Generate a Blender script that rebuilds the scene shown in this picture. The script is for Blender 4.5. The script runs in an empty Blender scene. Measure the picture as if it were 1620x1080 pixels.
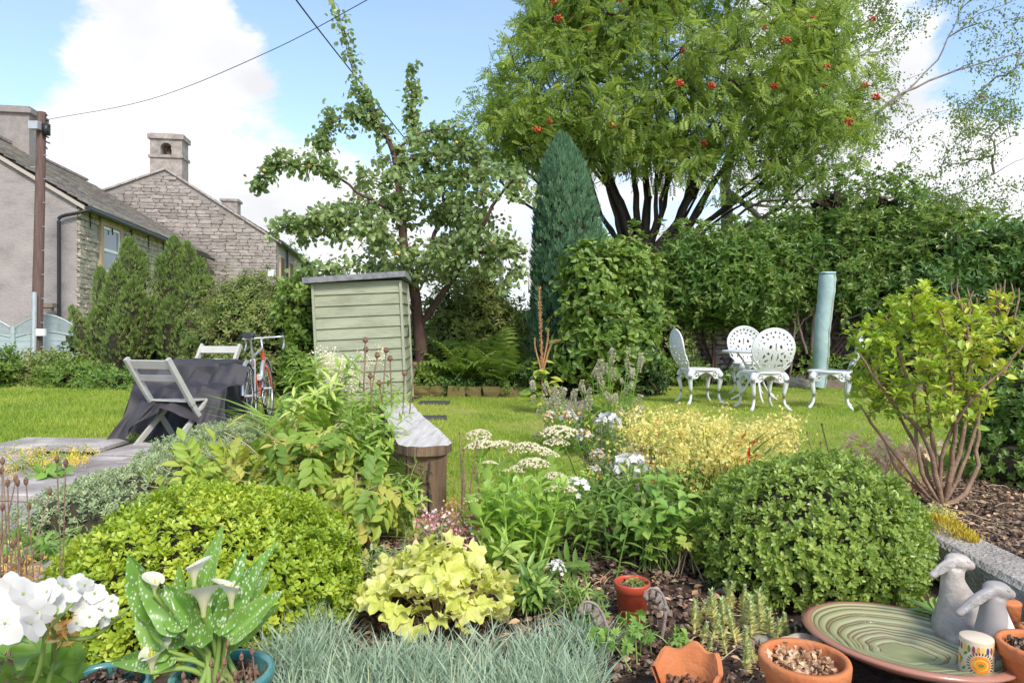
import bpy, bmesh, math, random
import numpy as np
from mathutils import Vector, Matrix, Euler

# ---------------------------------------------------------------- camera, sky, sun, exposure
scene = bpy.context.scene
COL = scene.collection
R = math.radians
F, CU, HV, EZ = 1075.0, 810.0, 530.0, 0.95          # focal length in photo pixels, optical axis, horizon row, eye height

cam_data = bpy.data.cameras.new('camera')
cam_data.sensor_width = 36.0
cam_data.lens = F / 1620.0 * 36.0
cam_data.shift_y = -10.0 / 1620.0
cam_data.clip_start = 0.05
cam_data.clip_end = 3000.0
cam = bpy.data.objects.new('camera', cam_data)
cam.location = (0, 0, EZ)
cam.rotation_euler = (R(90), 0, 0)
COL.objects.link(cam)
scene.camera = cam

SUN_ELEV, SUN_AZ = 43.0, 155.0        # azimuth clockwise from +Y (the view direction)
world = bpy.data.worlds.new('World')
scene.world = world
world.use_nodes = True
def make_world():
    nt = world.node_tree
    N, L = nt.nodes, nt.links
    N.clear()
    out = N.new('ShaderNodeOutputWorld'); bg = N.new('ShaderNodeBackground')
    bg.inputs['Strength'].default_value = 0.14
    sky = N.new('ShaderNodeTexSky'); sky.sky_type = 'NISHITA'; sky.sun_disc = False
    sky.sun_elevation = R(SUN_ELEV); sky.sun_rotation = R(SUN_AZ)
    sky.air_density = 1.0; sky.dust_density = 1.2; sky.ozone_density = 1.6; sky.altitude = 200
    tc = N.new('ShaderNodeTexCoord')
    def math_(op, a, b=None, clamp=False):
        m = N.new('ShaderNodeMath'); m.operation = op; m.use_clamp = clamp
        for i, x in enumerate((a, b)):
            if x is None: continue
            if isinstance(x, (int, float)): m.inputs[i].default_value = x
            else: L.new(x, m.inputs[i])
        return m.outputs[0]
    sep = N.new('ShaderNodeSeparateXYZ'); L.new(tc.outputs['Generated'], sep.inputs[0])
    # cumulus: billowing noise over the whole dome, stretched along the horizon, denser low down
    mp = N.new('ShaderNodeMapping'); mp.inputs['Scale'].default_value = (1.0, 1.0, 1.9)
    mp.inputs['Location'].default_value = CLOUD_OFF
    L.new(tc.outputs['Generated'], mp.inputs[0])
    n1 = N.new('ShaderNodeTexNoise'); n1.inputs['Scale'].default_value = 4.6; n1.inputs['Detail'].default_value = 10
    n1.inputs['Roughness'].default_value = 0.60; n1.inputs['Distortion'].default_value = 0.25
    L.new(mp.outputs[0], n1.inputs['Vector'])
    n1b = N.new('ShaderNodeTexNoise'); n1b.inputs['Scale'].default_value = 15; n1b.inputs['Detail'].default_value = 8; n1b.inputs['Roughness'].default_value = 0.6
    L.new(mp.outputs[0], n1b.inputs['Vector'])
    dens = math_('ADD', math_('MULTIPLY', n1.outputs['Fac'], 0.85), math_('MULTIPLY', n1b.outputs['Fac'], 0.17))
    # a few large cloud bodies seen in the photograph
    for (u, v, rad, amp) in CLOUD_BODIES:
        d = Vector(((u-CU)/F, 1.0, -(v-HV)/F)).normalized()
        dp = N.new('ShaderNodeVectorMath'); dp.operation = 'DISTANCE'
        nv = N.new('ShaderNodeVectorMath'); nv.operation = 'NORMALIZE'
        L.new(tc.outputs['Generated'], nv.inputs[0]); L.new(nv.outputs[0], dp.inputs[0])
        dp.inputs[1].default_value = d
        f = math_('SUBTRACT', 1.0, math_('DIVIDE', dp.outputs['Value'], rad), clamp=True)
        dens = math_('ADD', dens, math_('MULTIPLY', f, amp))
    low = math_('MULTIPLY', math_('SUBTRACT', 0.30, sep.outputs['Z'], clamp=True), 0.35)
    dens = math_('ADD', dens, low)
    ramp = N.new('ShaderNodeValToRGB'); ramp.color_ramp.interpolation = 'EASE'
    ramp.color_ramp.elements[0].position = 0.56; ramp.color_ramp.elements[0].color = (0, 0, 0, 1)
    ramp.color_ramp.elements[1].position = 0.68; ramp.color_ramp.elements[1].color = (1, 1, 1, 1)
    L.new(dens, ramp.inputs['Fac'])
    # thin high veil
    mp2 = N.new('ShaderNodeMapping'); mp2.inputs['Scale'].default_value = (0.8, 1.0, 4.5)
    mp2.inputs['Rotation'].default_value = (0, R(12), 0)
    L.new(tc.outputs['Generated'], mp2.inputs[0])
    n2 = N.new('ShaderNodeTexNoise'); n2.inputs['Scale'].default_value = 2.4; n2.inputs['Detail'].default_value = 6
    n2.inputs['Roughness'].default_value = 0.6
    L.new(mp2.outputs[0], n2.inputs['Vector'])
    veil = math_('ADD', math_('MULTIPLY', n2.outputs['Fac'], 0.75), VEIL - 0.35, clamp=True)
    mixv = N.new('ShaderNodeMix'); mixv.data_type = 'RGBA'
    L.new(veil, mixv.inputs['Factor']); L.new(sky.outputs[0], mixv.inputs['A'])
    mixv.inputs['B'].default_value = (*VEIL_COL, 1)
    # cloud tops and soft grey undersides
    n3 = N.new('ShaderNodeTexNoise'); n3.inputs['Scale'].default_value = 4.0; n3.inputs['Detail'].default_value = 5
    L.new(mp.outputs[0], n3.inputs['Vector'])
    cr = N.new('ShaderNodeValToRGB')
    cr.color_ramp.elements[0].position = 0.36; cr.color_ramp.elements[0].color = (*[c*0.76 for c in CLOUD_COL], 1)
    cr.color_ramp.elements[1].position = 0.62; cr.color_ramp.elements[1].color = (*CLOUD_COL, 1)
    L.new(n3.outputs['Fac'], cr.inputs['Fac'])
    mixc = N.new('ShaderNodeMix'); mixc.data_type = 'RGBA'
    L.new(ramp.outputs['Color'], mixc.inputs['Factor']); L.new(mixv.outputs['Result'], mixc.inputs['A'])
    L.new(cr.outputs['Color'], mixc.inputs['B'])
    L.new(mixc.outputs['Result'], bg.inputs['Color']); L.new(bg.outputs[0], out.inputs[0])
CLOUD_OFF = (0.3, 0.0, 0.2)
CLOUD_BODIES = [(240, 60, 0.20, 0.26), (370, 110, 0.11, 0.20), (120, 250, 0.15, 0.22), (470, 320, 0.20, 0.24), (600, 260, 0.11, 0.16), (300, 320, 0.14, 0.18), (1330, 60, 0.16, 0.2),
                (1500, 240, 0.32, 0.20), (1050, 380, 0.4, 0.10), (640, 80, 0.26, -0.30), (380, 218, 0.10, -0.14), (1560, 20, 0.14, -0.14), (10, 40, 0.10, -0.2), (500, 60, .10, -.16), (240, 222, .07, -.1)]
VEIL = 0.22
VEIL_COL = (1.9, 2.4, 3.4)
CLOUD_COL = (3.7, 3.75, 3.9)
make_world()

sun_data = bpy.data.lights.new('sun', 'SUN')
sun_data.energy = 1.7
sun_data.angle = R(12)
sun_data.color = (1.0, 0.95, 0.86)
sun = bpy.data.objects.new('sun', sun_data)
az, el = R(SUN_AZ), R(SUN_ELEV)
sdir = Vector((math.sin(az)*math.cos(el), math.cos(az)*math.cos(el), math.sin(el)))   # towards the sun
sun.rotation_euler = sdir.to_track_quat('Z', 'Y').to_euler()
sun.location = (0, 0, 20)
COL.objects.link(sun)

vs = scene.view_settings
vs.view_transform = 'Standard'; vs.look = 'None'; vs.gamma = 1.0; vs.use_curve_mapping = False
vs.exposure = 1.18
scene.render.film_transparent = False
scene.cycles.max_bounces = 8
scene.cycles.transparent_max_bounces = 8
scene.cycles.use_denoising = True

# ---------------------------------------------------------------- helpers
rng = np.random.default_rng(11)
random.seed(11)
A_ = np.array
def P(u, v, d):
    """a point of the place seen at photo pixel (u, v), d metres ahead"""
    return A_([(u-CU)/F*d, d, EZ-(v-HV)/F*d])
def G(u, v, z=0.0):
    d = (EZ-z)*F/(v-HV)
    return A_([(u-CU)/F*d, d, z])
def unit(v):
    v = np.asarray(v, float)
    return v/np.maximum(np.linalg.norm(v, axis=-1, keepdims=True), 1e-9)
def rvec(n, r=None):
    r = r or rng
    return unit(r.normal(size=(n, 3)))

def origin(o):
    p = A_([0., 0., 0.])
    while o is not None:
        p = p + A_(o.location); o = o.parent
    return p

def setp(o, label=None, cat=None, group=None, kind=None):
    if label: o['label'] = label
    if cat: o['category'] = cat
    if group: o['group'] = group
    if kind: o['kind'] = kind
    return o

def thing(name, label, cat, loc=(0, 0, 0), group=None):
    o = bpy.data.objects.new(name, None)
    o.empty_display_size = 0.1
    COL.objects.link(o)
    o.location = [float(x) for x in loc]
    return setp(o, label, cat, group)

def put(name, mesh, parent=None, loc=(0, 0, 0), rot=(0, 0, 0), scale=(1, 1, 1), mat=None):
    """one object on shared mesh data, world location given"""
    o = bpy.data.objects.new(name, mesh)
    COL.objects.link(o)
    o.parent = parent
    o.location = [float(x) for x in (A_(loc) - origin(parent))]
    o.rotation_euler = rot if isinstance(rot, Euler) else Euler([float(x) for x in rot])
    if np.isscalar(scale): scale = (scale,)*3
    o.scale = [float(x) for x in scale]
    if mat is not None:
        o.material_slots[0].link = 'OBJECT'; o.material_slots[0].material = mat
    return o

def copy_tree(o, parent=None):
    c = o.copy(); COL.objects.link(c); c.parent = parent
    for ch in o.children: copy_tree(ch, c)
    return c

class MB:
    """collects triangles and quads; build() links them as ONE mesh object"""
    def __init__(s): s.v, s.f3, s.f4, s.r, s.n, s.m3, s.m4 = [], [], [], [], 0, [], []
    def add(s, v, f, r=0.5):
        v = np.asarray(v, float).reshape(-1, 3); f = np.asarray(f, int)
        if len(f) == 0: return
        s.v.append(v); s.r.append(np.broadcast_to(np.asarray(r, float), (len(v),)).copy())
        (s.f3 if f.shape[1] == 3 else s.f4).append(f + s.n)
        s.n += len(v)
    def extend(s, other, M=None):
        for v in other.v: s.v.append(v if M is None else v @ M[0].T + M[1])
        s.r += other.r
        s.f3 += [f + s.n for f in other.f3]; s.f4 += [f + s.n for f in other.f4]
        s.n += other.n
    def box(s, c, size, rz=0.0, r=0.5, bev=0.0):
        x, y, z = [q/2 for q in size]
        if bev <= 0:
            v = A_([[i*x, j*y, k*z] for k in (-1, 1) for j in (-1, 1) for i in (-1, 1)])
            f = [[0, 2, 3, 1], [4, 5, 7, 6], [0, 1, 5, 4], [2, 6, 7, 3], [0, 4, 6, 2], [1, 3, 7, 5]]
            v = rotz(v, rz) + A_(c); s.add(v, f, r); return
        b = min(bev, x*.9, y*.9, z*.9)
        rings = []
        for (zz, q) in ((-z, b), (-z+b, 0), (z-b, 0), (z, b)):
            rings.append([[sx*(x-q), sy*(y-q), zz] for (sx, sy) in ((-1, -1), (1, -1), (1, 1), (-1, 1))])
        v = A_(rings).reshape(-1, 3)
        f = []
        for k in range(3):
            for i in range(4):
                j = (i+1) % 4
                f.append([k*4+i, k*4+j, k*4+4+j, k*4+4+i])
        f.append([3, 2, 1, 0]); f.append([12, 13, 14, 15])
        s.add(rotz(v, rz)+A_(c), f, r)
    def beam(s, a, b, w, h, up=(0, 0, 1), r=0.5):
        a, b = A_(a, float), A_(b, float)
        t = unit(b-a); x = np.cross(t, up)
        if np.linalg.norm(x) < 1e-6: x = np.cross(t, (0, 1, 0))
        x = unit(x); y = np.cross(x, t)
        v = [p + x*i*w/2 + y*j*h/2 for p in (a, b) for (i, j) in ((-1, -1), (1, -1), (1, 1), (-1, 1))]
        s.add(v, [[3, 2, 1, 0], [4, 5, 6, 7], [0, 1, 5, 4], [1, 2, 6, 5], [2, 3, 7, 6], [3, 0, 4, 7]], r)
    def tube(s, pts, rad, sides=6, r=0.5, cap=True, flat=1.0, closed=False):
        pts = np.asarray(pts, float); n = len(pts)
        rad = np.broadcast_to(np.asarray(rad, float), (n,))
        t = np.zeros_like(pts); t[1:-1] = pts[2:]-pts[:-2]; t[0] = pts[1]-pts[0]; t[-1] = pts[-1]-pts[-2]
        if closed: t[0] = t[-1] = pts[1]-pts[-2]
        t = unit(t)
        ref = A_([0, 0, 1.]) if abs(t[:, 2]).mean() < 0.8 else A_([1., 0, 0])
        x = unit(np.cross(t, ref)); y = np.cross(x, t)
        a = np.linspace(0, 2*np.pi, sides, endpoint=False)
        v = (pts[:, None] + rad[:, None, None]*(np.cos(a)[None, :, None]*x[:, None]*flat + np.sin(a)[None, :, None]*y[:, None])).reshape(-1, 3)
        i = np.arange(n-1)[:, None]*sides; j = np.arange(sides)[None]; k = (j+1) % sides
        f = np.stack([i+j, i+k, i+sides+k, i+sides+j], -1).reshape(-1, 4)
        base = s.n
        s.add(v, f, r)
        if cap and not closed:
            c = [pts[0], pts[-1]]
            for (ci, off, flip) in ((0, 0, 1), (1, (n-1)*sides, 0)):
                vv = np.vstack([v[off:off+sides], c[ci]])
                ff = [[q, (q+1) % sides, sides] if not flip else [(q+1) % sides, q, sides] for q in range(sides)]
                s.add(vv, ff, r)
    def lathe(s, prof, seg=24, c=(0, 0, 0), r=0.5, sq=(1, 1)):
        prof = np.asarray(prof, float)
        a = np.linspace(0, 2*np.pi, seg, endpoint=False)
        v = np.stack([prof[:, None, 0]*np.cos(a)*sq[0], prof[:, None, 0]*np.sin(a)*sq[1], np.repeat(prof[:, 1:2], seg, 1)], -1).reshape(-1, 3)
        i = np.arange(len(prof)-1)[:, None]*seg; j = np.arange(seg)[None]; k = (j+1) % seg
        f = np.stack([i+j, i+k, i+seg+k, i+seg+j], -1).reshape(-1, 4)
        s.add(v+A_(c), f, r)
    def ball(s, c, rad, seg=8, rings=5, r=0.5, noise=0.0):
        rad = np.broadcast_to(np.asarray(rad, float), (3,))
        th = np.linspace(0, np.pi, rings+1)
        a = np.linspace(0, 2*np.pi, seg, endpoint=False)
        v = np.stack([np.sin(th)[:, None]*np.cos(a), np.sin(th)[:, None]*np.sin(a), np.repeat(np.cos(th)[:, None], seg, 1)], -1).reshape(-1, 3)
        if noise: v = v*(1+noise*rng.normal(size=(len(v), 1)))
        i = np.arange(rings)[:, None]*seg; j = np.arange(seg)[None]; k = (j+1) % seg
        f = np.stack([i+j, i+seg+j, i+seg+k, i+k], -1).reshape(-1, 4)
        s.add(v*rad+A_(c), f, r)
    def scatter(s, tpl, pos, dr, nrm, size, r=None, wid=1.0):
        """copies of a leaf template: +Y along dr, +Z towards nrm"""
        pos = np.asarray(pos, float); n = len(pos)
        if n == 0: return
        y = unit(np.broadcast_to(dr, (n, 3))); x = unit(np.cross(y, np.broadcast_to(nrm, (n, 3))+1e-4)); z = np.cross(x, y)
        size = np.broadcast_to(np.asarray(size, float), (n,)); wid = np.broadcast_to(np.asarray(wid, float), (n,))
        tv, tf = tpl[0], tpl[1]
        v = pos[:, None] + size[:, None, None]*(tv[None, :, 0:1]*wid[:, None, None]*x[:, None] + tv[None, :, 1:2]*y[:, None] + tv[None, :, 2:3]*z[:, None])
        if r is None: r = rng.random(n)
        rr = np.repeat(np.broadcast_to(r, (n,)), len(tv))
        if len(tpl) > 2: rr = rr + np.tile(tpl[2], n)
        f = (tf[None] + (np.arange(n)*len(tv))[:, None, None]).reshape(-1, tf.shape[1])
        s.add(v.reshape(-1, 3), f, rr)
    def mesh(s, name, mat, smooth=True):
        me = bpy.data.meshes.new(name)
        v = np.concatenate(s.v); r = np.concatenate(s.r)
        f3 = np.concatenate(s.f3) if s.f3 else np.zeros((0, 3), int)
        f4 = np.concatenate(s.f4) if s.f4 else np.zeros((0, 4), int)
        me.vertices.add(len(v)); me.vertices.foreach_set('co', v.astype(np.float32).ravel())
        nl = f3.size + f4.size
        me.loops.add(nl); me.loops.foreach_set('vertex_index', np.concatenate([f3.ravel(), f4.ravel()]).astype(np.int32))
        st = np.concatenate([np.arange(len(f3))*3, f3.size + np.arange(len(f4))*4]).astype(np.int32)
        me.polygons.add(len(st)); me.polygons.foreach_set('loop_start', st)
        me.polygons.foreach_set('use_smooth', np.full(len(st), bool(smooth)))
        me.update(calc_edges=True)
        at = me.attributes.new('rnd', 'FLOAT', 'POINT'); at.data.foreach_set('value', r.astype(np.float32))
        me.materials.append(mat)
        return me
    def build(s, name, mat, parent=None, smooth=True, kind=None):
        if s.n == 0: return None
        o0 = origin(parent)
        if np.any(o0): s.v = [v - o0 for v in s.v]
        o = bpy.data.objects.new(name, s.mesh(name, mat, smooth))
        COL.objects.link(o); o.parent = parent
        if kind: o['kind'] = kind
        return o

def rotz(v, a):
    c, s_ = math.cos(a), math.sin(a)
    v = np.asarray(v, float)
    return np.stack([v[..., 0]*c - v[..., 1]*s_, v[..., 0]*s_ + v[..., 1]*c, v[..., 2]], -1)

def spline(pts, n):
    """Catmull-Rom through pts (any dimension)"""
    p = np.asarray(pts, float)
    if len(p) == 2: return p[0] + (p[1]-p[0])*np.linspace(0, 1, n)[:, None]
    q = np.vstack([2*p[0]-p[1], p, 2*p[-1]-p[-2]])
    out = []
    for t in np.linspace(0, len(p)-1-1e-6, n):
        i = int(t); f = t-i
        a, b, c, d = q[i:i+4]
        out.append(0.5*(2*b+(c-a)*f+(2*a-5*b+4*c-d)*f*f+(3*b-a-3*c+d)*f**3))
    return A_(out)

def vnoise(p, seed=0):
    """smooth value noise of points (n,3), about 0..1"""
    p = np.asarray(p, float); i = np.floor(p).astype(np.int64); f = p-i; f = f*f*(3-2*f)
    def h(ix, iy, iz):
        k = (ix*374761393 + iy*668265263 + iz*2147483647 + seed*144665) & 0x7fffffff
        k = ((k ^ (k >> 13))*1274126177) & 0x7fffffff
        return ((k ^ (k >> 16)) & 0xffff)/65535.0
    out = 0
    for dx in (0, 1):
        for dy in (0, 1):
            for dz in (0, 1):
                w = (f[:, 0] if dx else 1-f[:, 0])*(f[:, 1] if dy else 1-f[:, 1])*(f[:, 2] if dz else 1-f[:, 2])
                out = out + w*h(i[:, 0]+dx, i[:, 1]+dy, i[:, 2]+dz)
    return out

# leaf templates ------------------------------------------------
def t_leaf(w=.5, n=2, fold=.12, droop=.15, peak=.45, base=0.0):
    ts = np.linspace(0, 1, n+2)[1:-1]
    V = [[0, 0, 0]]
    for t in ts:
        e = math.sin(math.pi*t**(math.log(.5)/math.log(peak)))**.8 if 0 < t < 1 else 0
        hw = w/2*e
        z = -droop*t*t
        V += [[-hw, t, z+fold*hw*2], [0, t, z], [hw, t, z+fold*hw*2]]
    V.append([0, 1, -droop])
    tip = len(V)-1
    Fc = [[0, 2, 1], [0, 3, 2]]
    for i in range(n-1):
        a, b = 1+3*i, 4+3*i
        Fc += [[a, a+1, b+1], [a, b+1, b], [a+1, a+2, b+2], [a+1, b+2, b+1]]
    a = 1+3*(n-1)
    Fc += [[a, a+1, tip], [a+1, a+2, tip]]
    return A_(V, float), A_(Fc)
def t_flat(w=.5, fold=.12, droop=.1, peak=.45):
    """two-triangle folded leaf"""
    return A_([[0, 0, 0], [-w/2, peak, fold*w], [0, 1, -droop], [w/2, peak, fold*w]]), A_([[0, 2, 1], [0, 3, 2]])
def t_blade(w=.04, n=3, bend=.35):
    ts = np.linspace(0, 1, n+1); V = []; Fc = []
    for k, t in enumerate(ts[:-1]):
        hw = w/2*(1-t**1.6)
        V += [[-hw, t, -bend*t*t], [hw, t, -bend*t*t]]
    V.append([0, 1, -bend])
    for i in range(n-1): a = 2*i; Fc += [[a, a+1, a+3], [a, a+3, a+2]]
    Fc.append([2*n-2, 2*n-1, 2*n])
    return A_(V, float), A_(Fc)
def t_join(items):
    """items: (template, origin, dir, normal, size)"""
    m = MB()
    for (tp, o, d, nn, s_) in items: m.scatter(tp, [o], A_([d], float), A_([nn], float), [s_], [0.0])
    return np.concatenate(m.v), np.concatenate(m.f3)
def t_sprig(leaf, k=7, up=.55, spread=.8, size=.5, turn=2.4, length=.8):
    it = []
    for i in range(k):
        a = i*turn; h = length*(i+.5)/k
        s_ = size*(1.0-.35*i/k)
        d = A_([math.cos(a)*spread, up+.5*i/k, math.sin(a)*spread])
        it.append((leaf, (0, h, 0), d, (-.3*math.cos(a), 1, -.3*math.sin(a)), s_))
    return t_join(it)
def t_pinnate(leaflet, pairs=5, size=.36, ang=60, droop=.25):
    it = []
    for i in range(pairs):
        t = .25+.7*i/pairs
        for sd in (-1, 1):
            a = R(ang)
            it.append((leaflet, (0, t, -droop*t*t), (sd*math.sin(a), math.cos(a), -.15), (0, 0, 1), size*(1-.25*abs(t-.5))))
    it.append((leaflet, (0, .95, -droop*.9), (0, 1, -.3), (0, 0, 1), size))
    return t_join(it)
def t_floret(k=5, w=.9, n=1, tilt=.2):
    lf = t_leaf(w, n, fold=.08, droop=.1, peak=.6)
    return t_join([(lf, (0, 0, 0), (math.cos(2*math.pi*i/k), math.sin(2*math.pi*i/k), tilt), (0, 0, 1), .5) for i in range(k)])
FLAT_N = A_([0, 0, 1.])

# materials -----------------------------------------------------
def new_mat(name):
    m = bpy.data.materials.new(name); m.use_nodes = True
    nt = m.node_tree; nt.nodes.clear()
    return m, nt.nodes, nt.links
def ramp_node(N, cols, interp='LINEAR'):
    r = N.new('ShaderNodeValToRGB'); cr = r.color_ramp; cr.interpolation = interp
    while len(cr.elements) < len(cols): cr.elements.new(0.5)
    for i, c in enumerate(cols):
        p, c = c if isinstance(c[0], (int, float)) and len(c) == 2 else (i/max(1, len(cols)-1), c)
        cr.elements[i].position = p; cr.elements[i].color = (*c, 1)
    return r
GAIN = 1.5
def leafm(name, cols, rough=.42, trans=.32, spec=.45, tcol=None, spots=None):
    """foliage: colour by the leaf's own random number, light passing through"""
    m, N, L = new_mat(name)
    out = N.new('ShaderNodeOutputMaterial'); at = N.new('ShaderNodeAttribute'); at.attribute_name = 'rnd'
    g = GAIN if trans > 0 else 1.0
    cols = [tuple(min(.86, x*g) for x in q) for q in cols]
    r = ramp_node(N, cols); L.new(at.outputs['Fac'], r.inputs['Fac'])
    col = r.outputs['Color']
    if spots:
        tc = N.new('ShaderNodeTexCoord'); vo = N.new('ShaderNodeTexVoronoi'); vo.inputs['Scale'].default_value = spots[0]
        L.new(tc.outputs['Object'], vo.inputs['Vector'])
        nz = N.new('ShaderNodeTexNoise'); nz.inputs['Scale'].default_value = 38; L.new(tc.outputs['Object'], nz.inputs['Vector'])
        ma = N.new('ShaderNodeMath'); ma.operation = 'MULTIPLY_ADD'; ma.inputs[1].default_value = -.55; L.new(nz.outputs['Fac'], ma.inputs[0]); L.new(vo.outputs['Distance'], ma.inputs[2])
        mp = N.new('ShaderNodeMapping'); mp.inputs['Scale'].default_value = (1.35, 1., .75); L.new(tc.outputs['Object'], mp.inputs[0]); L.new(mp.outputs[0], vo.inputs['Vector'])
        rr = ramp_node(N, [(.0, (1, 1, 1)), (.05, (0, 0, 0))]); L.new(ma.outputs[0], rr.inputs['Fac'])
        mx = N.new('ShaderNodeMix'); mx.data_type = 'RGBA'; L.new(rr.outputs['Color'], mx.inputs['Factor'])
        L.new(col, mx.inputs['A']); mx.inputs['B'].default_value = (*spots[2], 1); col = mx.outputs['Result']
    b = N.new('ShaderNodeBsdfPrincipled'); b.inputs['Roughness'].default_value = rough
    b.inputs['Specular IOR Level'].default_value = spec
    L.new(col, b.inputs['Base Color'])
    t = N.new('ShaderNodeBsdfTranslucent')
    hs = N.new('ShaderNodeHueSaturation'); hs.inputs['Hue'].default_value = .485; hs.inputs['Saturation'].default_value = 1.1; hs.inputs['Value'].default_value = 1.5
    L.new(col, hs.inputs['Color']); L.new(hs.outputs[0], t.inputs['Color'])
    mx = N.new('ShaderNodeMixShader'); mx.inputs['Fac'].default_value = trans
    L.new(b.outputs[0], mx.inputs[1]); L.new(t.outputs[0], mx.inputs[2]); L.new(mx.outputs[0], out.inputs['Surface'])
    return m
def solid(name, c1, c2=None, scale=6., rough=.7, bump=.0, bscale=None, metal=0., detail=6, rnd=None, c3=None, stretch=None, spec=.4, coat=0.):
    """surface with noise between two or three colours, optional per-object spread and bump"""
    m, N, L = new_mat(name)
    out = N.new('ShaderNodeOutputMaterial'); b = N.new('ShaderNodeBsdfPrincipled')
    L.new(b.outputs[0], out.inputs['Surface'])
    b.inputs['Roughness'].default_value = rough; b.inputs['Metallic'].default_value = metal
    b.inputs['Specular IOR Level'].default_value = spec
    if coat: b.inputs['Coat Weight'].default_value = coat; b.inputs['Coat Roughness'].default_value = .12
    tc = N.new('ShaderNodeTexCoord'); vec = tc.outputs['Object']
    if rnd is not None:
        oi = N.new('ShaderNodeObjectInfo'); ad = N.new('ShaderNodeVectorMath'); ad.operation = 'ADD'
        ml = N.new('ShaderNodeMath'); ml.operation = 'MULTIPLY'; ml.inputs[1].default_value = 37.
        L.new(oi.outputs['Random'], ml.inputs[0]); L.new(vec, ad.inputs[0]); L.new(ml.outputs[0], ad.inputs[1]); vec = ad.outputs[0]
    if stretch:
        mp = N.new('ShaderNodeMapping'); mp.inputs['Scale'].default_value = stretch; L.new(vec, mp.inputs[0]); vec = mp.outputs[0]
    no = N.new('ShaderNodeTexNoise'); no.inputs['Scale'].default_value = scale; no.inputs['Detail'].default_value = detail; no.inputs['Roughness'].default_value = .65
    L.new(vec, no.inputs['Vector'])
    cols = [(.3, c1), (.7, c2 or c1)] if c3 is None else [(.3, c1), (.5, c2), (.7, c3)]
    r = ramp_node(N, cols); L.new(no.outputs['Fac'], r.inputs['Fac']); col = r.outputs['Color']
    if rnd:
        hs = N.new('ShaderNodeHueSaturation')
        mr = N.new('ShaderNodeMapRange'); mr.inputs['To Min'].default_value = 1-rnd; mr.inputs['To Max'].default_value = 1+rnd
        L.new(oi.outputs['Random'], mr.inputs['Value']); L.new(mr.outputs[0], hs.inputs['Value']); L.new(col, hs.inputs['Color']); col = hs.outputs[0]
    L.new(col, b.inputs['Base Color'])
    if bump:
        n2 = N.new('ShaderNodeTexNoise'); n2.inputs['Scale'].default_value = bscale or scale*4; n2.inputs['Detail'].default_value = 6
        L.new(vec, n2.inputs['Vector'])
        bp = N.new('ShaderNodeBump'); bp.inputs['Strength'].default_value = bump; bp.inputs['Distance'].default_value = .02
        L.new(n2.outputs['Fac'], bp.inputs['Height']); L.new(bp.outputs[0], b.inputs['Normal'])
    return m

# growth --------------------------------------------------------
def grow(limbs, targets, seg=.25, wig=.12, tipr=.005, expo=.42, lift=.15, sides=4, maxlen=None):
    """limbs: [(points, r0, r1)], first starts on the ground; twigs then reach every target. -> wood MB, twig list"""
    wood = MB(); pos, par, rad, islimb = [], [], [], []
    for k, (pts, r0, r1) in enumerate(limbs):
        pts = A_(pts, float)
        ln = np.linalg.norm(np.diff(pts, axis=0), axis=1).sum(); n = max(4, int(ln/seg)+2)
        c = spline(pts, n)
        if k: c[1:-1] += rng.normal(size=(n-2, 3))*wig*seg*.45
        rr = np.linspace(r0, r1, n)
        prev = -1
        if k:
            prev = int(np.argmin(np.linalg.norm(A_(pos)-c[0], axis=1)))
            c[0] = pos[prev]
        wood.tube(c, rr, 8 if r0 > .05 else 6, rng.random())
        for q in range(n):
            pos.append(c[q]); par.append(prev); rad.append(rr[q]); islimb.append(True); prev = len(pos)-1
    nl = len(pos); N0 = nl + len(targets)*12
    Pn = np.zeros((N0, 3)); Pn[:nl] = pos; cnt = nl
    base = Pn[:nl]
    if len(targets):
        dist = A_([np.min(np.linalg.norm(base-t, axis=1)) for t in targets])
        order = np.argsort(dist)
    else: order = []
    chains = []; load = np.zeros(N0)
    parr = np.full(N0, -1); parr[:nl] = par
    for ti in order:
        t = targets[ti]
        dd = np.linalg.norm(Pn[:cnt]-t, axis=1) + .35*np.maximum(0, Pn[:cnt, 2]-t[2])
        s = int(np.argmin(dd)); L0 = np.linalg.norm(Pn[s]-t)
        if maxlen and L0 > maxlen: continue
        k = int(min(10, max(2, math.ceil(L0/seg))))
        f = np.linspace(0, 1, k+1)[1:, None]
        w = rng.normal(size=3)*wig*L0; w[2] += lift*L0
        c = Pn[s] + (t-Pn[s])*f + w*np.sin(np.pi*f)
        idx = [s]
        for q in range(k):
            Pn[cnt] = c[q]; parr[cnt] = idx[-1]; idx.append(cnt); cnt += 1
        chains.append(idx)
        j = idx[-1]
        while j >= nl:
            load[j] += 1; j = parr[j]
    for idx in chains:
        pts = Pn[idx]; l = np.maximum(load[idx], 1); l[0] = l[1]
        wood.tube(pts, tipr*l**expo, sides, rng.random(), cap=False)
    return wood, [Pn[i] for i in chains]

def in_blobs(blobs, n, gap=None, gscale=1.0, seed=0, shell=0.0):
    """points filling ellipsoids (centre, radii); gap drops points where a noise is low"""
    vol = A_([np.prod(b[1]) for b in blobs]); vol = vol**.8/np.sum(vol**.8)
    out = []
    tot = 0
    while tot < n:
        k = rng.choice(len(blobs), n, p=vol)
        c = A_([b[0] for b in blobs])[k]; rr = A_([b[1] for b in blobs], float)[k]
        q = rvec(n)*np.maximum(rng.random((n, 1))**(1/3), shell+rng.random((n, 1))*(1-shell))
        p = c+q*rr
        if gap is not None: p = p[vnoise(p*gscale, seed) > gap]
        out.append(p); tot += len(p)
    return np.concatenate(out)[:n]

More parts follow.
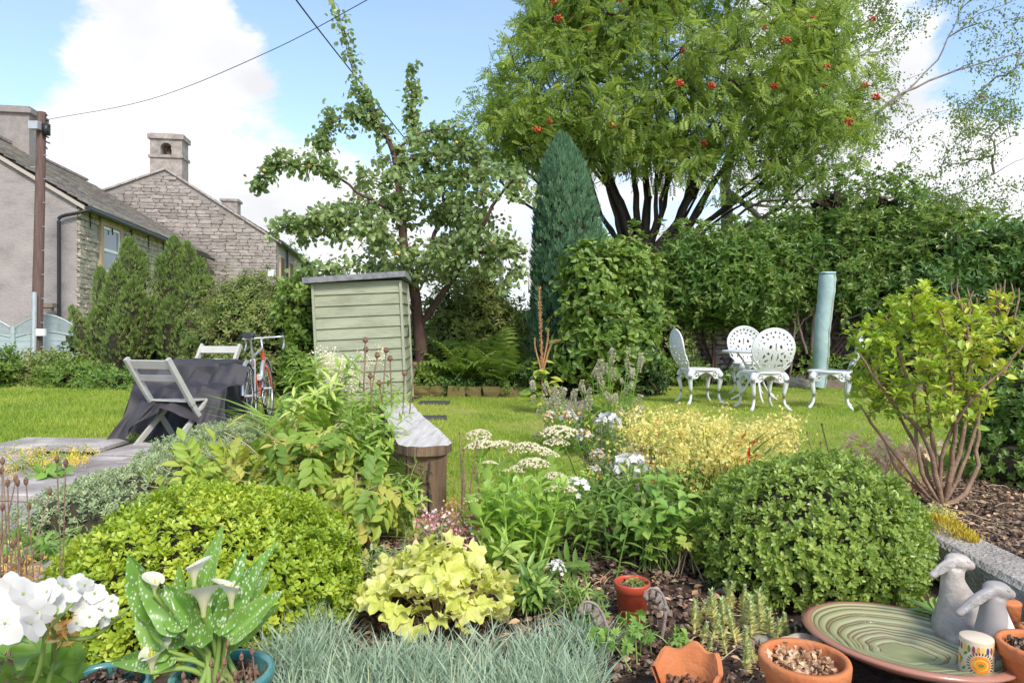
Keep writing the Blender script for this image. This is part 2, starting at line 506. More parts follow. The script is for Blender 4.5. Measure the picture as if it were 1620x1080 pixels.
def on_blobs(blobs, n, thick=.25, lump=.0, lscale=3., seed=0, bottom=-2.0):
    """points near the outer surface of a union of ellipsoids, with outward normals"""
    C_ = A_([b[0] for b in blobs], float); Rr = A_([b[1] for b in blobs], float)
    ar = A_([(r[0]*r[1]+r[1]*r[2]+r[0]*r[2]) for r in Rr]); ar = ar/ar.sum()
    ps, ns, tot = [], [], 0
    for _ in range(12):
        k = rng.choice(len(blobs), n, p=ar)
        q = rvec(n); q = q[:]
        f = 1-thick*rng.random(n)**1.5
        nr = unit(q/Rr[k])
        p = C_[k]+q*Rr[k]*f[:, None]
        if lump: p = p + nr*(vnoise(p*lscale, seed)-.5)[:, None]*2*lump
        ok = (p[:, 2] > 0.01) & (q[:, 2] > bottom)
        for j in range(len(blobs)):
            e = np.linalg.norm((p-C_[j])/Rr[j], axis=1)
            ok &= (e > 1-thick*1.1) | (k == j)
        ps.append(p[ok]); ns.append(nr[ok]); tot += ok.sum()
        if tot >= n: break
    return np.concatenate(ps)[:n], np.concatenate(ns)[:n]

# ================================================================ materials
M = {}
M['soil'] = solid('soil', (.05, .032, .024), (.12, .082, .06), 14, .95, .9, 60)
M['chips'] = leafm('bark_chips', [(.05, .03, .022), (.11, .065, .045), (.2, .13, .09), (.3, .23, .17)], .9, 0, .2)
M['litter'] = leafm('dry_leaf', [(.22, .12, .06), (.4, .26, .14), (.5, .38, .24), (.3, .13, .08)], .8, .15, .2)
M['slab'] = solid('paving_stone', (.23, .195, .17), (.34, .295, .265), 3.5, .85, .5, 30, rnd=.14, c3=(.54, .49, .455))
M['dark_slab'] = solid('dark_slab', (.035, .035, .033), (.085, .085, .075), 8, .8, .6, 50, rnd=.1)
M['concrete'] = solid('kerb_concrete', (.24, .2, .165), (.4, .355, .305), 9, .95, 1.0, 70, c3=(.5, .455, .4))
M['render'] = solid('roughcast', (.21, .18, .17), (.33, .29, .27), 1.1, .95, 1.0, 20, c3=(.39, .345, .32), detail=10, stretch=(1, 1, 1.6))
M['stone'] = solid('limestone', (.2, .17, .15), (.31, .265, .235), 3.0, .9, .6, 20, rnd=.24, c3=(.42, .375, .335))
M['stone_warm'] = solid('warm_limestone', (.28, .23, .17), (.41, .35, .265), 3.0, .9, .6, 20, rnd=.2, c3=(.48, .42, .335))
M['mortar'] = solid('mortar', (.22, .195, .175), (.31, .275, .25), 4, .95, .6, 30)
M['mortar_light'] = solid('light_mortar', (.36, .32, .26), (.46, .42, .35), 4, .95, .6, 30)
M['sandstone'] = solid('dressed_sandstone', (.4, .29, .18), (.52, .4, .27), 3, .9, .3, 30)
M['wall_stone'] = solid('dry_wall_stone', (.17, .145, .125), (.32, .275, .24), 5, .95, .8, 25, rnd=.3, c3=(.46, .41, .37))
M['wall_dark'] = solid('wall_core', (.03, .026, .022), (.06, .05, .045), 6, .95)
M['moss_stone'] = solid('mossy_stone', (.16, .11, .08), (.2, .16, .05), 9, .95, .8, 40, rnd=.15, c3=(.12, .12, .03))
M['slate'] = leafm('stone_slates', [(.34, .29, .25), (.44, .385, .33), (.54, .48, .42)], .85, 0, .25)
M['upvc'] = solid('white_plastic', (.78, .78, .78), None, rough=.35)
M['glass'] = solid('window_glass', (.12, .14, .17), (.2, .22, .25), 1.5, .06, spec=.9)
M['black_plastic'] = solid('black_plastic', (.02, .021, .023), (.03, .03, .032), 5, .4)
M['pole'] = solid('creosoted_wood', (.09, .05, .042), (.2, .125, .105), 3, .85, .5, 20, stretch=(8, 8, .5))
M['galv'] = solid('galvanised_steel', (.4, .42, .44), (.52, .54, .55), 6, .5, metal=.3)
M['fence_paint'] = solid('blue_grey_paint', (.3, .36, .37), (.4, .46, .47), 4, .75, .2, 20, rnd=.06, stretch=(.3, 3, 3))
M['shed_paint'] = solid('sage_paint', (.22, .225, .145), (.31, .325, .215), 2.6, .65, .35, 14, rnd=.05, stretch=(.7, 1, 2.2), c3=(.35, .365, .25), detail=10)
M['shed_edge'] = solid('sage_trim', (.29, .305, .205), (.35, .365, .25), 4, .65, .2)
M['felt'] = solid('roof_felt', (.15, .155, .165), (.25, .255, .265), 10, .9, .7, 120, c3=(.33, .335, .34))
M['bench_top'] = solid('weathered_plank', (.3, .265, .23), (.55, .505, .455), 2.2, .85, .22, 26, c3=(.66, .62, .565), stretch=(14, 1.0, 4))
M['bench_edge'] = solid('bench_oak', (.07, .043, .026), (.17, .11, .065), 3, .85, .7, 18, c3=(.26, .175, .105), stretch=(7, 7, .8))
M['white_metal'] = solid('white_paint', (.6, .6, .585), (.68, .68, .67), 9, .42, .15, 60)
M['chair_wood'] = solid('grey_chair_paint', (.4, .385, .34), (.5, .485, .435), 5, .6, .15, 25)
M['cover'] = solid('cover_fabric', (.02, .019, .022), (.045, .041, .044), 1.6, .6, .3, 160, c3=(.07, .06, .06))
M['tyre'] = solid('rubber', (.018, .018, .018), (.04, .04, .04), 8, .8)
M['silver'] = solid('silver_metal', (.55, .55, .55), (.68, .68, .68), 10, .33, metal=.7)
M['bike_red'] = solid('bike_red', (.55, .07, .035), (.62, .1, .05), 8, .35, coat=.4)
M['saddle'] = solid('saddle_vinyl', (.02, .02, .022), (.04, .04, .042), 8, .45)
M['rust_brown'] = solid('dark_brown_steel', (.07, .04, .025), (.16, .09, .05), 14, .8)
M['parasol'] = solid('parasol_cover', (.3, .42, .42), (.42, .54, .53), 2.2, .75, .5, 14)
M['timber'] = solid('old_timber', (.18, .13, .1), (.34, .27, .22), 3, .9, .5, 15, stretch=(.6, 4, 4))
M['rail'] = solid('rail_timber', (.3, .22, .13), (.46, .36, .24), 3, .9, .4)
M['terracotta'] = solid('terracotta', (.44, .125, .04), (.55, .18, .06), 5, .8, .25, 60, rnd=.06, c3=(.55, .22, .1))
M['red_plastic'] = solid('red_plastic_pot', (.4, .06, .03), (.48, .085, .04), 6, .45)
M['teal'] = solid('teal_glaze', (.03, .13, .13), (.07, .23, .22), 7, .15, coat=.6, c3=(.2, .38, .37))
M['stake'] = solid('rusted_stake', (.2, .155, .13), (.34, .28, .245), 18, .75, .3, 80)
M['pebble'] = solid('pebble', (.4, .36, .29), (.56, .52, .44), 20, .7, .2, 60, rnd=.15)
M['rock'] = solid('bed_rock', (.2, .18, .15), (.36, .33, .28), 12, .9, .7, 50, rnd=.2)
M['bark_brown'] = solid('apple_bark', (.06, .035, .028), (.14, .085, .065), 6, .9, .9, 35, stretch=(3, 3, .8))
M['bark_dark'] = solid('rowan_bark', (.028, .021, .016), (.075, .055, .04), 5, .9, .9, 30, stretch=(3, 3, .7))
M['bark_pink'] = solid('pale_bark', (.2, .135, .11), (.33, .24, .2), 5, .9, .8, 30)
M['bark_grey'] = solid('birch_bark', (.18, .15, .13), (.34, .3, .27), 5, .85, .5, 30)
M['stem_brown'] = solid('brown_stem', (.2, .12, .075), (.32, .21, .14), 12, .85, .4, 50)
M['stem_straw'] = solid('straw_stem', (.4, .29, .16), (.52, .4, .24), 12, .85)
M['stem_green'] = leafm('green_stem', [(.13, .2, .04), (.2, .28, .07)], .5, .1)
M['seed'] = solid('seed_head', (.15, .075, .045), (.3, .17, .1), 30, .85, .6, 150)

# ================================================================ ground
def hgt(x, y):
    """terrain: level garden; a bank behind the dry stone wall rising to a field"""
    x, y = np.asarray(x, float), np.asarray(y, float)
    sm = lambda t: np.clip(t, 0, 1)**2*(3-2*np.clip(t, 0, 1))
    z = 1.15*sm((y-12.75)/.35)*sm((x-1.6)/1.2)
    z = z + 1.15*sm((y-13.5)/6)*sm((x+5)/6.)*(1-sm((x-1.6)/1.2)*sm((y-12.75)/.35)*.9)
    z = z + sm((y-15)/60)*3.2*sm((x+8)/14)
    z = z + 22*sm((y-150)/600)
    return z
def ground_sheet():
    xs = np.unique(np.concatenate([np.linspace(-600, -40, 12), np.linspace(-40, -8, 12), np.linspace(-8, 10, 70), np.linspace(10, 50, 14), np.linspace(50, 600, 12)]))
    ys = np.unique(np.concatenate([[-30, -10, -3], np.linspace(-1, 12.6, 70), np.linspace(12.7, 13.3, 7), np.linspace(13.5, 30, 26), np.linspace(32, 150, 16), np.linspace(160, 900, 12)]))
    X, Y = np.meshgrid(xs, ys)
    Z = hgt(X, Y)
    near = (Y < 12) & (abs(X) < 8)
    Z = Z + near*(vnoise(np.stack([X.ravel()*5, Y.ravel()*5, X.ravel()*0], -1), 3).reshape(X.shape)-.8)*.03
    m = MB(); nx, ny = len(xs), len(ys)
    i = np.arange(ny-1)[:, None]*nx; j = np.arange(nx-1)[None]
    f = np.stack([i+j, i+j+1, i+nx+j+1, i+nx+j], -1).reshape(-1, 4)
    m.add(np.stack([X, Y, Z], -1).reshape(-1, 3), f)
    mt, N, L = new_mat('ground')
    out = N.new('ShaderNodeOutputMaterial'); b = N.new('ShaderNodeBsdfPrincipled'); L.new(b.outputs[0], out.inputs[0])
    b.inputs['Roughness'].default_value = .95; b.inputs['Specular IOR Level'].default_value = .15
    tc = N.new('ShaderNodeTexCoord')
    n1 = N.new('ShaderNodeTexNoise'); n1.inputs['Scale'].default_value = 9; n1.inputs['Detail'].default_value = 8; L.new(tc.outputs['Object'], n1.inputs['Vector'])
    so = ramp_node(N, [(.3, (.04, .026, .02)), (.5, (.085, .056, .042)), (.75, (.15, .105, .08))]); L.new(n1.outputs['Fac'], so.inputs['Fac'])
    n2 = N.new('ShaderNodeTexNoise'); n2.inputs['Scale'].default_value = 1.3; n2.inputs['Detail'].default_value = 8; L.new(tc.outputs['Object'], n2.inputs['Vector'])
    gr = ramp_node(N, [(.3, (.13, .21, .035)), (.7, (.24, .34, .07))]); L.new(n2.outputs['Fac'], gr.inputs['Fac'])
    sp = N.new('ShaderNodeSeparateXYZ'); L.new(tc.outputs['Object'], sp.inputs[0])
    mr = N.new('ShaderNodeMapRange'); mr.inputs['From Min'].default_value = 13.2; mr.inputs['From Max'].default_value = 14.2; L.new(sp.outputs['Y'], mr.inputs['Value'])
    mx = N.new('ShaderNodeMix'); mx.data_type = 'RGBA'; L.new(mr.outputs[0], mx.inputs['Factor']); L.new(so.outputs[0], mx.inputs['A']); L.new(gr.outputs[0], mx.inputs['B'])
    L.new(mx.outputs['Result'], b.inputs['Base Color'])
    bp = N.new('ShaderNodeBump'); bp.inputs['Strength'].default_value = .8; bp.inputs['Distance'].default_value = .03
    n3 = N.new('ShaderNodeTexNoise'); n3.inputs['Scale'].default_value = 40; n3.inputs['Detail'].default_value = 6; L.new(tc.outputs['Object'], n3.inputs['Vector'])
    L.new(n3.outputs['Fac'], bp.inputs['Height']); L.new(bp.outputs[0], b.inputs['Normal'])
    o = m.build('ground', mt); o['kind'] = 'structure'
ground_sheet()

def lawn_mat():
    mt, N, L = new_mat('lawn')
    out = N.new('ShaderNodeOutputMaterial'); b = N.new('ShaderNodeBsdfPrincipled'); L.new(b.outputs[0], out.inputs[0])
    b.inputs['Roughness'].default_value = .9; b.inputs['Specular IOR Level'].default_value = .15
    tc = N.new('ShaderNodeTexCoord')
    n1 = N.new('ShaderNodeTexNoise'); n1.inputs['Scale'].default_value = 1.1; n1.inputs['Detail'].default_value = 6; L.new(tc.outputs['Object'], n1.inputs['Vector'])
    r1 = ramp_node(N, [(.3, (.15, .22, .03)), (.45, (.22, .28, .04)), (.6, (.32, .33, .08)), (.75, (.36, .28, .13))]); L.new(n1.outputs['Fac'], r1.inputs['Fac'])
    n2 = N.new('ShaderNodeTexNoise'); n2.inputs['Scale'].default_value = 60; n2.inputs['Detail'].default_value = 4; L.new(tc.outputs['Object'], n2.inputs['Vector'])
    hs = N.new('ShaderNodeHueSaturation'); mr = N.new('ShaderNodeMapRange'); mr.inputs['To Min'].default_value = .55; mr.inputs['To Max'].default_value = 1.35
    L.new(n2.outputs['Fac'], mr.inputs['Value']); L.new(mr.outputs[0], hs.inputs['Value']); L.new(r1.outputs[0], hs.inputs['Color'])
    L.new(hs.outputs[0], b.inputs['Base Color'])
    bp = N.new('ShaderNodeBump'); bp.inputs['Strength'].default_value = .7; bp.inputs['Distance'].default_value = .02
    L.new(n2.outputs['Fac'], bp.inputs['Height']); L.new(bp.outputs[0], b.inputs['Normal'])
    return mt
M['lawn'] = lawn_mat()
M['grass'] = leafm('grass_blades', [(.12, .19, .025), (.19, .26, .04), (.27, .32, .055), (.4, .35, .13)], .5, .4, .3)

def sheet(name, poly, z, mat, drop=.12):
    """a level patch of ground with a skirt, as one mesh"""
    bm = bmesh.new()
    top = [bm.verts.new((p[0], p[1], z)) for p in poly]
    bot = [bm.verts.new((p[0], p[1], z-drop)) for p in poly]
    f = bm.faces.new(top)
    for i in range(len(top)):
        j = (i+1) % len(top); bm.faces.new((top[j], top[i], bot[i], bot[j]))
    bmesh.ops.recalc_face_normals(bm, faces=bm.faces)
    bmesh.ops.triangulate(bm, faces=[f])
    me = bpy.data.meshes.new(name); bm.to_mesh(me); bm.free(); me.materials.append(mat)
    o = bpy.data.objects.new(name, me); COL.objects.link(o); o['kind'] = 'structure'
    return o
def in_poly(pts, poly):
    x, y = pts[:, 0], pts[:, 1]; ins = np.zeros(len(pts), bool); n = len(poly)
    for i in range(n):
        (x1, y1), (x2, y2) = poly[i], poly[(i+1) % n]
        c = ((y1 > y) != (y2 > y)) & (x < (x2-x1)*(y-y1)/(y2-y1+1e-12)+x1)
        ins ^= c
    return ins
def wavy(poly, amp=.05, step=.25):
    out = []
    for i in range(len(poly)):
        a, b = A_(poly[i], float), A_(poly[(i+1) % len(poly)], float)
        n = max(1, int(np.linalg.norm(b-a)/step))
        for k in range(n): out.append(tuple(a+(b-a)*k/n + rng.normal(size=2)*amp*(k > 0)))
    return out
def grass(name, poly, z, dens, length, mat=None, near=2.5):
    p = A_(poly); lo, hi = p.min(0), p.max(0)
    n = int(dens*np.prod(hi-lo)); q = lo+(hi-lo)*rng.random((n, 2)); q = q[in_poly(q, poly)]
    q = q[rng.random(len(q)) < np.clip((7.0/np.maximum(q[:, 1], 2))**1.2, .3, 1)]
    wear = vnoise(np.column_stack([q*1.6, q[:, 0]*0]), 31)+.35*vnoise(np.column_stack([q*5, q[:, 0]*0]), 32); q = q[(wear < .82) | (rng.random(len(q)) < .35)]
    n = len(q); pos = np.column_stack([q, np.full(n, z)])
    pat = vnoise(np.column_stack([q*1.1, q[:, 0]*0]), 5); pat2 = vnoise(np.column_stack([q*7, q[:, 0]*0]), 8)
    m = MB(); d = rng.normal(size=(n, 3))*.55; d[:, 2] = 1
    tp = (A_([[-.5, 0, 0], [.5, 0, 0], [0, 1., .1]]), A_([[0, 1, 2]]))
    m.scatter(tp, pos, d, rvec(n), length*(.55+.7*rng.random(n))*(.7+.6*pat2), np.clip(.15+.75*pat*.8+.25*rng.normal(size=n)*.6, 0, 1), wid=.16+.1*rng.random(n))
    o = m.build(name, mat or M['grass'], None, smooth=False)
    return o
lawn_c = wavy([(-1.35, 10.25), (-1.6, 7.0), (-1.0, 5.5), (-.75, 3.3), (-.2, 2.95), (.45, 3.3), (.55, 5.0), (.62, 7.0), (.5, 10.3)], .03)
lawn_r = wavy([(1.02, 4.2), (1.15, 6.2), (1.0, 8.2), (1.15, 11.2), (3.0, 11.7), (7.6, 11.3), (7.2, 8.0), (4.2, 5.3), (2.75, 4.15)], .03)
lawn_l = wavy([(-7.9, 5.9), (-4.05, 5.35), (-3.3, 6.15), (-2.95, 8.0), (-2.7, 9.4), (-4.2, 11.6), (-9.5, 13.4), (-11, 12.0)], .03)
sheet('lawn_centre', lawn_c, .012, M['lawn'], .05); sheet('lawn_right', lawn_r, .10, M['lawn'], .13); sheet('lawn_left', lawn_l, .014, M['lawn'], .05)
setp(grass('grass', lawn_c, .01, 4200, .034), 'short mown grass of the middle lawn beside the plank bench', 'grass', kind='stuff')
setp(grass('grass', lawn_r, .098, 2600, .034), 'short mown grass round the white table and chairs', 'grass', kind='stuff')
setp(grass('grass', lawn_l, .012, 2600, .06), 'longer bright grass beside the paving and covered table', 'grass', kind='stuff')
# earth path between the two lawns
path = sheet('path', wavy([(.58, 3.6), (1.0, 3.6), (1.13, 6.2), (.98, 8.2), (1.12, 10.8), (.55, 10.6), (.66, 7.0), (.6, 5.0)], .02), .006, solid('path_earth', (.2, .145, .115), (.36, .28, .24), 6, .95, .8, 40), .04)
# raised soil bed on the right, behind the kerb
K0, K1 = G(1418, 838, 0), G(1640, 962, 0)
kd = unit(K1-K0); kn = A_([-kd[1], kd[0], 0]); kn = kn if kn[1] > 0 else -kn
bed = sheet('planting_bed', [tuple((K0-kd*.5+kn*.1)[:2]), tuple((K1+kd*2+kn*.1)[:2]), (6.0, 2.0), (5.2, 5.6), (4.1, 5.2), (2.7, 4.1), (1.7, 3.9)], .09, M['soil'], .12)
# paved path in front of the kerb
def slab_mesh(poly, th, seed, name, mat):
    r = np.random.default_rng(seed); bm = bmesh.new(); c = A_(poly).mean(0)
    def ring(s, z): return [bm.verts.new((*(c+(A_(p)-c)*s), z)) for p in poly]
    a, b, d = ring(1, 0), ring(1, th*.8), ring(.975, th)
    for (p, q) in ((a, b), (b, d)):
        for i in range(len(p)):
            j = (i+1) % len(p); bm.faces.new((p[i], p[j], q[j], q[i]))
    bm.faces.new(d)
    bmesh.ops.recalc_face_normals(bm, faces=bm.faces)
    me = bpy.data.meshes.new(name); bm.to_mesh(me); bm.free(); me.materials.append(mat)
    return me
pat = sheet('garden_path', [tuple((K0-kd*.4-kn*.02)[:2]), tuple((K1+kd*1.5-kn*.02)[:2]), (3.2, .9), (1.9, .9), (1.0, 1.3), (.2, 1.45), (.2, 1.55), (.75, 1.62), (1.45, 1.95), (1.75, 2.5), (1.75, 2.9)], .012, solid('path_bedding', (.17, .145, .12), (.3, .26, .22), 9, .95, .8, 50), .03)
pv = -kn
for k, (s0, s1, t0, t1) in enumerate([(-.1, .5, .03, .5), (.53, 1.2, .03, .55), (1.23, 2.1, .03, .6), (.2, .85, .56, 1.1), (.88, 1.6, .6, 1.15)]):
    q = [(K0+kd*s+pv*t)[:2] for (s, t) in ((s0, t0), (s1, t0), (s1, t1), (s0, t1))]
    q = [p+rng.normal(size=2)*.015 for p in q]
    put('slab', slab_mesh(q, .035, k, 'slab', M['slab']), pat, (0, 0, .006))
for k, q in enumerate([[(.35, 1.3), (1.0, 1.2), (1.08, 1.66), (.4, 1.62)], [(1.04, 1.2), (1.7, 1.1), (1.75, 1.72), (1.12, 1.64)]]):
    put('slab', slab_mesh([A_(p) for p in q], .03, 40+k, 'slab', M['slab']), pat, (0, 0, .004))

# stone flags on the left
pt = sheet('patio', wavy([(-6.6, 2.6), (-1.45, 2.7), (-1.3, 6.6), (-3.1, 7.3), (-3.35, 6.2), (-4.1, 5.3), (-7.4, 5.85)], .02), .008, solid('patio_joint', (.1, .1, .04), (.22, .2, .1), 8, .95, .8, 50), .04)
def flags():
    y = 2.75; row = 0
    while y < 6.4:
        h = rng.uniform(.42, .62); x = -6.4 + rng.uniform(0, .4)
        while x < -1.5:
            w = rng.uniform(.55, 1.0)
            sk = lambda xx, yy: A_([xx, yy - .11*(xx+3.5)])
            q = [sk(x+.014, y+.014), sk(x+w-.014, y+.014), sk(x+w-.014, y+h-.014), sk(x+.014, y+h-.014)]
            q = [p+rng.normal(size=2)*.016 for p in q]
            c = A_(q).mean(0)
            if in_poly(A_([c]), [(-6.6, 2.5), (-1.45, 2.6), (-1.3, 6.7), (-3.0, 7.0), (-3.35, 6.15), (-4.1, 5.35), (-7.4, 5.8)])[0]:
                put('flagstone', slab_mesh(q, .03+rng.uniform(0, .012), int(rng.integers(1e6)), 'flagstone', M['slab']), pt, (0, 0, .004), (rng.normal()*.004, rng.normal()*.004, 0))
            x += w
        y += h; row += 1
flags()

# ================================================================ stones
def stone_mesh(seed, mat, rough=.11, rnd=.80):
    r = np.random.default_rng(seed); bm = bmesh.new()
    bmesh.ops.create_cube(bm, size=1.0)
    bmesh.ops.subdivide_edges(bm, edges=bm.edges, cuts=1, use_grid_fill=True)
    for v in bm.verts:
        c = A_(v.co)*2; n = np.linalg.norm(c)
        c = c*(1-(n-1)*(1-rnd)*.75) if n > 1 else c
        v.co = Vector(c/2*(1+r.normal(size=3)*rough))
    me = bpy.data.meshes.new('stone'); bm.to_mesh(me); bm.free(); me.materials.append(mat)
    for p in me.polygons: p.use_smooth = False
    return me
def stones(parent, o, ax, L, zmax, zmin, hh, ww, depth, meshes, name='stone', holes=(), limit=300, zlow=None, key=None, mat=None, proud=.0):
    """random rubble laid in rough courses along ax from o; zmax(s) bounds the top"""
    o = A_(o, float); ax = unit(A_([ax[0], ax[1], 0.])); rz = math.atan2(ax[1], ax[0]); nrm = A_([ax[1], -ax[0], 0])
    lst = []; z = zmin
    while z < max(zmax(s) for s in np.linspace(0, L, 60)):
        h = rng.uniform(*hh); s = -rng.random()*ww[0]
        while s < L:
            w = rng.uniform(*ww); c = s+w/2; zc = z+h/2
            ok = 0 <= s and s+w <= L+.02 and z+h <= min(zmax(s), zmax(s+w))+.03
            if s < 0: w = w+s; s = 0; c = w/2; ok = w > ww[0]*.4 and z+h <= min(zmax(s), zmax(s+w))+.03
            for (a, b, z0, z1) in holes: ok &= not (s < b and s+w > a and z < z1 and z+h > z0)
            if ok: lst.append((c, zc, w, h))
            s += w
        z += h
    if key: lst.sort(key=key)
    rest = MB()
    for k, (c, zc, w, h) in enumerate(lst):
        p = o+ax*c+nrm*(proud+rng.normal()*.012); p[2] = zc
        sc = (w*.985, depth, h*.95); rr = (rng.normal()*.02, rng.normal()*.02, rz)
        me = meshes[k % len(meshes)]
        if k < limit: put(name, me, parent, p, rr, sc)
        else:
            v = A_([q.co for q in me.vertices]); f = [list(q.vertices) for q in me.polygons]
            v = rotz(v*A_(sc), rz)+p; rest.add(v, f, rng.random())
    if rest.n:
        q = rest.build(name, mat, parent, smooth=False, kind='stuff')
    return lst
ST = [stone_mesh(i, M['stone']) for i in range(8)]
SW = [stone_mesh(i+20, M['stone_warm']) for i in range(8)]
SD = [stone_mesh(i+40, M['wall_stone'], .16) for i in range(8)]
SM = [stone_mesh(i+60, M['moss_stone'], .12) for i in range(6)]

# ================================================================ houses
aw = unit(A_([-.158, 1., 0.])); bw = A_([-aw[1], aw[0], 0.])       # along the eaves wall, and along the gables to the left
def prism(m, o, prof, d, length, r=.5, roof=False):
    """profile [(s, z)] in the plane of bw, extruded along aw"""
    v = [o+bw*s+A_([0, 0, z]) + aw*t for t in (0, length) for (s, z) in prof]
    n = len(prof)
    v = A_(v)
    for i in range(n):
        j = (i+1) % n; m.add(v[[i, i+n, j+n, j]], [[0, 1, 2, 3]], r)
    if roof:
        for k in (0, n): m.add(v[k:k+n], [[0, 1, 2, 5], [2, 3, 4, 5]], r)
        return
    c = v[:n].mean(0); m.add(np.vstack([v[:n], c]), [[i, (i+1) % n, n] for i in range(n)], r)
    c = v[n:].mean(0); m.add(np.vstack([v[n:], c]), [[(i+1) % n, i, n] for i in range(n)], r)
def slates(o, s0, z0, s1, z1, length, parent, mat, row=.34, wd=.45, t0=-.15):
    """overlapping stone slates on a roof plane from eaves (s0,z0) to ridge (s1,z1)"""
    m = MB(); L = math.hypot(s1-s0, z1-z0); n = int(L/row)+1; e = A_([s1-s0, z1-z0])/L; nn = A_([-e[1], e[0]]); nn = nn if nn[1] > 0 else -nn
    for i in range(n):
        t = t0 - rng.random()*wd
        rw = L/n
        while t < length+.1:
            w = wd*rng.uniform(.7, 1.3); a, b = max(t, t0)+.006, min(t+w, length+.1)-.006
            if b > a+.05:
                lo = e*(i*rw-.04)+nn*(.075+.012*rng.random()); hi = e*min((i+1)*rw+.06, L)+nn*.03; l2 = e*(i*rw-.04)+nn*.03
                pts = []
                for q in (lo, hi, l2):
                    for tt in (a, b): pts.append(o+bw*(s0+q[0])+aw*tt+A_([0, 0, z0+q[1]]))
                pts = A_(pts); m.add(pts, [[0, 1, 3, 2], [4, 5, 1, 0]], rng.random())
            t += w
    return m.build('slates', mat, parent, smooth=False, kind='stuff')

CA = A_([-12.93, 20.2, 0.]); LA = 13.4; ZE, ZR, SR = 4.8, 8.2, 5.35
ha = thing('rendered_house', 'house with grey roughcast gable, stone side wall and one white sash window', 'house', CA)
m = MB(); prism(m, CA, [(0, -.3), (0, ZE), (SR, ZR-.12), (2*SR, ZE), (2*SR, -.3)], 0, LA)
wa = m.build('gable_wall', M['render'], ha, smooth=False)
m = MB()
nA = -bw       # outward normal of the side wall
p0 = CA+nA*.012
m.add([p0+A_([0, 0, -.3])+aw*.02, p0+aw*LA+A_([0, 0, -.3]), p0+aw*LA+A_([0, 0, ZE-.02]), p0+aw*.02+A_([0, 0, ZE-.02])], [[0, 1, 2, 3]])
sidew = m.build('side_wall', M['mortar_light'], ha, smooth=False)
wz0, wz1, wt0, wt1 = 2.95, 4.45, 1.55, 2.85
stones(sidew, CA+nA*.03, aw, 9.5, lambda s: ZE-.1, .6, (.11, .2), (.22, .5), .1, SW, holes=[(wt0-.2, wt1+.2, wz0-.25, ZE)], limit=300, key=lambda q: q[0]-q[1]*.3, mat=M['stone_warm'])
# window
win = MB(); 
def onA(t, z, out): return CA+aw*t+nA*out+A_([0, 0, z])
surr = MB()
surr.beam(onA(wt0-.1, wz0, .04), onA(wt0-.1, wz1+.02, .04), .16, .2, up=aw); surr.beam(onA(wt1+.1, wz0, .04), onA(wt1+.1, wz1+.02, .04), .16, .2, up=aw)
surr.beam(onA(wt0-.2, wz1+.12, .042), onA(wt1+.2, wz1+.12, .042), .16, .2)
wn = surr.build('window', M['sandstone'], ha, smooth=False)
sl = MB(); sl.beam(onA(wt0-.28, wz0-.08, .07), onA(wt1+.28, wz0-.08, .07), .24, .15); sl.build('sill', M['sandstone'], wn, smooth=False)
fr = MB(); zm = (wz0+wz1)/2
for (t, z, t2, z2, w) in ((wt0+.04, wz0, wt0+.04, wz1, .08), (wt1-.04, wz0, wt1-.04, wz1, .08), (wt0+.08, wz0+.05, wt1-.08, wz0+.05, .1), (wt0+.08, wz1-.04, wt1-.08, wz1-.04, .08), (wt0+.08, zm, wt1-.08, zm, .09)):
    up = aw if t == t2 else (0, 0, 1)
    fr.beam(onA(t, z, .05), onA(t2, z2, .05), .07, w, up=up)
fr.build('frame', M['upvc'], wn, smooth=False)
for (z0, z1) in ((wz0+.1, zm-.04), (zm+.04, wz1-.08)):
    g = MB(); g.beam(onA((wt0+wt1)/2, z0, .04), onA((wt0+wt1)/2, z1, .04), .02, wt1-wt0-.16, up=aw); g.build('pane', M['glass'], wn, smooth=False)
# roof, gutter, pipes
m = MB(); prism(m, CA-aw*.12, [(-.25, ZE-.14), (-.25, ZE-.02), (SR, ZR+.04), (2*SR+.25, ZE-.02), (2*SR+.25, ZE-.14), (SR, ZR-.08)], 0, LA+.1, roof=True)
rfA = m.build('roof', M['slate'], ha, smooth=False)
slates(CA, -.3, ZE-.02, SR, ZR+.03, LA, rfA, M['slate'])
m = MB()
for k in range(26): m.beam(CA+bw*SR+aw*(k*.5)+A_([0, 0, ZR+.1]), CA+bw*SR+aw*(k*.5+.48)+A_([0, 0, ZR+.1]), .34, .1)
m.build('ridge_tiles', M['stone'], rfA, smooth=False)
m = MB(); m.tube([onA(-.1, ZE-.1, .34), onA(LA, ZE-.14, .34)], .075, 8); m.build('gutter', M['black_plastic'], ha)
m = MB(); m.tube(spline([onA(-.06, ZE-.15, .3), onA(-.14, ZE-.25, .05), onA(-.16, ZE-.38, -.38), onA(-.16, ZE-.6, -.42)], 14), .05, 8)
m.tube([onA(-.16, ZE-.55, -.42), onA(-.16, .2, -.42)], .05, 8); m.build('downpipe', M['black_plastic'], ha)
m = MB()
for t in np.arange(.6, 9, 1.6): m.beam(onA(t, ZE-.12, .1), onA(t, ZE-.55, .12), .03, .03)
m.build('gutter_brackets', M['black_plastic'], ha)
c = CA+bw*5.35+aw*7.2
m = MB(); m.box(c+A_([0, 0, 8.5]), (1.5, 1.1, 1.9), math.atan2(-bw[1], -bw[0])); m.box(c+A_([0, 0, 9.52]), (1.75, 1.35, .16), math.atan2(-bw[1], -bw[0])); m.box(c+A_([0, 0, 9.66]), (1.5, 1.1, .12), math.atan2(-bw[1], -bw[0]))
chA = m.build('chimney', M['mortar'], rfA, smooth=False)
v_ = P(77, 483, 19.75); m = MB(); m.box(v_+A_([0, 0, 0]), (.32, .24, .12), .15); m.box(v_+A_([0, 0, -.1]), (.22, .16, .14), .15); m.build('vent_hood', M['timber'], ha, smooth=False)

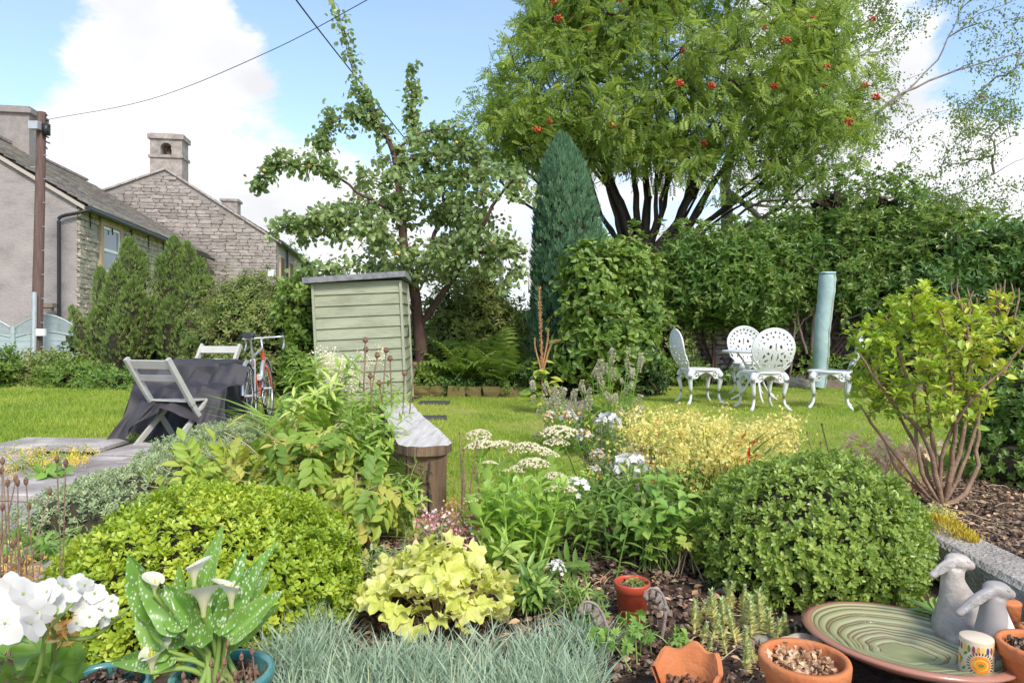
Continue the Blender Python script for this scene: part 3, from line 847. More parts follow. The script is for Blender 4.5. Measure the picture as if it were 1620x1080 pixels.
# --- the stone house behind
CB = A_([-12.0, 34.6, 0.]); LB = 13.; SB = 5.28; ZEB, ZRB = 5.75, 9.15
hb = thing('stone_gabled_house', 'tall rubble stone house with a small bell turret on its gable', 'house', CB)
profB = [(0, -.3), (0, ZEB), (SB, ZRB), (SB+2.72, 8.05), (13., 6.0), (13., -.3)]
m = MB(); prism(m, CB, profB, 0, LB)
gB = m.build('gable_wall', M['mortar'], hb, smooth=False)
def zB(s):
    return float(np.interp(s, [0, SB, SB+2.72, 13.], [ZEB, ZRB, 8.05, 6.0]))-.03
def visB(q): # the stones that show largest: right half first, upper rows first
    return abs(q[0]-4.2)-q[1]*.7
stones(gB, CB+(-aw)*.03, bw, 9.2, zB, 1.6, (.13, .21), (.3, .75), .08, ST, limit=300, key=visB, mat=M['stone'], proud=0)
# bw runs left, so stones() puts its normal on the far side: nothing depends on it here
m = MB()
for (s0, z0, s1, z1) in ((-.12, ZEB-.02, SB, ZRB+.06), (SB+2.72, 8.1, SB, ZRB+.06), (13.1, 6.0, SB+2.72, 8.1)):
    n = int(math.hypot(s1-s0, z1-z0)/.6)
    for k in range(n):
        f0, f1 = k/n, (k+.97)/n
        a = CB-aw*.05+bw*(s0+(s1-s0)*f0)+A_([0, 0, z0+(z1-z0)*f0]); b = CB-aw*.05+bw*(s0+(s1-s0)*f1)+A_([0, 0, z0+(z1-z0)*f1])
        m.beam(a+aw*.1, b+aw*.1, .32, .09)
m.build('coping', M['stone'], hb, smooth=False)
m = MB(); prism(m, CB+aw*.25, [(-.2, ZEB-.12), (-.2, ZEB-.02), (SB, ZRB), (SB+2.72, 8.06), (SB+2.72, 7.95), (SB, ZRB-.12)], 0, LB-.3, roof=True)
rfB = m.build('roof', M['slate'], hb, smooth=False)
slates(CB, -.25, ZEB-.04, SB, ZRB-.02, LB, rfB, M['slate'], t0=.3)
# bell turret
bc = CB+bw*SB+aw*.55; ang = math.atan2(-bw[1], -bw[0])
def turret():
    t = MB(); W, D = 1.5, 1.0
    fx, fy = A_([math.cos(ang), math.sin(ang), 0]), A_([-math.sin(ang), math.cos(ang), 0])
    def q(x, y, z): return bc+fx*x+fy*y+A_([0, 0, z])
    z0 = ZRB-.75
    def blk(x0, x1, za, zb, d=D): t.box(q((x0+x1)/2, 0, (za+zb)/2), (x1-x0, d, zb-za), ang)
    blk(-W/2, W/2, z0, ZRB+.62); blk(-W/2-.07, W/2+.07, ZRB+.62, ZRB+.76, D+.16)
    za, zb = ZRB+.76, ZRB+1.55; hw = .26
    blk(-W/2, -hw, za, zb); blk(hw, W/2, za, zb)
    arch = [(-hw*math.cos(a), za+.36+hw*math.sin(a)) for a in np.linspace(0, math.pi, 11)]
    for k in range(10):
        (xa, z1), (xb, z2) = arch[k], arch[k+1]
        v = [q(xa, -D/2, z1), q(xb, -D/2, z2), q(xb, -D/2, zb), q(xa, -D/2, zb), q(xa, D/2, z1), q(xb, D/2, z2), q(xb, D/2, zb), q(xa, D/2, zb)]
        t.add(v, [[0, 1, 2, 3], [5, 4, 7, 6], [0, 4, 5, 1]])
    blk(-W/2-.1, W/2+.1, zb, zb+.24, D+.2); blk(-W/2, W/2, zb+.24, zb+.3, D*.9)
    tb = t.build('bell_turret', M['stone'], hb, smooth=False)
    b = MB(); b.lathe([(.0, .42), (.06, .41), (.1, .33), (.13, .16), (.19, .05), (.2, .02), (.16, .0)], 14, q(0, 0, za+.08)); b.tube([q(-.26, 0, za+.52), q(.26, 0, za+.52)], .03, 6)
    b.build('bell', M['rust_brown'], tb)
turret()
c = A_([-17.35, 42.0, 0]); m = MB(); m.box(c+A_([0, 0, 8.6]), (.9, .9, 1.2), ang); m.box(c+A_([0, 0, 9.2]), (1.1, 1.1, .14), ang); m.build('chimney', M['stone'], rfB, smooth=False)
# side wall of the stone house, render and brown windows
nB = -bw
def onB(t, z, out): return CB+aw*t+nB*out+A_([0, 0, z])
m = MB(); m.add([onB(.02, -.3, .02), onB(LB, -.3, .02), onB(LB, ZEB-.02, .02), onB(.02, ZEB-.02, .02)], [[0, 1, 2, 3]]); m.build('side_wall', M['render'], hb, smooth=False)
for t in (1.2, 4.0, 7.4):
    w = MB(); w.beam(onB(t, 3.4, .05), onB(t, 5.1, .05), .12, 1.15, up=aw); wo = w.build('window', M['sandstone'], hb, smooth=False)
    w = MB(); w.beam(onB(t, 3.5, .09), onB(t, 5.0, .09), .09, .9, up=aw); w.build('pane', M['rust_brown'], wo, smooth=False)
    w = MB(); w.beam(onB(t-.7, 3.32, .12), onB(t+.7, 3.32, .12), .3, .14); w.build('sill', M['sandstone'], wo, smooth=False)
m = MB(); m.tube([onB(-.3, ZEB-.1, .33), onB(LB, ZEB-.12, .33)], .08, 8); m.build('gutter', M['black_plastic'], hb)
m = MB(); m.tube([onB(2.6, ZEB-.15, .12), onB(2.6, .5, .12)], .06, 8); m.build('downpipe', M['black_plastic'], hb)
m = MB(); m.box(CB+bw*.25-aw*.06+A_([0, 0, 4.1]), (.3, .12, .35), ang); m.build('alarm_box', M['upvc'], hb, smooth=False)

# --- telegraph pole, fence, wires
pb = A_([-12.45, 17.6, 0.]); 
tp_ = thing('telegraph_pole', 'tall dark wooden telegraph pole in front of the roughcast gable', 'pole', pb)
top = P(66, 178, 17.9); bot = P(57, 600, 17.6)
m = MB(); m.tube(spline([bot, (bot+top)/2, top], 10), np.linspace(.135, .105, 10), 12); m.build('pole_shaft', M['pole'], tp_)
m = MB(); m.tube([P(53, 600, 17.45), P(54.5, 462, 17.45)], .06, 8); m.build('conduit', M['galv'], tp_)
m = MB(); m.box(P(56, 199, 17.7), (.24, .2, .2)); m.build('junction_box', M['galv'], tp_, smooth=False)
m = MB()
for k in range(7): m.tube([P(72, 184+k*8, 17.8), P(72+3+2*(k % 3), 182+k*9, 17.8)], .02, 5)
m.box(P(73, 205, 17.8), (.14, .14, .3)); m.build('insulators', M['black_plastic'], tp_)
m = MB()
for k in range(17):
    s = -1 if k % 2 else 1; f = .12+.76*k/17; q = bot+(top-bot)*f
    m.tube([q+A_([s*.1, -.03, 0]), q+A_([s*.22, -.05, 0])], .012, 5)
m.build('climbing_pegs', M['galv'], tp_)
m = MB(); m.tube([P(63, 520, 17.6)+A_([0, -.01, 0]), P(63, 531, 17.6)+A_([0, -.01, 0])], .155, 12, cap=False); m.build('marker_band', M['upvc'], tp_)
def wire(pts, rad, label):
    m = MB(); m.tube(spline(pts, 40), rad, 5); o = m.build('overhead_wire', M['black_plastic']); setp(o, label, 'wire')
wire([P(72, 190, 17.8), P(235, 158, 15), P(425, 82, 12), P(640, -32, 9)], .007, 'thin overhead wire running up from the telegraph pole')
wire([P(430, -60, 8.), P(470, 2, 9), P(560, 118, 12), P(690, 280, 16), P(790, 395, 21)], .012, 'dark overhead cable slanting down behind the apple tree')

fn = thing('garden_fence', 'blue-grey panel fence with arched lattice top behind the telegraph pole', 'fence', (-13.6, 18.6, 0))
def fence():
    Y = 18.55; x0, x1 = -15.6, -11.9; zb = .1
    for k in range(4):
        z = zb+.09+k*.2
        m = MB(); m.beam((x0, Y+.012*(k % 2), z+.1), (x1, Y+.012*(k % 2), z+.1), .022, .19); m.build('board', M['fence_paint'], fn, smooth=False)
    mids = [(-13.55, -11.9), (-15.5, -13.7)]
    for (a, b) in mids:
        top = lambda x: 1.16+.34*math.sin(math.pi*np.clip((x-a)/(b-a), 0, 1))
        lo = lambda x: .9+.14*math.sin(math.pi*np.clip((x-a)/(b-a), 0, 1))
        m = MB(); xs = np.linspace(a, b, 16)
        m.tube([(x, Y, top(x)) for x in xs], .03, 4); m.tube([(x, Y, lo(x)) for x in xs], .03, 4); m.build('lattice_frame', M['fence_paint'], fn, smooth=False)
        m = MB(); n = 22
        for s in (-1, 1):
            for x in np.linspace(a-.6, b+.6, n*2):
                pts = [(x+s*(z-.9), Y+.008*s, z) for z in np.linspace(.85, 1.6, 40)]
                pts = [p for p in pts if a < p[0] < b and lo(p[0]) < p[2] < top(p[0])]
                if len(pts) > 3: m.beam(pts[0], pts[-1], .02, .012, up=(0, 1, 0))
        m.build('lattice', M['fence_paint'], fn, smooth=False)
    for x in (-13.6, -11.85):
        m = MB(); m.box((x, Y, .55), (.1, .1, 1.3)); m.build('post', M['fence_paint'], fn, smooth=False)
fence()

# dry stone wall at the back of the right lawn
dw = thing('dry_stone_wall', 'old dark dry stone wall behind the white garden table', 'wall', (5.2, 12.4, 0))
m = MB(); m.box((5.9, 12.55, .66), (7.0, .42, 1.32)); m.build('wall_core', M['wall_dark'], dw, smooth=False)
stones(dw, (2.45, 12.3, 0), (1, 0), 6.9, lambda s: 1.42+.06*math.sin(s*2.3), .03, (.07, .13), (.18, .42), .2, SD, limit=300, key=lambda q: abs(q[0]-1.8), mat=M['wall_stone'])
# low mossy edging wall in front of the ferns
lw = thing('mossy_edging_wall', 'low mossy stone edging at the end of the middle lawn', 'wall', (-.55, 10.5, 0))
x = -1.55
while x < .5:
    w = rng.uniform(.2, .45); put('stone', SM[int(rng.integers(6))], lw, (x+w/2, 10.5+rng.normal()*.02, .075), (0, rng.normal()*.03, rng.normal()*.04), (w*.97, .2, .17)); x += w
# kerb and timber edging
kb = thing('garden_kerb', 'long rough concrete kerb holding back the soil bed', 'kerb', (K0+K1)/2)
s = -.35
for L_ in (.95, .8, 1.05):
    c = K0+kd*(s+L_/2)+kn*.1
    b = MB(); b.box((0, 0, 0), (L_-.012, .2, .17), 0, bev=.018)
    me = b.mesh('kerb_stone', M['concrete'], False); put('kerb_stone', me, kb, (c[0], c[1], .075), (0, 0, math.atan2(kd[1], kd[0])))
    s += L_
ed = thing('timber_edging', 'old grey timber sleeper edging at the back of the chair lawn', 'edging', (4.6, 11.2, .1))
for (a, b, h) in (((3.9, 11.75, .2), (5.6, 11.5, .2), .16), ((4.6, 11.2, .16), (7.4, 9.6, .16), .12)):
    m = MB(); m.beam(a, b, .13, h); m.build('sleeper', M['timber'], ed, smooth=False)
o = put('log', SD[3], None, (4.55, 11.1, .2), (0, .2, -.3), (.6, .2, .16)); setp(o, 'short grey split log lying by the parasol foot', 'log')
# rail fence on the bank and far glimpses
for (x0, x1, Y, lab) in ((2.4, 9.5, 15.2, 'weathered wooden rail fence on the bank behind the wall'), (-1.4, 1.6, 16.5, 'wooden rail fence glimpsed between the ferns and the cypress')):
    f = thing('rail_fence', lab, 'fence', ((x0+x1)/2, Y, float(hgt((x0+x1)/2, Y))))
    zf = float(hgt(x0, Y)); zf2 = float(hgt(x1, Y))
    for k, hgt_ in enumerate((.35, .62)):
        m = MB(); m.beam((x0, Y-.06, zf+hgt_), (x1, Y-.06, zf2+hgt_), .05, .11); m.build('rail', M['rail'], f, smooth=False)
    for q in np.linspace(x0, x1, 5):
        z = float(hgt(q, Y)); m = MB(); m.box((q, Y, z+.3), (.1, .1, 1.0)); m.build('post', M['rail'], f, smooth=False)
m = MB(); q = P(793, 520, 21); m.tube([q+A_([0, 0, -1.0]), P(793, 395, 21)], .07, 8); o = m.build('lamp_post', M['galv']); setp(o, 'slim grey post standing beyond the ferns', 'post')
hc = thing('far_cottage', 'small far stone cottage glimpsed beside the slim grey post', 'house', P(815, 500, 60))
q = P(820, 500, 60); m = MB(); m.box(q+A_([3.2, 0, .4]), (4.2, 4, 3.6)); m.build('wall', M['stone_warm'], hc, smooth=False)
m = MB(); m.add([q+A_(p) for p in ((.9, -2.2, 2.2), (5.5, -2.2, 2.2), (5.5, 0, 3.8), (.9, 0, 3.8), (.9, 2.2, 2.2), (5.5, 2.2, 2.2))], [[0, 1, 2, 3], [3, 2, 5, 4]]); m.build('roof', M['slate'], hc, smooth=False)

# ================================================================ shed
def shed():
    base = A_([-2.02, 9.2, 0.]); W, D, H = 1.19, .8, 1.66
    t = thing('garden_shed', 'small sage green lap-boarded tool shed with grey felt roof', 'shed', base)
    t.rotation_euler = (R(1.2), R(-2.6), R(4))
    # local coordinates; front at y = 0
    def B_(m, name, mat, parent=t, smooth=False):
        o = bpy.data.objects.new(name, m.mesh(name, mat, smooth)); COL.objects.link(o); o.parent = parent; return o
    n = 11; bh = H/n
    m = MB(); m.box((0, D/2+.03, H/2), (W-.06, D-.02, H-.02)); body = B_(m, 'shed_frame', M['shed_edge'])
    def board():
        b = MB(); w = W/2-.026
        pr = [(-.03, 0), (-.03, .004), (-.008, bh+.012), (.004, bh+.012), (.004, 0)]
        v = A_([[x, y, z] for x in (-w, w) for (y, z) in pr]); k = len(pr)
        f = [[i, (i+1) % k, (i+1) % k+k, i+k] for i in range(k)]
        b.add(v, f); b.add(v[:k], [[0, 1, 2], [0, 2, 3], [0, 3, 4]]); b.add(v[k:], [[2, 1, 0], [3, 2, 0], [4, 3, 0]])
        return b.mesh('board', M['shed_paint'], False)
    me = board()
    for i in range(n):
        o = put('board', me, None, (rng.normal()*.002, .012, i*bh)); o.parent = t; o.rotation_euler = (0, R(rng.normal()*.15), 0)
    # side boards
    for i in range(n):
        o = put('board', me, None, (W/2-.012, D/2+.03, i*bh), (0, 0, R(90)), ((D-.02)/(W-.05), 1, 1)); o.parent = t
    for x in (-W/2+.012, W/2-.012):
        m = MB(); m.box((x, -.012, H/2), (.034, .05, H)); B_(m, 'corner_trim', M['shed_edge'])
    m = MB(); m.box((W/2+.02, D-.0, H/2), (.03, .05, H)); B_(m, 'corner_trim', M['shed_edge'])
    rf = MB(); z0, z1 = H+.01, H+.05
    v = [(-W/2-.1, -.12, z0-.0), (W/2+.07, -.12, z1), (W/2+.07, D+.1, z1-.02), (-W/2-.1, D+.1, z0-.03)]
    th = .075; v = A_(v); v2 = v+A_([0, 0, th])
    rf.add(np.vstack([v, v2]), [[3, 2, 1, 0], [4, 5, 6, 7], [0, 1, 5, 4], [1, 2, 6, 5], [2, 3, 7, 6], [3, 0, 4, 7]])
    roof = B_(rf, 'felt_roof', M['felt'])
    m = MB(); m.box((W/2+.035, D*.5, H*.58), (.012, .05, .14)); B_(m, 'hasp', M['black_plastic'])
    return t
shed()
for k, (u, v) in enumerate(((686, 640), (684, 664))):
    q = G(u, v); m = MB(); m.box((q[0], q[1], .02), (.42-.1*k, .36-.1*k, .04), .1*k, bev=.01)
    o = m.build('stepping_slab', M['dark_slab'], None, smooth=False); setp(o, ['black square stepping slab close to the shed corner', 'smaller black stepping slab nearer the plank bench'][k], 'slab')

# ================================================================ plank bench
def bench():
    a, b = A_([-.42, 3.42, .34]), A_([-.97, 5.62, .34]); ax = unit(b-a); sx = A_([ax[1], -ax[0], 0])
    t = thing('plank_bench', 'rustic bench of one thick weathered plank on log legs', 'bench', (-.65, 4.4, 0))
    L = np.linalg.norm(b-a); ss = np.linspace(0, L, 18); m = MB(); cols = 9; rows = []
    for i, s in enumerate(ss):
        w = .135+.008*math.sin(s*3.1)+.002*rng.normal()
        if i == 0: w = .105
        for zz in (0, 1):
            for c in np.linspace(-1, 1, cols):
                z = (.05 if zz else 0)+(.0015*math.sin(c*5+s*7) if zz else 0) - (.006 if abs(c) == 1 and zz else 0)
                sft = .05*abs(c)**3 if i == 0 else 0
                rows.append(a+ax*(s+sft)+sx*w*c+A_([0, 0, z]))
    v = A_(rows); n = cols*2; f = []
    for i in range(len(ss)-1):
        for c in range(cols-1):
            p = i*n+cols+c; f.append([p, p+1, p+1+n, p+n])
            p = i*n+c; f.append([p+1, p, p+n, p+1+n])
        for (lo, hi) in ((0, cols), (cols-1, 2*cols-1)):
            p, q = i*n+lo, i*n+hi; f.append([p, q, q+n, p+n] if lo else [q, p, p+n, q+n])
    mt = MB(); mt.add(v, f); 
    for e in (0, (len(ss)-1)*n):
        mt.add(v[e:e+n], [[c, c+1, cols+c+1, cols+c] if e == 0 else [c+1, c, cols+c, cols+c+1] for c in range(cols-1)])
    o = mt.build('plank', M['bench_top'], t, smooth=False)
    # darker sawn edge under the top
    me = o.data; me.materials.append(M['bench_edge'])
    for p in me.polygons:
        if p.normal.z < .5: p.material_index = 1
    for (s, w) in ((.12, .21), (1.85, .2)):
        c = a+ax*s; g = MB()
        k = 10; an = np.linspace(0, 2*np.pi, k, endpoint=False)
        pr = [(.0, 1.06), (.1, 1.0), (.2, .98), (.338, 1.02)]
        vv = []
        for (z, sc) in pr:
            for q in an:
                rr = w/2*sc/max(abs(math.cos(q)), abs(math.sin(q)))**.72*(1+.02*rng.normal())
                vv.append([c[0]+rr*math.cos(q+.2), c[1]+rr*.8*math.sin(q+.2), z])
        ff = [[i*k+j, i*k+(j+1) % k, (i+1)*k+(j+1) % k, (i+1)*k+j] for i in range(3) for j in range(k)]
        g.add(vv, ff); lg = g.build('leg', M['bench_edge'], t, smooth=False)
        if s < 1:
            x = MB(); x.tube(spline([c+A_([.03, -.092, -.03]), c+A_([.022, -.094, -.14]), c+A_([.034, -.094, -.24]), c+A_([.02, -.092, -.335])], 12)+rng.normal(size=(12, 3))*.002, [.003, .006, .009, .006, .004, .006, .01, .008, .005, .004, .008, .006], 5, flat=1.); x.build('split', M['wall_dark'], lg)
bench()

# ================================================================ white cast metal furniture
def local(name, m, mat, parent, smooth=True):
    o = bpy.data.objects.new(name, m.mesh(name, mat, smooth)); COL.objects.link(o); o.parent = parent; return o
def pierced(nx, nz, x0, x1, z0, z1, solidf, mapf, th):
    """a cast panel: grid cells where solidf(x, z) is true, given thickness th, mapped by mapf"""
    xs, zs = np.linspace(x0, x1, nx+1), np.linspace(z0, z1, nz+1)
    X, Z = np.meshgrid((xs[1:]+xs[:-1])/2, (zs[1:]+zs[:-1])/2); S = solidf(X, Z)
    gx, gz = np.meshgrid(xs, zs); m = MB()
    fr = mapf(gx.ravel(), gz.ravel(), th/2); bk = mapf(gx.ravel(), gz.ravel(), -th/2); V = np.vstack([fr, bk]); o = len(fr); w = nx+1
    f = []
    for j in range(nz):
        for i in range(nx):
            if not S[j, i]: continue
            a, b, c, d = j*w+i, j*w+i+1, (j+1)*w+i+1, (j+1)*w+i
            f += [[a, b, c, d], [d+o, c+o, b+o, a+o]]
            if i == 0 or not S[j, i-1]: f.append([a, d, d+o, a+o])
            if i == nx-1 or not S[j, i+1]: f.append([c, b, b+o, c+o])
            if j == 0 or not S[j-1, i]: f.append([b, a, a+o, b+o])
            if j == nz-1 or not S[j+1, i]: f.append([d, c, c+o, d+o])
    m.add(V, f); return m
def cast_chair():
    t = thing('cast_chair', '', 'chair'); H = .42
    def back(X, Z):
        r = np.hypot(X, (Z-.245)*1.02); a = np.arctan2(Z-.245, X)
        out = (r < .222) & (Z > .13) | (abs(X) < .15+.02*np.sin(Z*30)) & (Z < .2)
        out |= np.hypot(abs(X)-.185, Z-.15) < .038
        h = (r > .172) & (r < .195) & (np.cos(a*24) > .35) & ((a > -.5) | (a < -2.64))
        h |= (r > .128) & (r < .146) & (np.cos(a*14+.6) > .55) & (Z > .2)
        ax = abs(X)
        for (cx, cz, rx, rz, tl) in ((.03, .16, .012, .05, 0), (.075, .2, .03, .016, .7), (.08, .12, .032, .014, -.6), (.055, .27, .02, .03, .4), (.11, .165, .015, .03, .3), (.07, .065, .03, .012, .2), (.025, .06, .01, .03, 0), (.105, .07, .012, .022, 0)):
            dx, dz = ax-cx, Z-cz; qx, qz = dx*math.cos(tl)+dz*math.sin(tl), -dx*math.sin(tl)+dz*math.cos(tl)
            h |= (qx/rx)**2+(qz/rz)**2 < .55
        h |= (ax < .007) & (Z > .22) & (Z < .31)
        return out & ~h
    def bmap(x, z, o): return np.stack([x, -.2-.26*z+.9*x*x+.10*np.maximum(0, z-.25)+o*1.0-.05*np.sin(z*7), H+.015+z*1.0], -1)
    local('backrest', pierced(76, 80, -.225, .225, 0, .468, back, bmap, .016), M['white_metal'], t, False)
    m = MB(); an = np.linspace(-.75, np.pi+.75, 40); rr = .224
    x, z = rr*np.cos(an), .245+rr*np.sin(an)
    m.tube(bmap(x, z, 0), .011, 6); local('back_rim', m, M['white_metal'], t)
    m = MB(); 
    for s in (-1, 1): m.tube(bmap(A_([.15, .2, .21, .16, .12])*s, A_([.02, .07, .12, .1, .04]), 0), [.012, .012, .011, .011, .012], 6)
    local('scroll', m, M['white_metal'], t)
    def seat(X, Y): 
        r = np.hypot(X/1.0, Y); h = (r > .06) & (r < .17) & (np.cos(np.arctan2(Y, X)*12) > .3) & (np.cos(r*90) > -.2); return (r < .215) & ~h
    local('seat', pierced(44, 44, -.22, .22, -.22, .22, seat, lambda x, y, o: np.stack([x, y, H+o+.25*(x*x+y*y)*0], -1), .014), M['white_metal'], t, False)
    m = MB(); an = np.linspace(0, 2*np.pi, 33); m.tube(np.stack([.215*np.cos(an), .215*np.sin(an), an*0+H], -1), .014, 6, closed=True); local('seat_rim', m, M['white_metal'], t)
    # apron: pierced arches between the knees
    def apr(X, Z):
        out = Z > .0+.075*np.cos(np.clip(X/.1, -1, 1)*np.pi/2)**.8
        d = np.hypot(abs(X)-.105, Z-.055); h = (d > .012) & (d < .03) & (np.cos(np.arctan2(Z-.055, abs(X)-.105)*5) > -.35)
        return out & ~h
    for k in range(4):
        a = k*math.pi/2
        def mp(x, z, o, a=a):
            v = np.stack([x, .165+.035*np.cos(x/.17*1.4)+o, H-.105+z], -1); return rotz(v, a)
        local('apron', pierced(52, 16, -.165, .165, 0, .1, apr, mp, .01), M['white_metal'], t, False)
    for (sx, sy) in ((1, 1), (-1, 1), (1, -1), (-1, -1)):
        m = MB(); d = A_([sx, sy, 0])
        pts = [d*.155+A_([0, 0, H-.01]), d*.178+A_([0, 0, H-.07]), d*.172+A_([0, 0, H-.16]), d*.16+A_([0, 0, H-.26]), d*.17+A_([0, 0, .07]), d*.2+A_([0, 0, .022]), d*.215+A_([0, 0, .018])]
        m.tube(spline(pts, 18), spline([[.03], [.034], [.025], [.018], [.015], [.018], [.013]], 18)[:, 0], 8); local('leg', m, M['white_metal'], t)
    return t
ch = cast_chair()
spots = [((2.33, 8.45), -84, 'white cast metal chair in profile, left of the round table by the leafy shrub'),
         ((2.86, 7.78), 5, 'white cast metal chair turned back-on, in front of the round table'),
         ((3.36, 9.55), 178, 'white cast metal chair on the wall side of the table, mostly hidden'),
         ((3.72, 7.95), 66, 'white cast metal chair half hidden by the yellow-green shrub')]
for i, ((x, y), a, lab) in enumerate(spots):
    o = ch if i == 0 else copy_tree(ch)
    o.location = (x, y, .1); o.rotation_euler = (0, 0, R(a)); o['label'] = lab; o['group'] = 'white cast metal chairs round the table'
    o.scale = (1.08, 1.08, 1.02) if i != 2 else (1.1, 1.1, 1.08)
tb = thing('round_table', 'small round white cast metal table between the white chairs', 'table', (3.14, 8.72, .1))
m = MB(); m.lathe([(0, .66), (.40, .66), (.425, .655), (.43, .64), (.42, .625), (.40, .635), (0, .64)], 40, (3.14, 8.72, .1)); m.build('table_top', M['white_metal'], tb)
for k in range(3):
    a = k*2.094+.4; d = A_([math.cos(a), math.sin(a), 0]); c = A_([3.14, 8.72, .1]); m = MB()
    m.tube(c+spline([d*.26+A_([0, 0, .63]), d*.16+A_([0, 0, .5]), d*.09+A_([0, 0, .3]), d*.2+A_([0, 0, .1]), d*.33+A_([0, 0, .015])], 16), .014, 6); m.build('leg', M['white_metal'], tb)
m = MB(); an = np.linspace(0, 2*np.pi, 25); m.tube(np.stack([3.14+.11*np.cos(an), 8.72+.11*np.sin(an), an*0+.4], -1), .01, 6, closed=True); m.build('brace_ring', M['white_metal'], tb)
# ---- parasol in its cover
pa = G(1294, 616, .1); pT = P(1309, 433, 10.35)
par = thing('covered_parasol', 'folded garden parasol in a pale blue-green cover standing on the lawn', 'parasol', pa)
m = MB(); n = 22; 
for_pts = [pa+(pT-pa)*f+A_([.012*math.sin(f*9), .01*math.cos(f*7), 0]) for f in np.linspace(.03, 1, n)]
rads = [.11+.015*f+.003*math.sin(f*23) for f in np.linspace(0, 1, n)]; rads[-1] *= .92
v0 = m.n; m.tube(for_pts, rads, 18, flat=1.0)
for i, v in enumerate(m.v): m.v[i] = v + .004*np.stack([np.sin(v[:, 2]*31+v[:, 0]*40), np.sin(v[:, 2]*27), np.zeros(len(v))], -1)
cv = m.build('cover', M['parasol'], par)
m = MB(); m.tube([p+A_([.062, -.1, 0]) for p in for_pts], .012, 5); m.build('zip', M['shed_edge'], par)
m = MB(); m.box((pT[0], pT[1], pT[2]+.012), (.2, .14, .03)); m.build('top_seam', M['parasol'], par)
m = MB(); m.tube([pa+A_([0, 0, -.05]), pa+A_([0, 0, .1])], .028, 8); m.build('pole', M['timber'], par)
rp = MB(); rp.tube(spline([P(1340, 505, 10.2), P(1370, 492, 10.2), P(1410, 462, 10.2)], 10), .006, 5); setp(rp.build('washing_line', M['black_plastic']), 'thin dark line tied beside the parasol cover', 'rope')

# ================================================================ folding chairs, cover, bicycle
def folding_chair():
    t = thing('folding_chair', '', 'chair')
    W = .46
    # seat at .45, chair faces +y; back uprights lean backwards (-y) and run on to the front feet
    bt, bb = A_([0, -.33, .84]), A_([0, .24, .0]); pv = A_([0, -.04, .42])
    for s in (-1, 1):
        x = s*W/2
        m = MB(); m.beam((x, -.31, .84), (x, -.02, .40), .032, .05, up=(0, 1, .5)); local('back_upright', m, M['chair_wood'], t, False)
        m = MB(); m.beam((x*.98, -.03, .42), (x*.98, .26, .0), .026, .045, up=(0, 1, .5)); local('leg', m, M['chair_wood'], t, False)
        m = MB(); m.beam((x*.86, .2, .42), (x*.86, -.26, .0), .026, .045, up=(0, 1, -.5)); local('leg', m, M['chair_wood'], t, False)
    for (z, y, h) in ((.785, -.29, .085), (.655, -.205, .06)):
        m = MB(); m.beam((-W/2, y+.03, z), (W/2, y+.03, z), .018, h, up=(0, -.5, 1)); local('back_slat', m, M['chair_wood'], t, False)
    for k in range(6):
        y = -.04+k*.06; m = MB(); m.beam((-W/2+.03, y, .435), (W/2-.03, y, .435), .05, .018); local('seat_slat', m, M['chair_wood'], t, False)
    for (y, z) in ((.235, .05), (-.23, .04)):
        m = MB(); m.beam((-W/2+.03, y, z), (W/2-.03, y, z), .03, .03); local('rail', m, M['chair_wood'], t, False)
    return t
fc = folding_chair()
q = G(264, 708); fc.location = (q[0]+.0, q[1]+.12, 0); fc.rotation_euler = (0, 0, R(-20)); fc['label'] = 'pale grey folding chair pushed against the covered table'; fc['group'] = 'folding garden chairs'
fc.scale = (.98, .9, .9)
f2 = copy_tree(fc); f2.location = (-3.36, 7.45, 0); f2.rotation_euler = (0, 0, R(172)); f2.scale = (1, 1, 1.0); f2['label'] = 'pale folding chair behind the covered table, only its back showing'
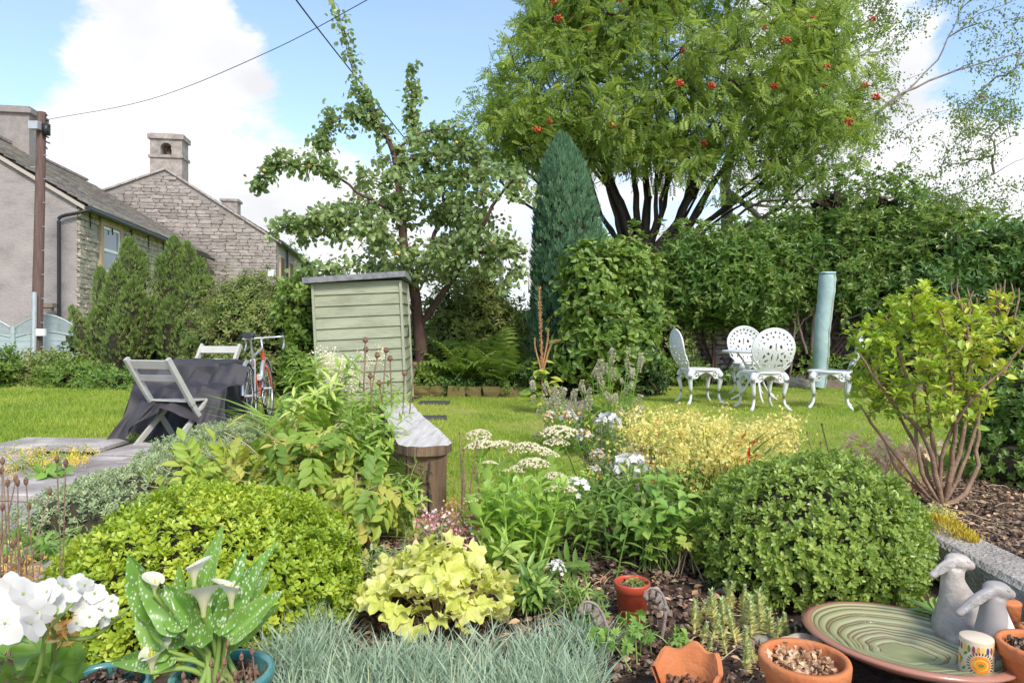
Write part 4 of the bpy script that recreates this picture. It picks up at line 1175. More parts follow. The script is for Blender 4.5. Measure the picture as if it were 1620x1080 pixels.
def cover():
    m = MB(); c = A_([-3.14, 6.75, 0]); hx, hy, H = .37, .34, .69
    n, rings = 132, 20
    an = np.linspace(0, 2*np.pi, n, endpoint=False)
    def rect(a, gx, gy): s = 1/np.maximum(abs(np.cos(a))/gx, abs(np.sin(a))/gy); return s*np.cos(a), s*np.sin(a)
    V = []
    for i in range(5):
        f = i/5; x, y = rect(an, hx*f+1e-4, hy*f+1e-4); V.append(np.stack([c[0]+x, c[1]+y, H+.022*(1-f)+.008*np.sin(an*3+f*8)+.004*np.sin(an*11)], -1))
    ph = rng.random(8)*6
    for i in range(rings):
        f = i/(rings-1)
        fold = .25*np.sin(an*7+ph[0]+.7*f)+.3*np.sin(an*11+ph[1]-.9*f)+.18*np.sin(an*17+ph[2]+1.5*f)+.1*np.sin(an*29+f*3)
        out = .04*f+.26*f**1.6*(1-.8*np.abs(np.cos(an)))+fold*.12*f**.7
        x, y = rect(an, hx+.012, hy+.012); l = np.hypot(x, y)
        z = H-.01-(H-.012)*f**1.05*(1-.05*np.sin(an*5+2))
        z = np.maximum(z+.03*np.sin(an*4+f*6)*f*(1-f)*2, .012)
        V.append(np.stack([c[0]+x*(1+out/l), c[1]+y*(1+out/l), z], -1))
    V = A_(V); k = len(V); v = V.reshape(-1, 3)
    i = np.arange(k-1)[:, None]*n; j = np.arange(n)[None]; jj = (j+1) % n
    m.add(v, np.stack([i+j, i+jj, i+n+jj, i+n+j], -1).reshape(-1, 4))
    # the loose end bunched over the chair seat and hanging to the flags
    nu, nv = 84, 60; uu, vv = np.meshgrid(np.linspace(0, 1, nu), np.linspace(0, 1, nv))
    hem = .30+.70*np.clip(np.abs(uu-.50)*2.3, 0, 1)**1.3
    fl = np.clip((vv-.5)/.5, 0, 1)
    z = np.where(vv < .5, np.interp(vv, [0, .2, .5], [.66, .50, .485]), .485-.47*fl*hem)
    y = np.where(vv < .5, np.interp(vv, [0, .2, .5], [6.44, 6.30, 5.98]), 5.98-.16*fl-.10*fl*fl)
    x = -3.34+.84*uu+(uu-.5)*.16*fl
    w = .5*np.sin(uu*17+vv*5)+.35*np.sin(uu*29-vv*6+1)+.3*np.sin(uu*9+vv*16)+.2*np.sin(uu*47+vv*9)
    y = y-w*.05*(.35+fl); x = x+.02*np.sin(uu*23+vv*11)*(.3+fl); z = np.maximum(z+.022*w*(1-fl), .012)
    g = np.stack([x, y, z], -1).reshape(-1, 3); ii = np.arange(nv-1)[:, None]*nu; jj = np.arange(nu-1)[None]
    m.add(g, np.stack([ii+jj, ii+jj+1, ii+nu+jj+1, ii+nu+jj], -1).reshape(-1, 4))
    o = m.build('table_cover', M['cover']); setp(o, 'dark grey weatherproof cover draped in folds over table and chair seat', 'cover')
    t = thing('garden_table', 'garden table hidden under the dark grey cover', 'table', (c[0], c[1], 0))
    a = MB(); a.box((c[0], c[1], H-.03), (hx*2-.04, hy*2-.04, .03)); a.build('table_top', M['chair_wood'], t, smooth=False)
    for sx in (-1, 1):
        for sy in (-1, 1):
            a = MB(); a.box((c[0]+sx*(hx-.08), c[1]+sy*(hy-.08), (H-.045)/2), (.04, .04, H-.045)); a.build('leg', M['chair_wood'], t, smooth=False)
cover()

def bicycle():
    rear, front = A_([-2.62, 6.85, .335]), A_([-2.80, 7.84, .335]); ax = unit(front-rear); up = unit(A_([-.07, 0, 1.])); side = unit(np.cross(ax, up)); up = np.cross(side, ax)
    t = thing('bicycle', 'silver and red road bicycle leaning beside the covered table', 'bicycle', (-3.1, 8.05, 0))
    O = A_([rear[0]-.0, rear[1], .0])
    def q(f, h, s=0): return A_([rear[0], rear[1], 0])+A_([ax[0], ax[1], 0])*f+up*h+side*s
    rw, fw = q(0, .335), q(1.02, .335)
    for c in (rw, fw):
        an = np.linspace(0, 2*np.pi, 41); circ = lambda r: c+r*(np.cos(an)[:, None]*ax+np.sin(an)[:, None]*up)
        m = MB(); m.tube(circ(.32), .016, 8, closed=True); w = m.build('wheel', M['tyre'], t)
        m = MB(); m.tube(circ(.297), .010, 6, closed=True); m.build('rim', M['silver'], w)
        m = MB(); m.tube([c-side*.05, c+side*.05], .02, 10)
        for k in range(28):
            a = k*2*math.pi/28; d = math.cos(a)*ax+math.sin(a)*up; m.tube([c+side*.03*(1 if k % 2 else -1), c+d*.293], .0016, 3, cap=False)
        m.build('spokes', M['silver'], w)
        m = MB(); a = np.linspace(.1, 2.6, 20); pts = c+.348*(np.cos(a)[:, None]*-ax*(1 if c is rw else 1)+np.sin(a)[:, None]*up); m.tube(pts, .022, 6, flat=1.0); m.build('mudguard', M['silver'], t)
    bb, st, hd, hb = q(.43, .28), q(.27, .78), q(.86, .80), q(.9, .62)
    m = MB(); m.tube([bb, st], .016, 8); m.tube([q(.29, .72), hd], .014, 8); m.tube([rw+side*.05, bb], .009, 6); m.tube([rw-side*.05, bb], .009, 6)
    for s in (-1, 1): m.tube([rw+side*.05*s, q(.3, .7, .02*s)], .008, 6)
    fr = m.build('frame', M['silver'], t)
    m = MB(); m.tube([bb, hb], .018, 8); m.tube([q(.3, .66), q(.38, .42)], .0175, 8); m.tube([hd-up*.02, hb-up*.03], .02, 8); m.build('red_tube', M['bike_red'], fr)
    m = MB()
    for s in (-1, 1): m.tube(spline([hb, hb+side*.04*s-up*.06, fw+side*.05*s], 8), .011, 6)
    m.build('fork', M['bike_red'], t)
    m = MB(); m.tube([hd, hd+up*.1, hd+up*.12+ax*.08], .013, 8)
    for s in (-1, 1): m.tube(spline([hd+up*.12+ax*.08, hd+up*.12+ax*.08+side*.2*s, hd+up*.12+ax*.17+side*.21*s, hd+up*.04+ax*.21+side*.21*s, hd-up*.02+ax*.1+side*.21*s], 18), .012, 8)
    hbz = m.build('handlebar', M['silver'], t)
    for s in (-1, 1):
        m = MB(); m.tube(spline([hd+up*.13+ax*.15+side*.21*s, hd+up*.16+ax*.2+side*.21*s, hd+up*.05+ax*.25+side*.21*s], 8), .011, 6); m.build('brake_lever', M['black_plastic'], hbz)
    m = MB(); m.tube([st, st+up*.14-ax*.03], .013, 8); m.build('seat_post', M['silver'], t)
    m = MB(); sc = st+up*.16-ax*.03; pr = []
    for f, w, z in ((-.12, .05, .0), (-.11, .075, .012), (-.05, .07, .015), (.03, .035, .01), (.12, .022, .008), (.16, .012, 0)):
        pr.append([sc+ax*f+side*w*math.cos(a)+up*(z+.028*math.sin(a)) for a in np.linspace(0, 2*math.pi, 12, endpoint=False)])
    v = A_(pr).reshape(-1, 3); ff = [[i*12+j, i*12+(j+1) % 12, (i+1)*12+(j+1) % 12, (i+1)*12+j] for i in range(5) for j in range(12)]
    m.add(v, ff); m.add(v[:12], [[0, i+1, i] for i in range(1, 11)]); m.build('saddle', M['saddle'], t)
    m = MB(); an = np.linspace(0, 2*np.pi, 25); m.tube(bb+side*.06+.085*(np.cos(an)[:, None]*ax+np.sin(an)[:, None]*up), .006, 5, closed=True)
    m.tube([bb+side*.07, bb+side*.07+up*-.14+ax*.09], .009, 6); m.tube([bb-side*.07, bb-side*.07+up*.14-ax*.09], .009, 6); m.tube([bb-side*.075, bb+side*.075], .012, 8)
    for a in (0, 2.1, 4.2): m.tube([bb+side*.06, bb+side*.06+.085*(math.cos(a)*ax+math.sin(a)*up)], .005, 4)
    m.build('crank', M['silver'], t)
    for s, d in ((1, -up*.14+ax*.09), (-1, up*.14-ax*.09)):
        m = MB(); m.box(bb+side*.11*s+d, (.08, .06, .02)); m.build('pedal', M['black_plastic'], t)
    m = MB(); m.tube(spline([bb+side*.06+up*.085, rw+side*.05+up*.04, rw+side*.05-ax*.04, rw+side*.05-up*.04, bb+side*.06-up*.085], 20), .006, 5); m.build('chain', M['rust_brown'], t)
    m = MB(); s = fw; 
    m.tube([q(.45, .5, .02), q(.6, .47, .02)], .035, 10); m.build('bottle', M['silver'], t)
bicycle()

# ================================================================ rabbits, bowl, pots
def remeshed(name, m, mat, parent=None, voxel=.006, smooth=6):
    o = m.build(name, mat, parent)
    r = o.modifiers.new('r', 'REMESH'); r.mode = 'VOXEL'; r.voxel_size = voxel; r.use_smooth_shade = True
    s = o.modifiers.new('s', 'SMOOTH'); s.iterations = smooth; s.factor = .5
    return o
M['rabbit_grey'] = solid('grey_glazed_clay', (.27, .23, .2), (.42, .365, .32), 9, .5, .25, 60, c3=(.52, .465, .41), coat=.05, detail=10)
M['rabbit_worn'] = solid('grey_clay_chipped', (.27, .26, .26), (.36, .345, .34), 4.2, .45, .1, 50, c3=(.36, .345, .34))
def worn():
    m, N, L = new_mat('chipped_grey_clay'); out = N.new('ShaderNodeOutputMaterial'); b = N.new('ShaderNodeBsdfPrincipled'); L.new(b.outputs[0], out.inputs[0])
    tc = N.new('ShaderNodeTexCoord'); n = N.new('ShaderNodeTexNoise'); n.inputs['Scale'].default_value = 9; n.inputs['Detail'].default_value = 8; L.new(tc.outputs['Object'], n.inputs['Vector'])
    g = N.new('ShaderNodeVectorMath'); g.operation = 'DISTANCE'; g.inputs[1].default_value = (.075, -.02, .10); L.new(tc.outputs['Object'], g.inputs[0])
    a = N.new('ShaderNodeMath'); a.operation = 'MULTIPLY_ADD'; a.inputs[1].default_value = -.07; L.new(n.outputs['Fac'], a.inputs[0]); L.new(g.outputs['Value'], a.inputs[2])
    r = ramp_node(N, [(.052, (.72, .69, .64)), (.056, (.31, .28, .26))]); L.new(a.outputs[0], r.inputs['Fac']); L.new(r.outputs[0], b.inputs['Base Color']); b.inputs['Roughness'].default_value = .5
    return m
def rabbits():
    # both sit upright like a teardrop, head thrown back, long ears swept down to the left
    specs = ((1522, 1046, 2.03, .93, 'pale grey pottery rabbit with ears laid back against the box bush', M['rabbit_grey'], 0), (1574, 1062, 1.875, .92, 'grey pottery rabbit with chipped white side beside the terracotta pots', worn(), 1))
    for (u, v, d, s, lab, mt, kind) in specs:
        b = P(u, v, d); b[2] = .03
        t = thing('pottery_rabbit', lab, 'statue', b, 'pottery rabbits'); m = MB()
        def Q(*p): return b+A_(p)*s
        def E(x, y, z, rx, ry, rz, rot=0):
            k = MB(); k.ball((0, 0, 0), A_([rx, ry, rz])*s, 20, 14); vv = k.v[0]; c, s_ = math.cos(rot), math.sin(rot)
            k.v[0] = np.stack([vv[:, 0]*c+vv[:, 2]*s_, vv[:, 1], -vv[:, 0]*s_+vv[:, 2]*c], -1)+Q(x, y, z); m.extend(k)
        if kind == 0:
            sp = [[.0, 0, .0, .070], [0, 0, .03, .086], [-.002, 0, .075, .083], [-.010, 0, .12, .066], [-.022, 0, .165, .046], [-.030, 0, .205, .034], [-.026, 0, .24, .030]]; hd = (-.010, 0, .262); ear = [(-.016, -.010, .268), (-.045, -.016, .262), (-.075, -.02, .245), (-.104, -.022, .222)]
        else:
            sp = [[.0, 0, .0, .058], [0, 0, .03, .066], [.002, 0, .075, .062], [0, 0, .12, .052], [-.004, 0, .16, .040], [-.006, 0, .19, .033], [0, 0, .215, .03]]; hd = (.010, 0, .236); ear = [(.0, -.012, .240), (-.04, -.02, .228), (-.08, -.024, .205), (-.118, -.024, .172)]
        c = spline(sp, 26); m.tube(A_([Q(*q[:3]) for q in c]), c[:, 3]*s, 22)
        E(*hd, .040, .031, .027, .25); E(hd[0]+.030, 0, hd[2]-.010, .020, .020, .017, .3); E(hd[0]-.018, 0, hd[2]+.004, .026, .026, .024)
        if kind == 0:
            E(.035, -.05, .045, .042, .034, .045); E(-.045, -.045, .03, .034, .03, .03); E(.02, -.07, .012, .05, .022, .014); E(.07, .03, .02, .03, .03, .022)
        else:
            E(.022, -.036, .035, .036, .03, .036); E(-.022, -.05, .012, .036, .02, .013); E(.05, .02, .018, .024, .024, .018)
        for sy in (1,):
            e = spline(ear, 16); w = spline([[.012], [.021], [.022], [.008]], 16)[:, 0]
            for i in range(16):
                E(e[i][0], e[i][1]*.6, e[i][2], .013, .017-.005*i/15, w[i], .55)
        remeshed('body', m, mt, t, .0045, 4)
        h = MB(); e = spline(ear, 18); w = spline([[.002], [.011], [.012], [.002]], 18)[:, 0]
        dr = unit(A_(ear[-1])-A_(ear[0])); pv = np.cross(dr, (0, 1, 0)); V = []
        for i in range(2, 17):
            for q in (-1, -.5, 0, .5, 1): V.append(Q(*(e[i]*A_([1, .6, 1])+pv*w[i]*q+A_([0, -.0165+.005*i/17+.002*q*q, 0]))))
        h.add(V, [[i*5+j, i*5+j+1, i*5+j+6, i*5+j+5] for i in range(14) for j in range(4)]); h.build('ear_hollow_shade', solid('speckled_shade_glaze', (.26, .24, .23), (.34, .32, .3), 40, .6, .3, 120, c3=(.62, .6, .57)), t)  # raised strip of speckled glaze, darkened to paint shade in the ear
        for sy in (-1, 1):
            k = MB(); k.ball(Q(hd[0]+.012, sy*.027, hd[2]+.008), A_([.006, .003, .004])*s, 8, 6); k.build('eye', mt, t)
rabbits()
def bowl():
    c = P(1432, 1048, 1.93); c[2] = .02
    t = thing('ribbed_bowl', 'wide shallow pottery bowl with terracotta rim and green ribbed glaze', 'bowl', c)
    t.rotation_euler = (R(-2), R(3), 0)
    def bump(a, k): return 1+.07*np.sin(a*2+.6+k*.3)+.05*np.sin(a*3+2+k*.2)+.035*np.sin(a*7+1+k*.5)+.02*np.sin(a*11+k)
    rs = np.linspace(.245, .075, 12)+.0045*np.sin(np.arange(12)*2.7)*(np.arange(12) > 0); n = 72; an = np.linspace(0, 2*np.pi, n, endpoint=False); V = []; rn = []
    V.append(np.stack([.0*an, 0*an, 0*an], -1)+A_([0, 0, -.0])); rn.append(0)
    V.append(np.stack([.08*np.cos(an), .08*np.sin(an), 0*an], -1)); rn.append(0)
    V.append(np.stack([.2*np.cos(an), .2*np.sin(an), 0*an+.035], -1)); rn.append(0)
    V.append(np.stack([.272*np.cos(an), .272*np.sin(an), 0*an+.07], -1)); rn.append(.1)
    V.append(np.stack([.275*np.cos(an), .275*np.sin(an), 0*an+.078], -1)); rn.append(.1)
    V.append(np.stack([.25*np.cos(an), .25*np.sin(an), 0*an+.080], -1)); rn.append(.12)
    for k, r in enumerate(rs):
        f = (k+1)/len(rs); q = r*(bump(an, k*.4)*f+(1-f)); z = .078-.05*(1-(r/.25)**2)
        V.append(np.stack([q*np.cos(an), q*np.sin(an), 0*an+z], -1)); rn.append(.9)
        V.append(np.stack([(q-.0025)*np.cos(an), (q-.0025)*np.sin(an), 0*an+z-.0035], -1)); rn.append(.3)
        V.append(np.stack([(q-.0055)*np.cos(an), (q-.0055)*np.sin(an), 0*an+z-.004], -1)); rn.append(.32)
        V.append(np.stack([(q-.008)*np.cos(an), (q-.008)*np.sin(an), 0*an+z-.0036], -1)); rn.append(.6)
    V.append(np.stack([.0*an, 0*an, 0*an+.024], -1)); rn.append(.8)
    v = A_(V); k = len(v); i = np.arange(k-1)[:, None]*n; j = np.arange(n)[None]; jj = (j+1) % n
    m = MB(); m.add(v.reshape(-1, 3), np.stack([i+j, i+jj, i+n+jj, i+n+j], -1).reshape(-1, 4), np.repeat(rn, n))
    mt, N, L = new_mat('bowl_glaze'); out = N.new('ShaderNodeOutputMaterial'); b = N.new('ShaderNodeBsdfPrincipled'); L.new(b.outputs[0], out.inputs[0])
    at = N.new('ShaderNodeAttribute'); at.attribute_name = 'rnd'
    r = ramp_node(N, [(0, (.36, .15, .09)), (.14, (.42, .19, .13)), (.32, (.17, .11, .06)), (.5, (.28, .27, .14)), (.75, (.32, .33, .17)), (1, (.42, .39, .26))]); L.new(at.outputs['Fac'], r.inputs['Fac'])
    L.new(r.outputs[0], b.inputs['Base Color']); b.inputs['Roughness'].default_value = .22; b.inputs['Coat Weight'].default_value = .3
    local('bowl_body', m, mt, t)
bowl()
def pot(name, lab, c, r, h, mat, group=None, rimh=.035, fill=None, taper=.7, sides=40, lean=None, cat='pot', filll=.75, thick=.012):
    t = thing(name, lab, cat, c, group)
    m = MB(); m.lathe([(0, .0), (r*taper, 0), (r*taper+.004, .004), (r*.95, h-rimh), (r*1.04, h-rimh+.003), (r*1.06, h-.006), (r*1.04, h), (r*1.04-thick, h), (r*1.02-thick, h-.008), (r*taper*1.0, .02), (0, .02)], sides)
    p = local('pot_body', m, mat, t)
    if fill:
        f = MB(); a = MB(); zz = h*filll; rr = r*(taper+(1-taper)*filll)-thick-.001
        f.lathe([(rr*1.0, zz-.006), (rr*.6, zz+.004), (0, zz+.006)], 24); local('compost', f, M['soil'], t)
        n = 260; q = rng.random(n)**.5*rr*.96; an = rng.random(n)*6.283
        a.scatter(CHIP, np.stack([q*np.cos(an), q*np.sin(an), zz+.004+rng.random(n)*.02], -1), rvec(n), rvec(n), .006+.016*rng.random(n)); 
        o = local('mulch', a, M['chips'] if fill == 1 else M['litter'], t, False); o['kind'] = 'stuff'
    if lean: t.rotation_euler = lean
    return t
CHIP = (A_([[-.4, 0, -.1], [.45, .1, -.1], [.3, .9, -.1], [-.4, .8, -.1], [-.1, .3, .16], [.1, .65, .14]]), A_([[0, 1, 4], [1, 5, 4], [1, 2, 5], [2, 3, 5], [3, 4, 5], [3, 0, 4]]))
c = P(1272, 1110, 1.62); c[2] = .045; pot('terracotta_pot', 'terracotta pot of dry mulch beside the ribbed bowl', c, .098, .14, M['terracotta'], fill=2, filll=.78)
c = P(1642, 1120, 1.72); c[2] = .045; pot('terracotta_pot', 'terracotta pot in front of the chipped pottery rabbit', c, .085, .125, M['terracotta'], fill=1)
c = P(1648, 1060, 1.9); c[2] = .045; pot('terracotta_pot', 'small terracotta pot behind the chipped pottery rabbit', c, .05, .085, M['terracotta'], fill=1)
c = P(1165, 1090, 1.68); c[2] = .035; pot('terracotta_pot', 'tiny terracotta pot with a green seedling beside the broken pot', c, .035, .05, M['terracotta'], fill=1)
c = G(1000, 985); c[2] = .004; pot('red_plastic_pot', 'small red plastic flower pot standing on the soil bed', c, .056, .135, M['red_plastic'], fill=1, rimh=.03, thick=.004, filll=.7)
def broken_pot():
    c = P(1085, 1092, 1.72); c[2] = .03
    t = thing('broken_pot', 'broken terracotta pot lying open with its wall snapped away', 'pot', c)
    n, k = 40, 8; m = MB(); an = np.linspace(-2.7, 2.7, n); jag = .030+.075*(.5+.5*np.sin(an+.5))+.010*np.sin(an*7)
    for (o, fl) in ((0, 0), (.012, 1)):
        V = []
        for i in range(k):
            f = i/(k-1); r = .066+.026*f-o; V.append(np.stack([r*np.cos(an), r*np.sin(an)*.8, .004+f*jag], -1))
        v = A_(V).reshape(-1, 3); f_ = [[i*n+j, i*n+j+1, (i+1)*n+j+1, (i+1)*n+j] for i in range(k-1) for j in range(n-1)]
        if fl: f_ = [q[::-1] for q in f_]
        m.add(v, f_); last = v[-n:] if not fl else last
        if fl: m.add(np.vstack([last, v[-n:]]), [[j, j+1, n+j+1, n+j] for j in range(n-1)])
    local('pot_wall', m, M['terracotta'], t)
    a = MB(); q = rng.random(150)**.5*.06; an = rng.random(150)*6.28; a.scatter(CHIP, np.stack([q*np.cos(an), q*np.sin(an)*.8, .01+.03*rng.random(150)], -1), rvec(150), rvec(150), .006+.014*rng.random(150)); o = local('mulch', a, M['chips'], t, False); o['kind'] = 'stuff'
broken_pot()
def painted_pot():
    c = P(1545, 1074, 1.77); c[2] = .04
    t = thing('painted_ceramic_pot', 'round-topped ceramic pot painted with an orange sun flower and coloured petals', 'pot', c)
    def band(z0, z1): pass
    r, h = .039, .126
    m = MB(); m.lathe([(0, 0), (r*.96, 0), (r, .004), (r, h-.004), (r*.98, h), (r*.9, h), (r*.86, h-.003), (0, h-.004)], 40); local('pot_body', m, solid('cream_ceramic', (.62, .5, .33), (.72, .6, .42), 10, .3, coat=.3), t)
    m = MB(); m.lathe([(0, h+.0006), (r*.93, h+.0006), (r*.95, h)], 40); local('lid', m, solid('pale_clay', (.66, .52, .38), (.74, .6, .46), 12, .5), t)
    cols = {'orange': (.75, .24, .02), 'yellow': (.8, .5, .06), 'red': (.5, .05, .03), 'green': (.13, .22, .04), 'blue': (.03, .06, .2), 'dark': (.03, .02, .04), 'wine': (.3, .04, .08)}
    pm = {k: solid('glaze_'+k, v, None, rough=.25, coat=.4) for k, v in cols.items()}
    def on(x, z, o=.0008):
        a = x/r - math.pi/2 - .35; return A_([(r+o)*math.cos(a), (r+o)*math.sin(a), z])
    def blot(cx, cz, rx, rz, col, tilt=0, o=.0008, name='petal'):
        m = MB(); k = 12; p = [on(cx, cz, o)]
        for q in range(k):
            b = q*2*math.pi/k; dx, dz = rx*math.cos(b), rz*math.sin(b); p.append(on(cx+dx*math.cos(tilt)-dz*math.sin(tilt), cz+dx*math.sin(tilt)+dz*math.cos(tilt), o))
        m.add(p, [[0, q+1, (q+1) % k+1] for q in range(k)]); local(name, m, pm[col], t)
    seq = ['green', 'blue', 'red', 'yellow', 'green', 'wine', 'orange', 'yellow', 'blue', 'red', 'yellow', 'green', 'blue', 'wine']
    for k in range(14):
        x = (k-6.5)*.0105; blot(x, h-.022, .0036, .0095, seq[k]); blot(x+.004, .022, .0036, .0095, seq[(k+5) % 14])
    for k in range(26):
        a = k*2*math.pi/26; blot(.0285*math.cos(a), .068+.0285*math.sin(a), .0042, .0015, 'dark', a)
    blot(0, .068, .023, .023, 'orange', o=.001, name='sun_disc'); blot(0, .068, .015, .015, 'yellow', o=.0014, name='sun_ring'); blot(0, .068, .012, .012, 'orange', o=.0018, name='sun_ring'); blot(0, .068, .006, .0045, 'green', o=.0022, name='sun_eye')
    for (x, z) in ((-.035, .09), (-.04, .05), (.037, .095), (.04, .045), (-.048, .07), (.05, .07)): blot(x, z, .007, .003, 'green', .8)
    for (x) in (-.056, .06): blot(x, .068, .011, .013, 'orange'); blot(x, .068, .006, .007, 'yellow', o=.0013)
painted_pot()
def pottery_bird():
    c = P(1268, 1046, 1.98); c[2] = .03
    t = thing('pottery_bird', 'small buff pottery bird with upright tail behind the mulch pot', 'statue', c)
    m = MB(); m.ball(c+A_([.0, 0, .026]), (.05, .026, .026), 18, 12); m.ball(c+A_([.045, -.004, .03]), (.024, .02, .021), 14, 10); m.ball(c+A_([-.04, 0, .03]), (.03, .014, .014), 12, 8)
    remeshed('body', m, solid('buff_clay', (.4, .3, .2), (.52, .41, .29), 14, .7, .2, 60, c3=(.36, .22, .12)), t, .004, 4)
    m = MB(); v = A_([[-.05, -.002, .028], [-.115, -.016, .062], [-.12, .014, .056], [-.05, .012, .03]]); m.add(np.vstack([v, v+A_([0, 0, .006])]), [[0, 1, 2, 3], [7, 6, 5, 4], [0, 4, 5, 1], [1, 5, 6, 2], [2, 6, 7, 3], [3, 7, 4, 0]]); m.build('tail', solid('tail_clay', (.33, .24, .2), (.45, .36, .31), 14, .8), t, smooth=False)
    m = MB(); m.tube([c+A_([.065, -.008, .03]), c+A_([.092, -.012, .034])], [.005, .001], 6); m.build('beak', M['stem_straw'], t)
    m = MB(); m.ball(c+A_([.053, -.022, .036]), .003, 6, 4); m.build('eye', M['black_plastic'], t)
pottery_bird()
for k, (u, v, d, s, lab, nm, mt) in enumerate(((1455, 1004, 2.13, (.05, .036, .032), 'smooth egg-shaped cream pebble under the box bush', 'pebble', 'pebble'), (1487, 1040, 2.0, (.13, .085, .05), 'flat grey-brown rock between bowl and painted pot', 'rock', 'rock'), (1400, 1012, 2.12, (.14, .08, .05), 'rough dark rock half under the bowl rim', 'rock', 'rock'), (1210, 1010, 2.1, (.07, .05, .03), 'small flat stone among the stonecrop stems', 'rock', 'rock'))):
    c = P(u, v, d); c[2] = max(.012, min(c[2], .035)); m = MB(); m.ball(c, A_(s)/2*1.25, 16, 10, noise=.02 if k else 0); setp(m.build(nm, M[mt]), lab, nm)
c = P(1595, 985, 2.1); c[2] = .05; m = MB(); m.lathe([(0, 0), (.03, 0), (.034, .07), (.036, .075), (.033, .08), (0, .08)], 24, c); setp(m.build('pottery_post', M['terracotta']), 'small terracotta pillar with pale top behind the pottery rabbits', 'ornament')
# metal leaf stakes
def stake(pts, d, lab):
    P_ = [P(u, v, d) for (u, v) in pts]; t = thing('metal_leaf_stake', lab, 'ornament', (P_[0][0], P_[0][1], 0), 'rusted metal leaf stakes')
    m = MB(); c = spline([A_([P_[0][0], P_[0][1], 0.])]+P_[1:], 26); m.tube(c, np.linspace(.0065, .003, 26), 7); m.build('stem', M['stake'], t)
    lf = t_leaf(.5, 3, .1, .12, .55)
    arc = np.concatenate([[0], np.cumsum(np.linalg.norm(np.diff(c, axis=0), axis=1))]); arc /= arc[-1]
    for k in range(9):
        f = .56+.43*k/8; q = A_([np.interp(f, arc, c[:, j]) for j in range(3)]); l = MB(); sgn = -1 if k % 2 else 1
        l.scatter(lf, [q], [[sgn*.30-.15, -.1, -1]], [[-.25*sgn, -1, .1]], [.046-.0018*k], [.5], .85); o = l.build('leaf', M['stake'], t)
        sm = o.modifiers.new('t', 'SOLIDIFY'); sm.thickness = .0015
stake([(964, 1062), (962, 1030), (958, 985), (945, 958), (928, 951), (917, 958)], 1.98, 'brown metal leaf-spray stake next to the silver foliage clump')
stake([(1046, 1022), (1051, 985), (1053, 955), (1044, 935), (1030, 930), (1020, 936)], 2.12, 'brown metal leaf-spray stake standing beside the red plastic pot')

# ================================================================ trees and shrubs
LEAF = t_flat(.52, .14, .12); LEAF_W = t_flat(.72, .14, .15, .5); LEAF_N = t_flat(.26, .1, .1)
LEAF8 = t_leaf(.55, 2, .14, .2); LEAF8R = t_leaf(.8, 2, .12, .22, .5); LEAF8N = t_leaf(.28, 2, .12, .25, .42)
M['apple_leaf'] = leafm('apple_leaf', [(.085, .13, .045), (.135, .195, .065), (.2, .26, .095), (.31, .35, .16)], .34, .4, .6)
M['rowan_leaf'] = leafm('rowan_leaf', [(.08, .14, .03), (.14, .21, .045), (.21, .28, .062), (.34, .37, .09)], .5, .43, .35)
M['birch_leaf'] = leafm('birch_leaf', [(.07, .11, .03), (.12, .175, .045), (.21, .25, .065)], .5, .42, .35)
M['privet_leaf'] = leafm('privet_leaf', [(.05, .1, .022), (.085, .155, .033), (.135, .21, .05), (.22, .28, .07)], .36, .36, .45)
M['ivy_leaf'] = leafm('ivy_leaf', [(.03, .07, .016), (.06, .12, .026), (.11, .185, .04)], .35, .2, .5)
M['cypress_leaf'] = leafm('cypress_leaf', [(.03, .075, .045), (.05, .115, .065), (.08, .155, .08), (.11, .19, .085)], .6, .25, .3)
M['thuja_leaf'] = leafm('thuja_leaf', [(.07, .115, .03), (.115, .17, .045), (.165, .22, .06), (.22, .26, .08)], .6, .3, .3)
M['hazel_leaf'] = leafm('hazel_leaf', [(.05, .095, .018), (.09, .15, .028), (.14, .21, .04), (.2, .26, .06)], .45, .32, .4)
M['coton_leaf'] = leafm('coton_leaf', [(.06, .1, .025), (.11, .155, .04), (.17, .215, .055), (.28, .25, .11)], .45, .28, .4)
M['fern_leaf'] = leafm('fern_leaf', [(.06, .12, .022), (.1, .175, .035), (.16, .23, .05), (.24, .27, .08)], .5, .4, .35)
M['dark_leaf'] = leafm('dark_leaf', [(.02, .045, .014), (.04, .075, .02), (.065, .11, .028)], .4, .2, .45)
M['core'] = solid('core_shade_brown', (.03, .024, .014), (.05, .04, .022), 12, .95)  # dark brown that stands in for the shade inside foliage
M['apple_fruit'] = leafm('apple_fruit', [(.3, .3, .06), (.4, .27, .08), (.45, .16, .06)], .35, .05, .5)
M['berry'] = leafm('rowan_berry', [(.3, .035, .015), (.38, .028, .015), (.42, .08, .02)], .4, .05, .5)

def leaf_clusters(mb, twigs, tpl, per, size, spread=.12, droop=.25, out=None, frac=.6, rbias=0.0, lo=0., hi=1.):
    """leaves along the outer part of every twig"""
    pos, dr = [], []
    for t in twigs:
        L = len(t); k = per
        f = 1-frac*rng.random(k)**1.3; x = f*(L-1); i = np.minimum(x.astype(int), L-2); w = (x-i)[:, None]
        p = t[i]*(1-w)+t[i+1]*w; d = unit(t[i+1]-t[i])
        pos.append(p+rng.normal(size=(k, 3))*spread*.5); dr.append(d)
    pos, dr = np.concatenate(pos), np.concatenate(dr); n = len(pos)
    d = dr*.5+rng.normal(size=(n, 3))*.65; d[:, 2] -= droop
    nr = rng.normal(size=(n, 3))*.55; nr[:, 2] += 1
    r = np.clip(lo+(hi-lo)*(.5*vnoise(pos*2.2, 21)+.5*rng.random(n))+rbias*(rng.random(n) < .08), 0, 1)
    mb.scatter(tpl, pos, d, nr, size*(.6+.7*rng.random(n)), r)
    return pos

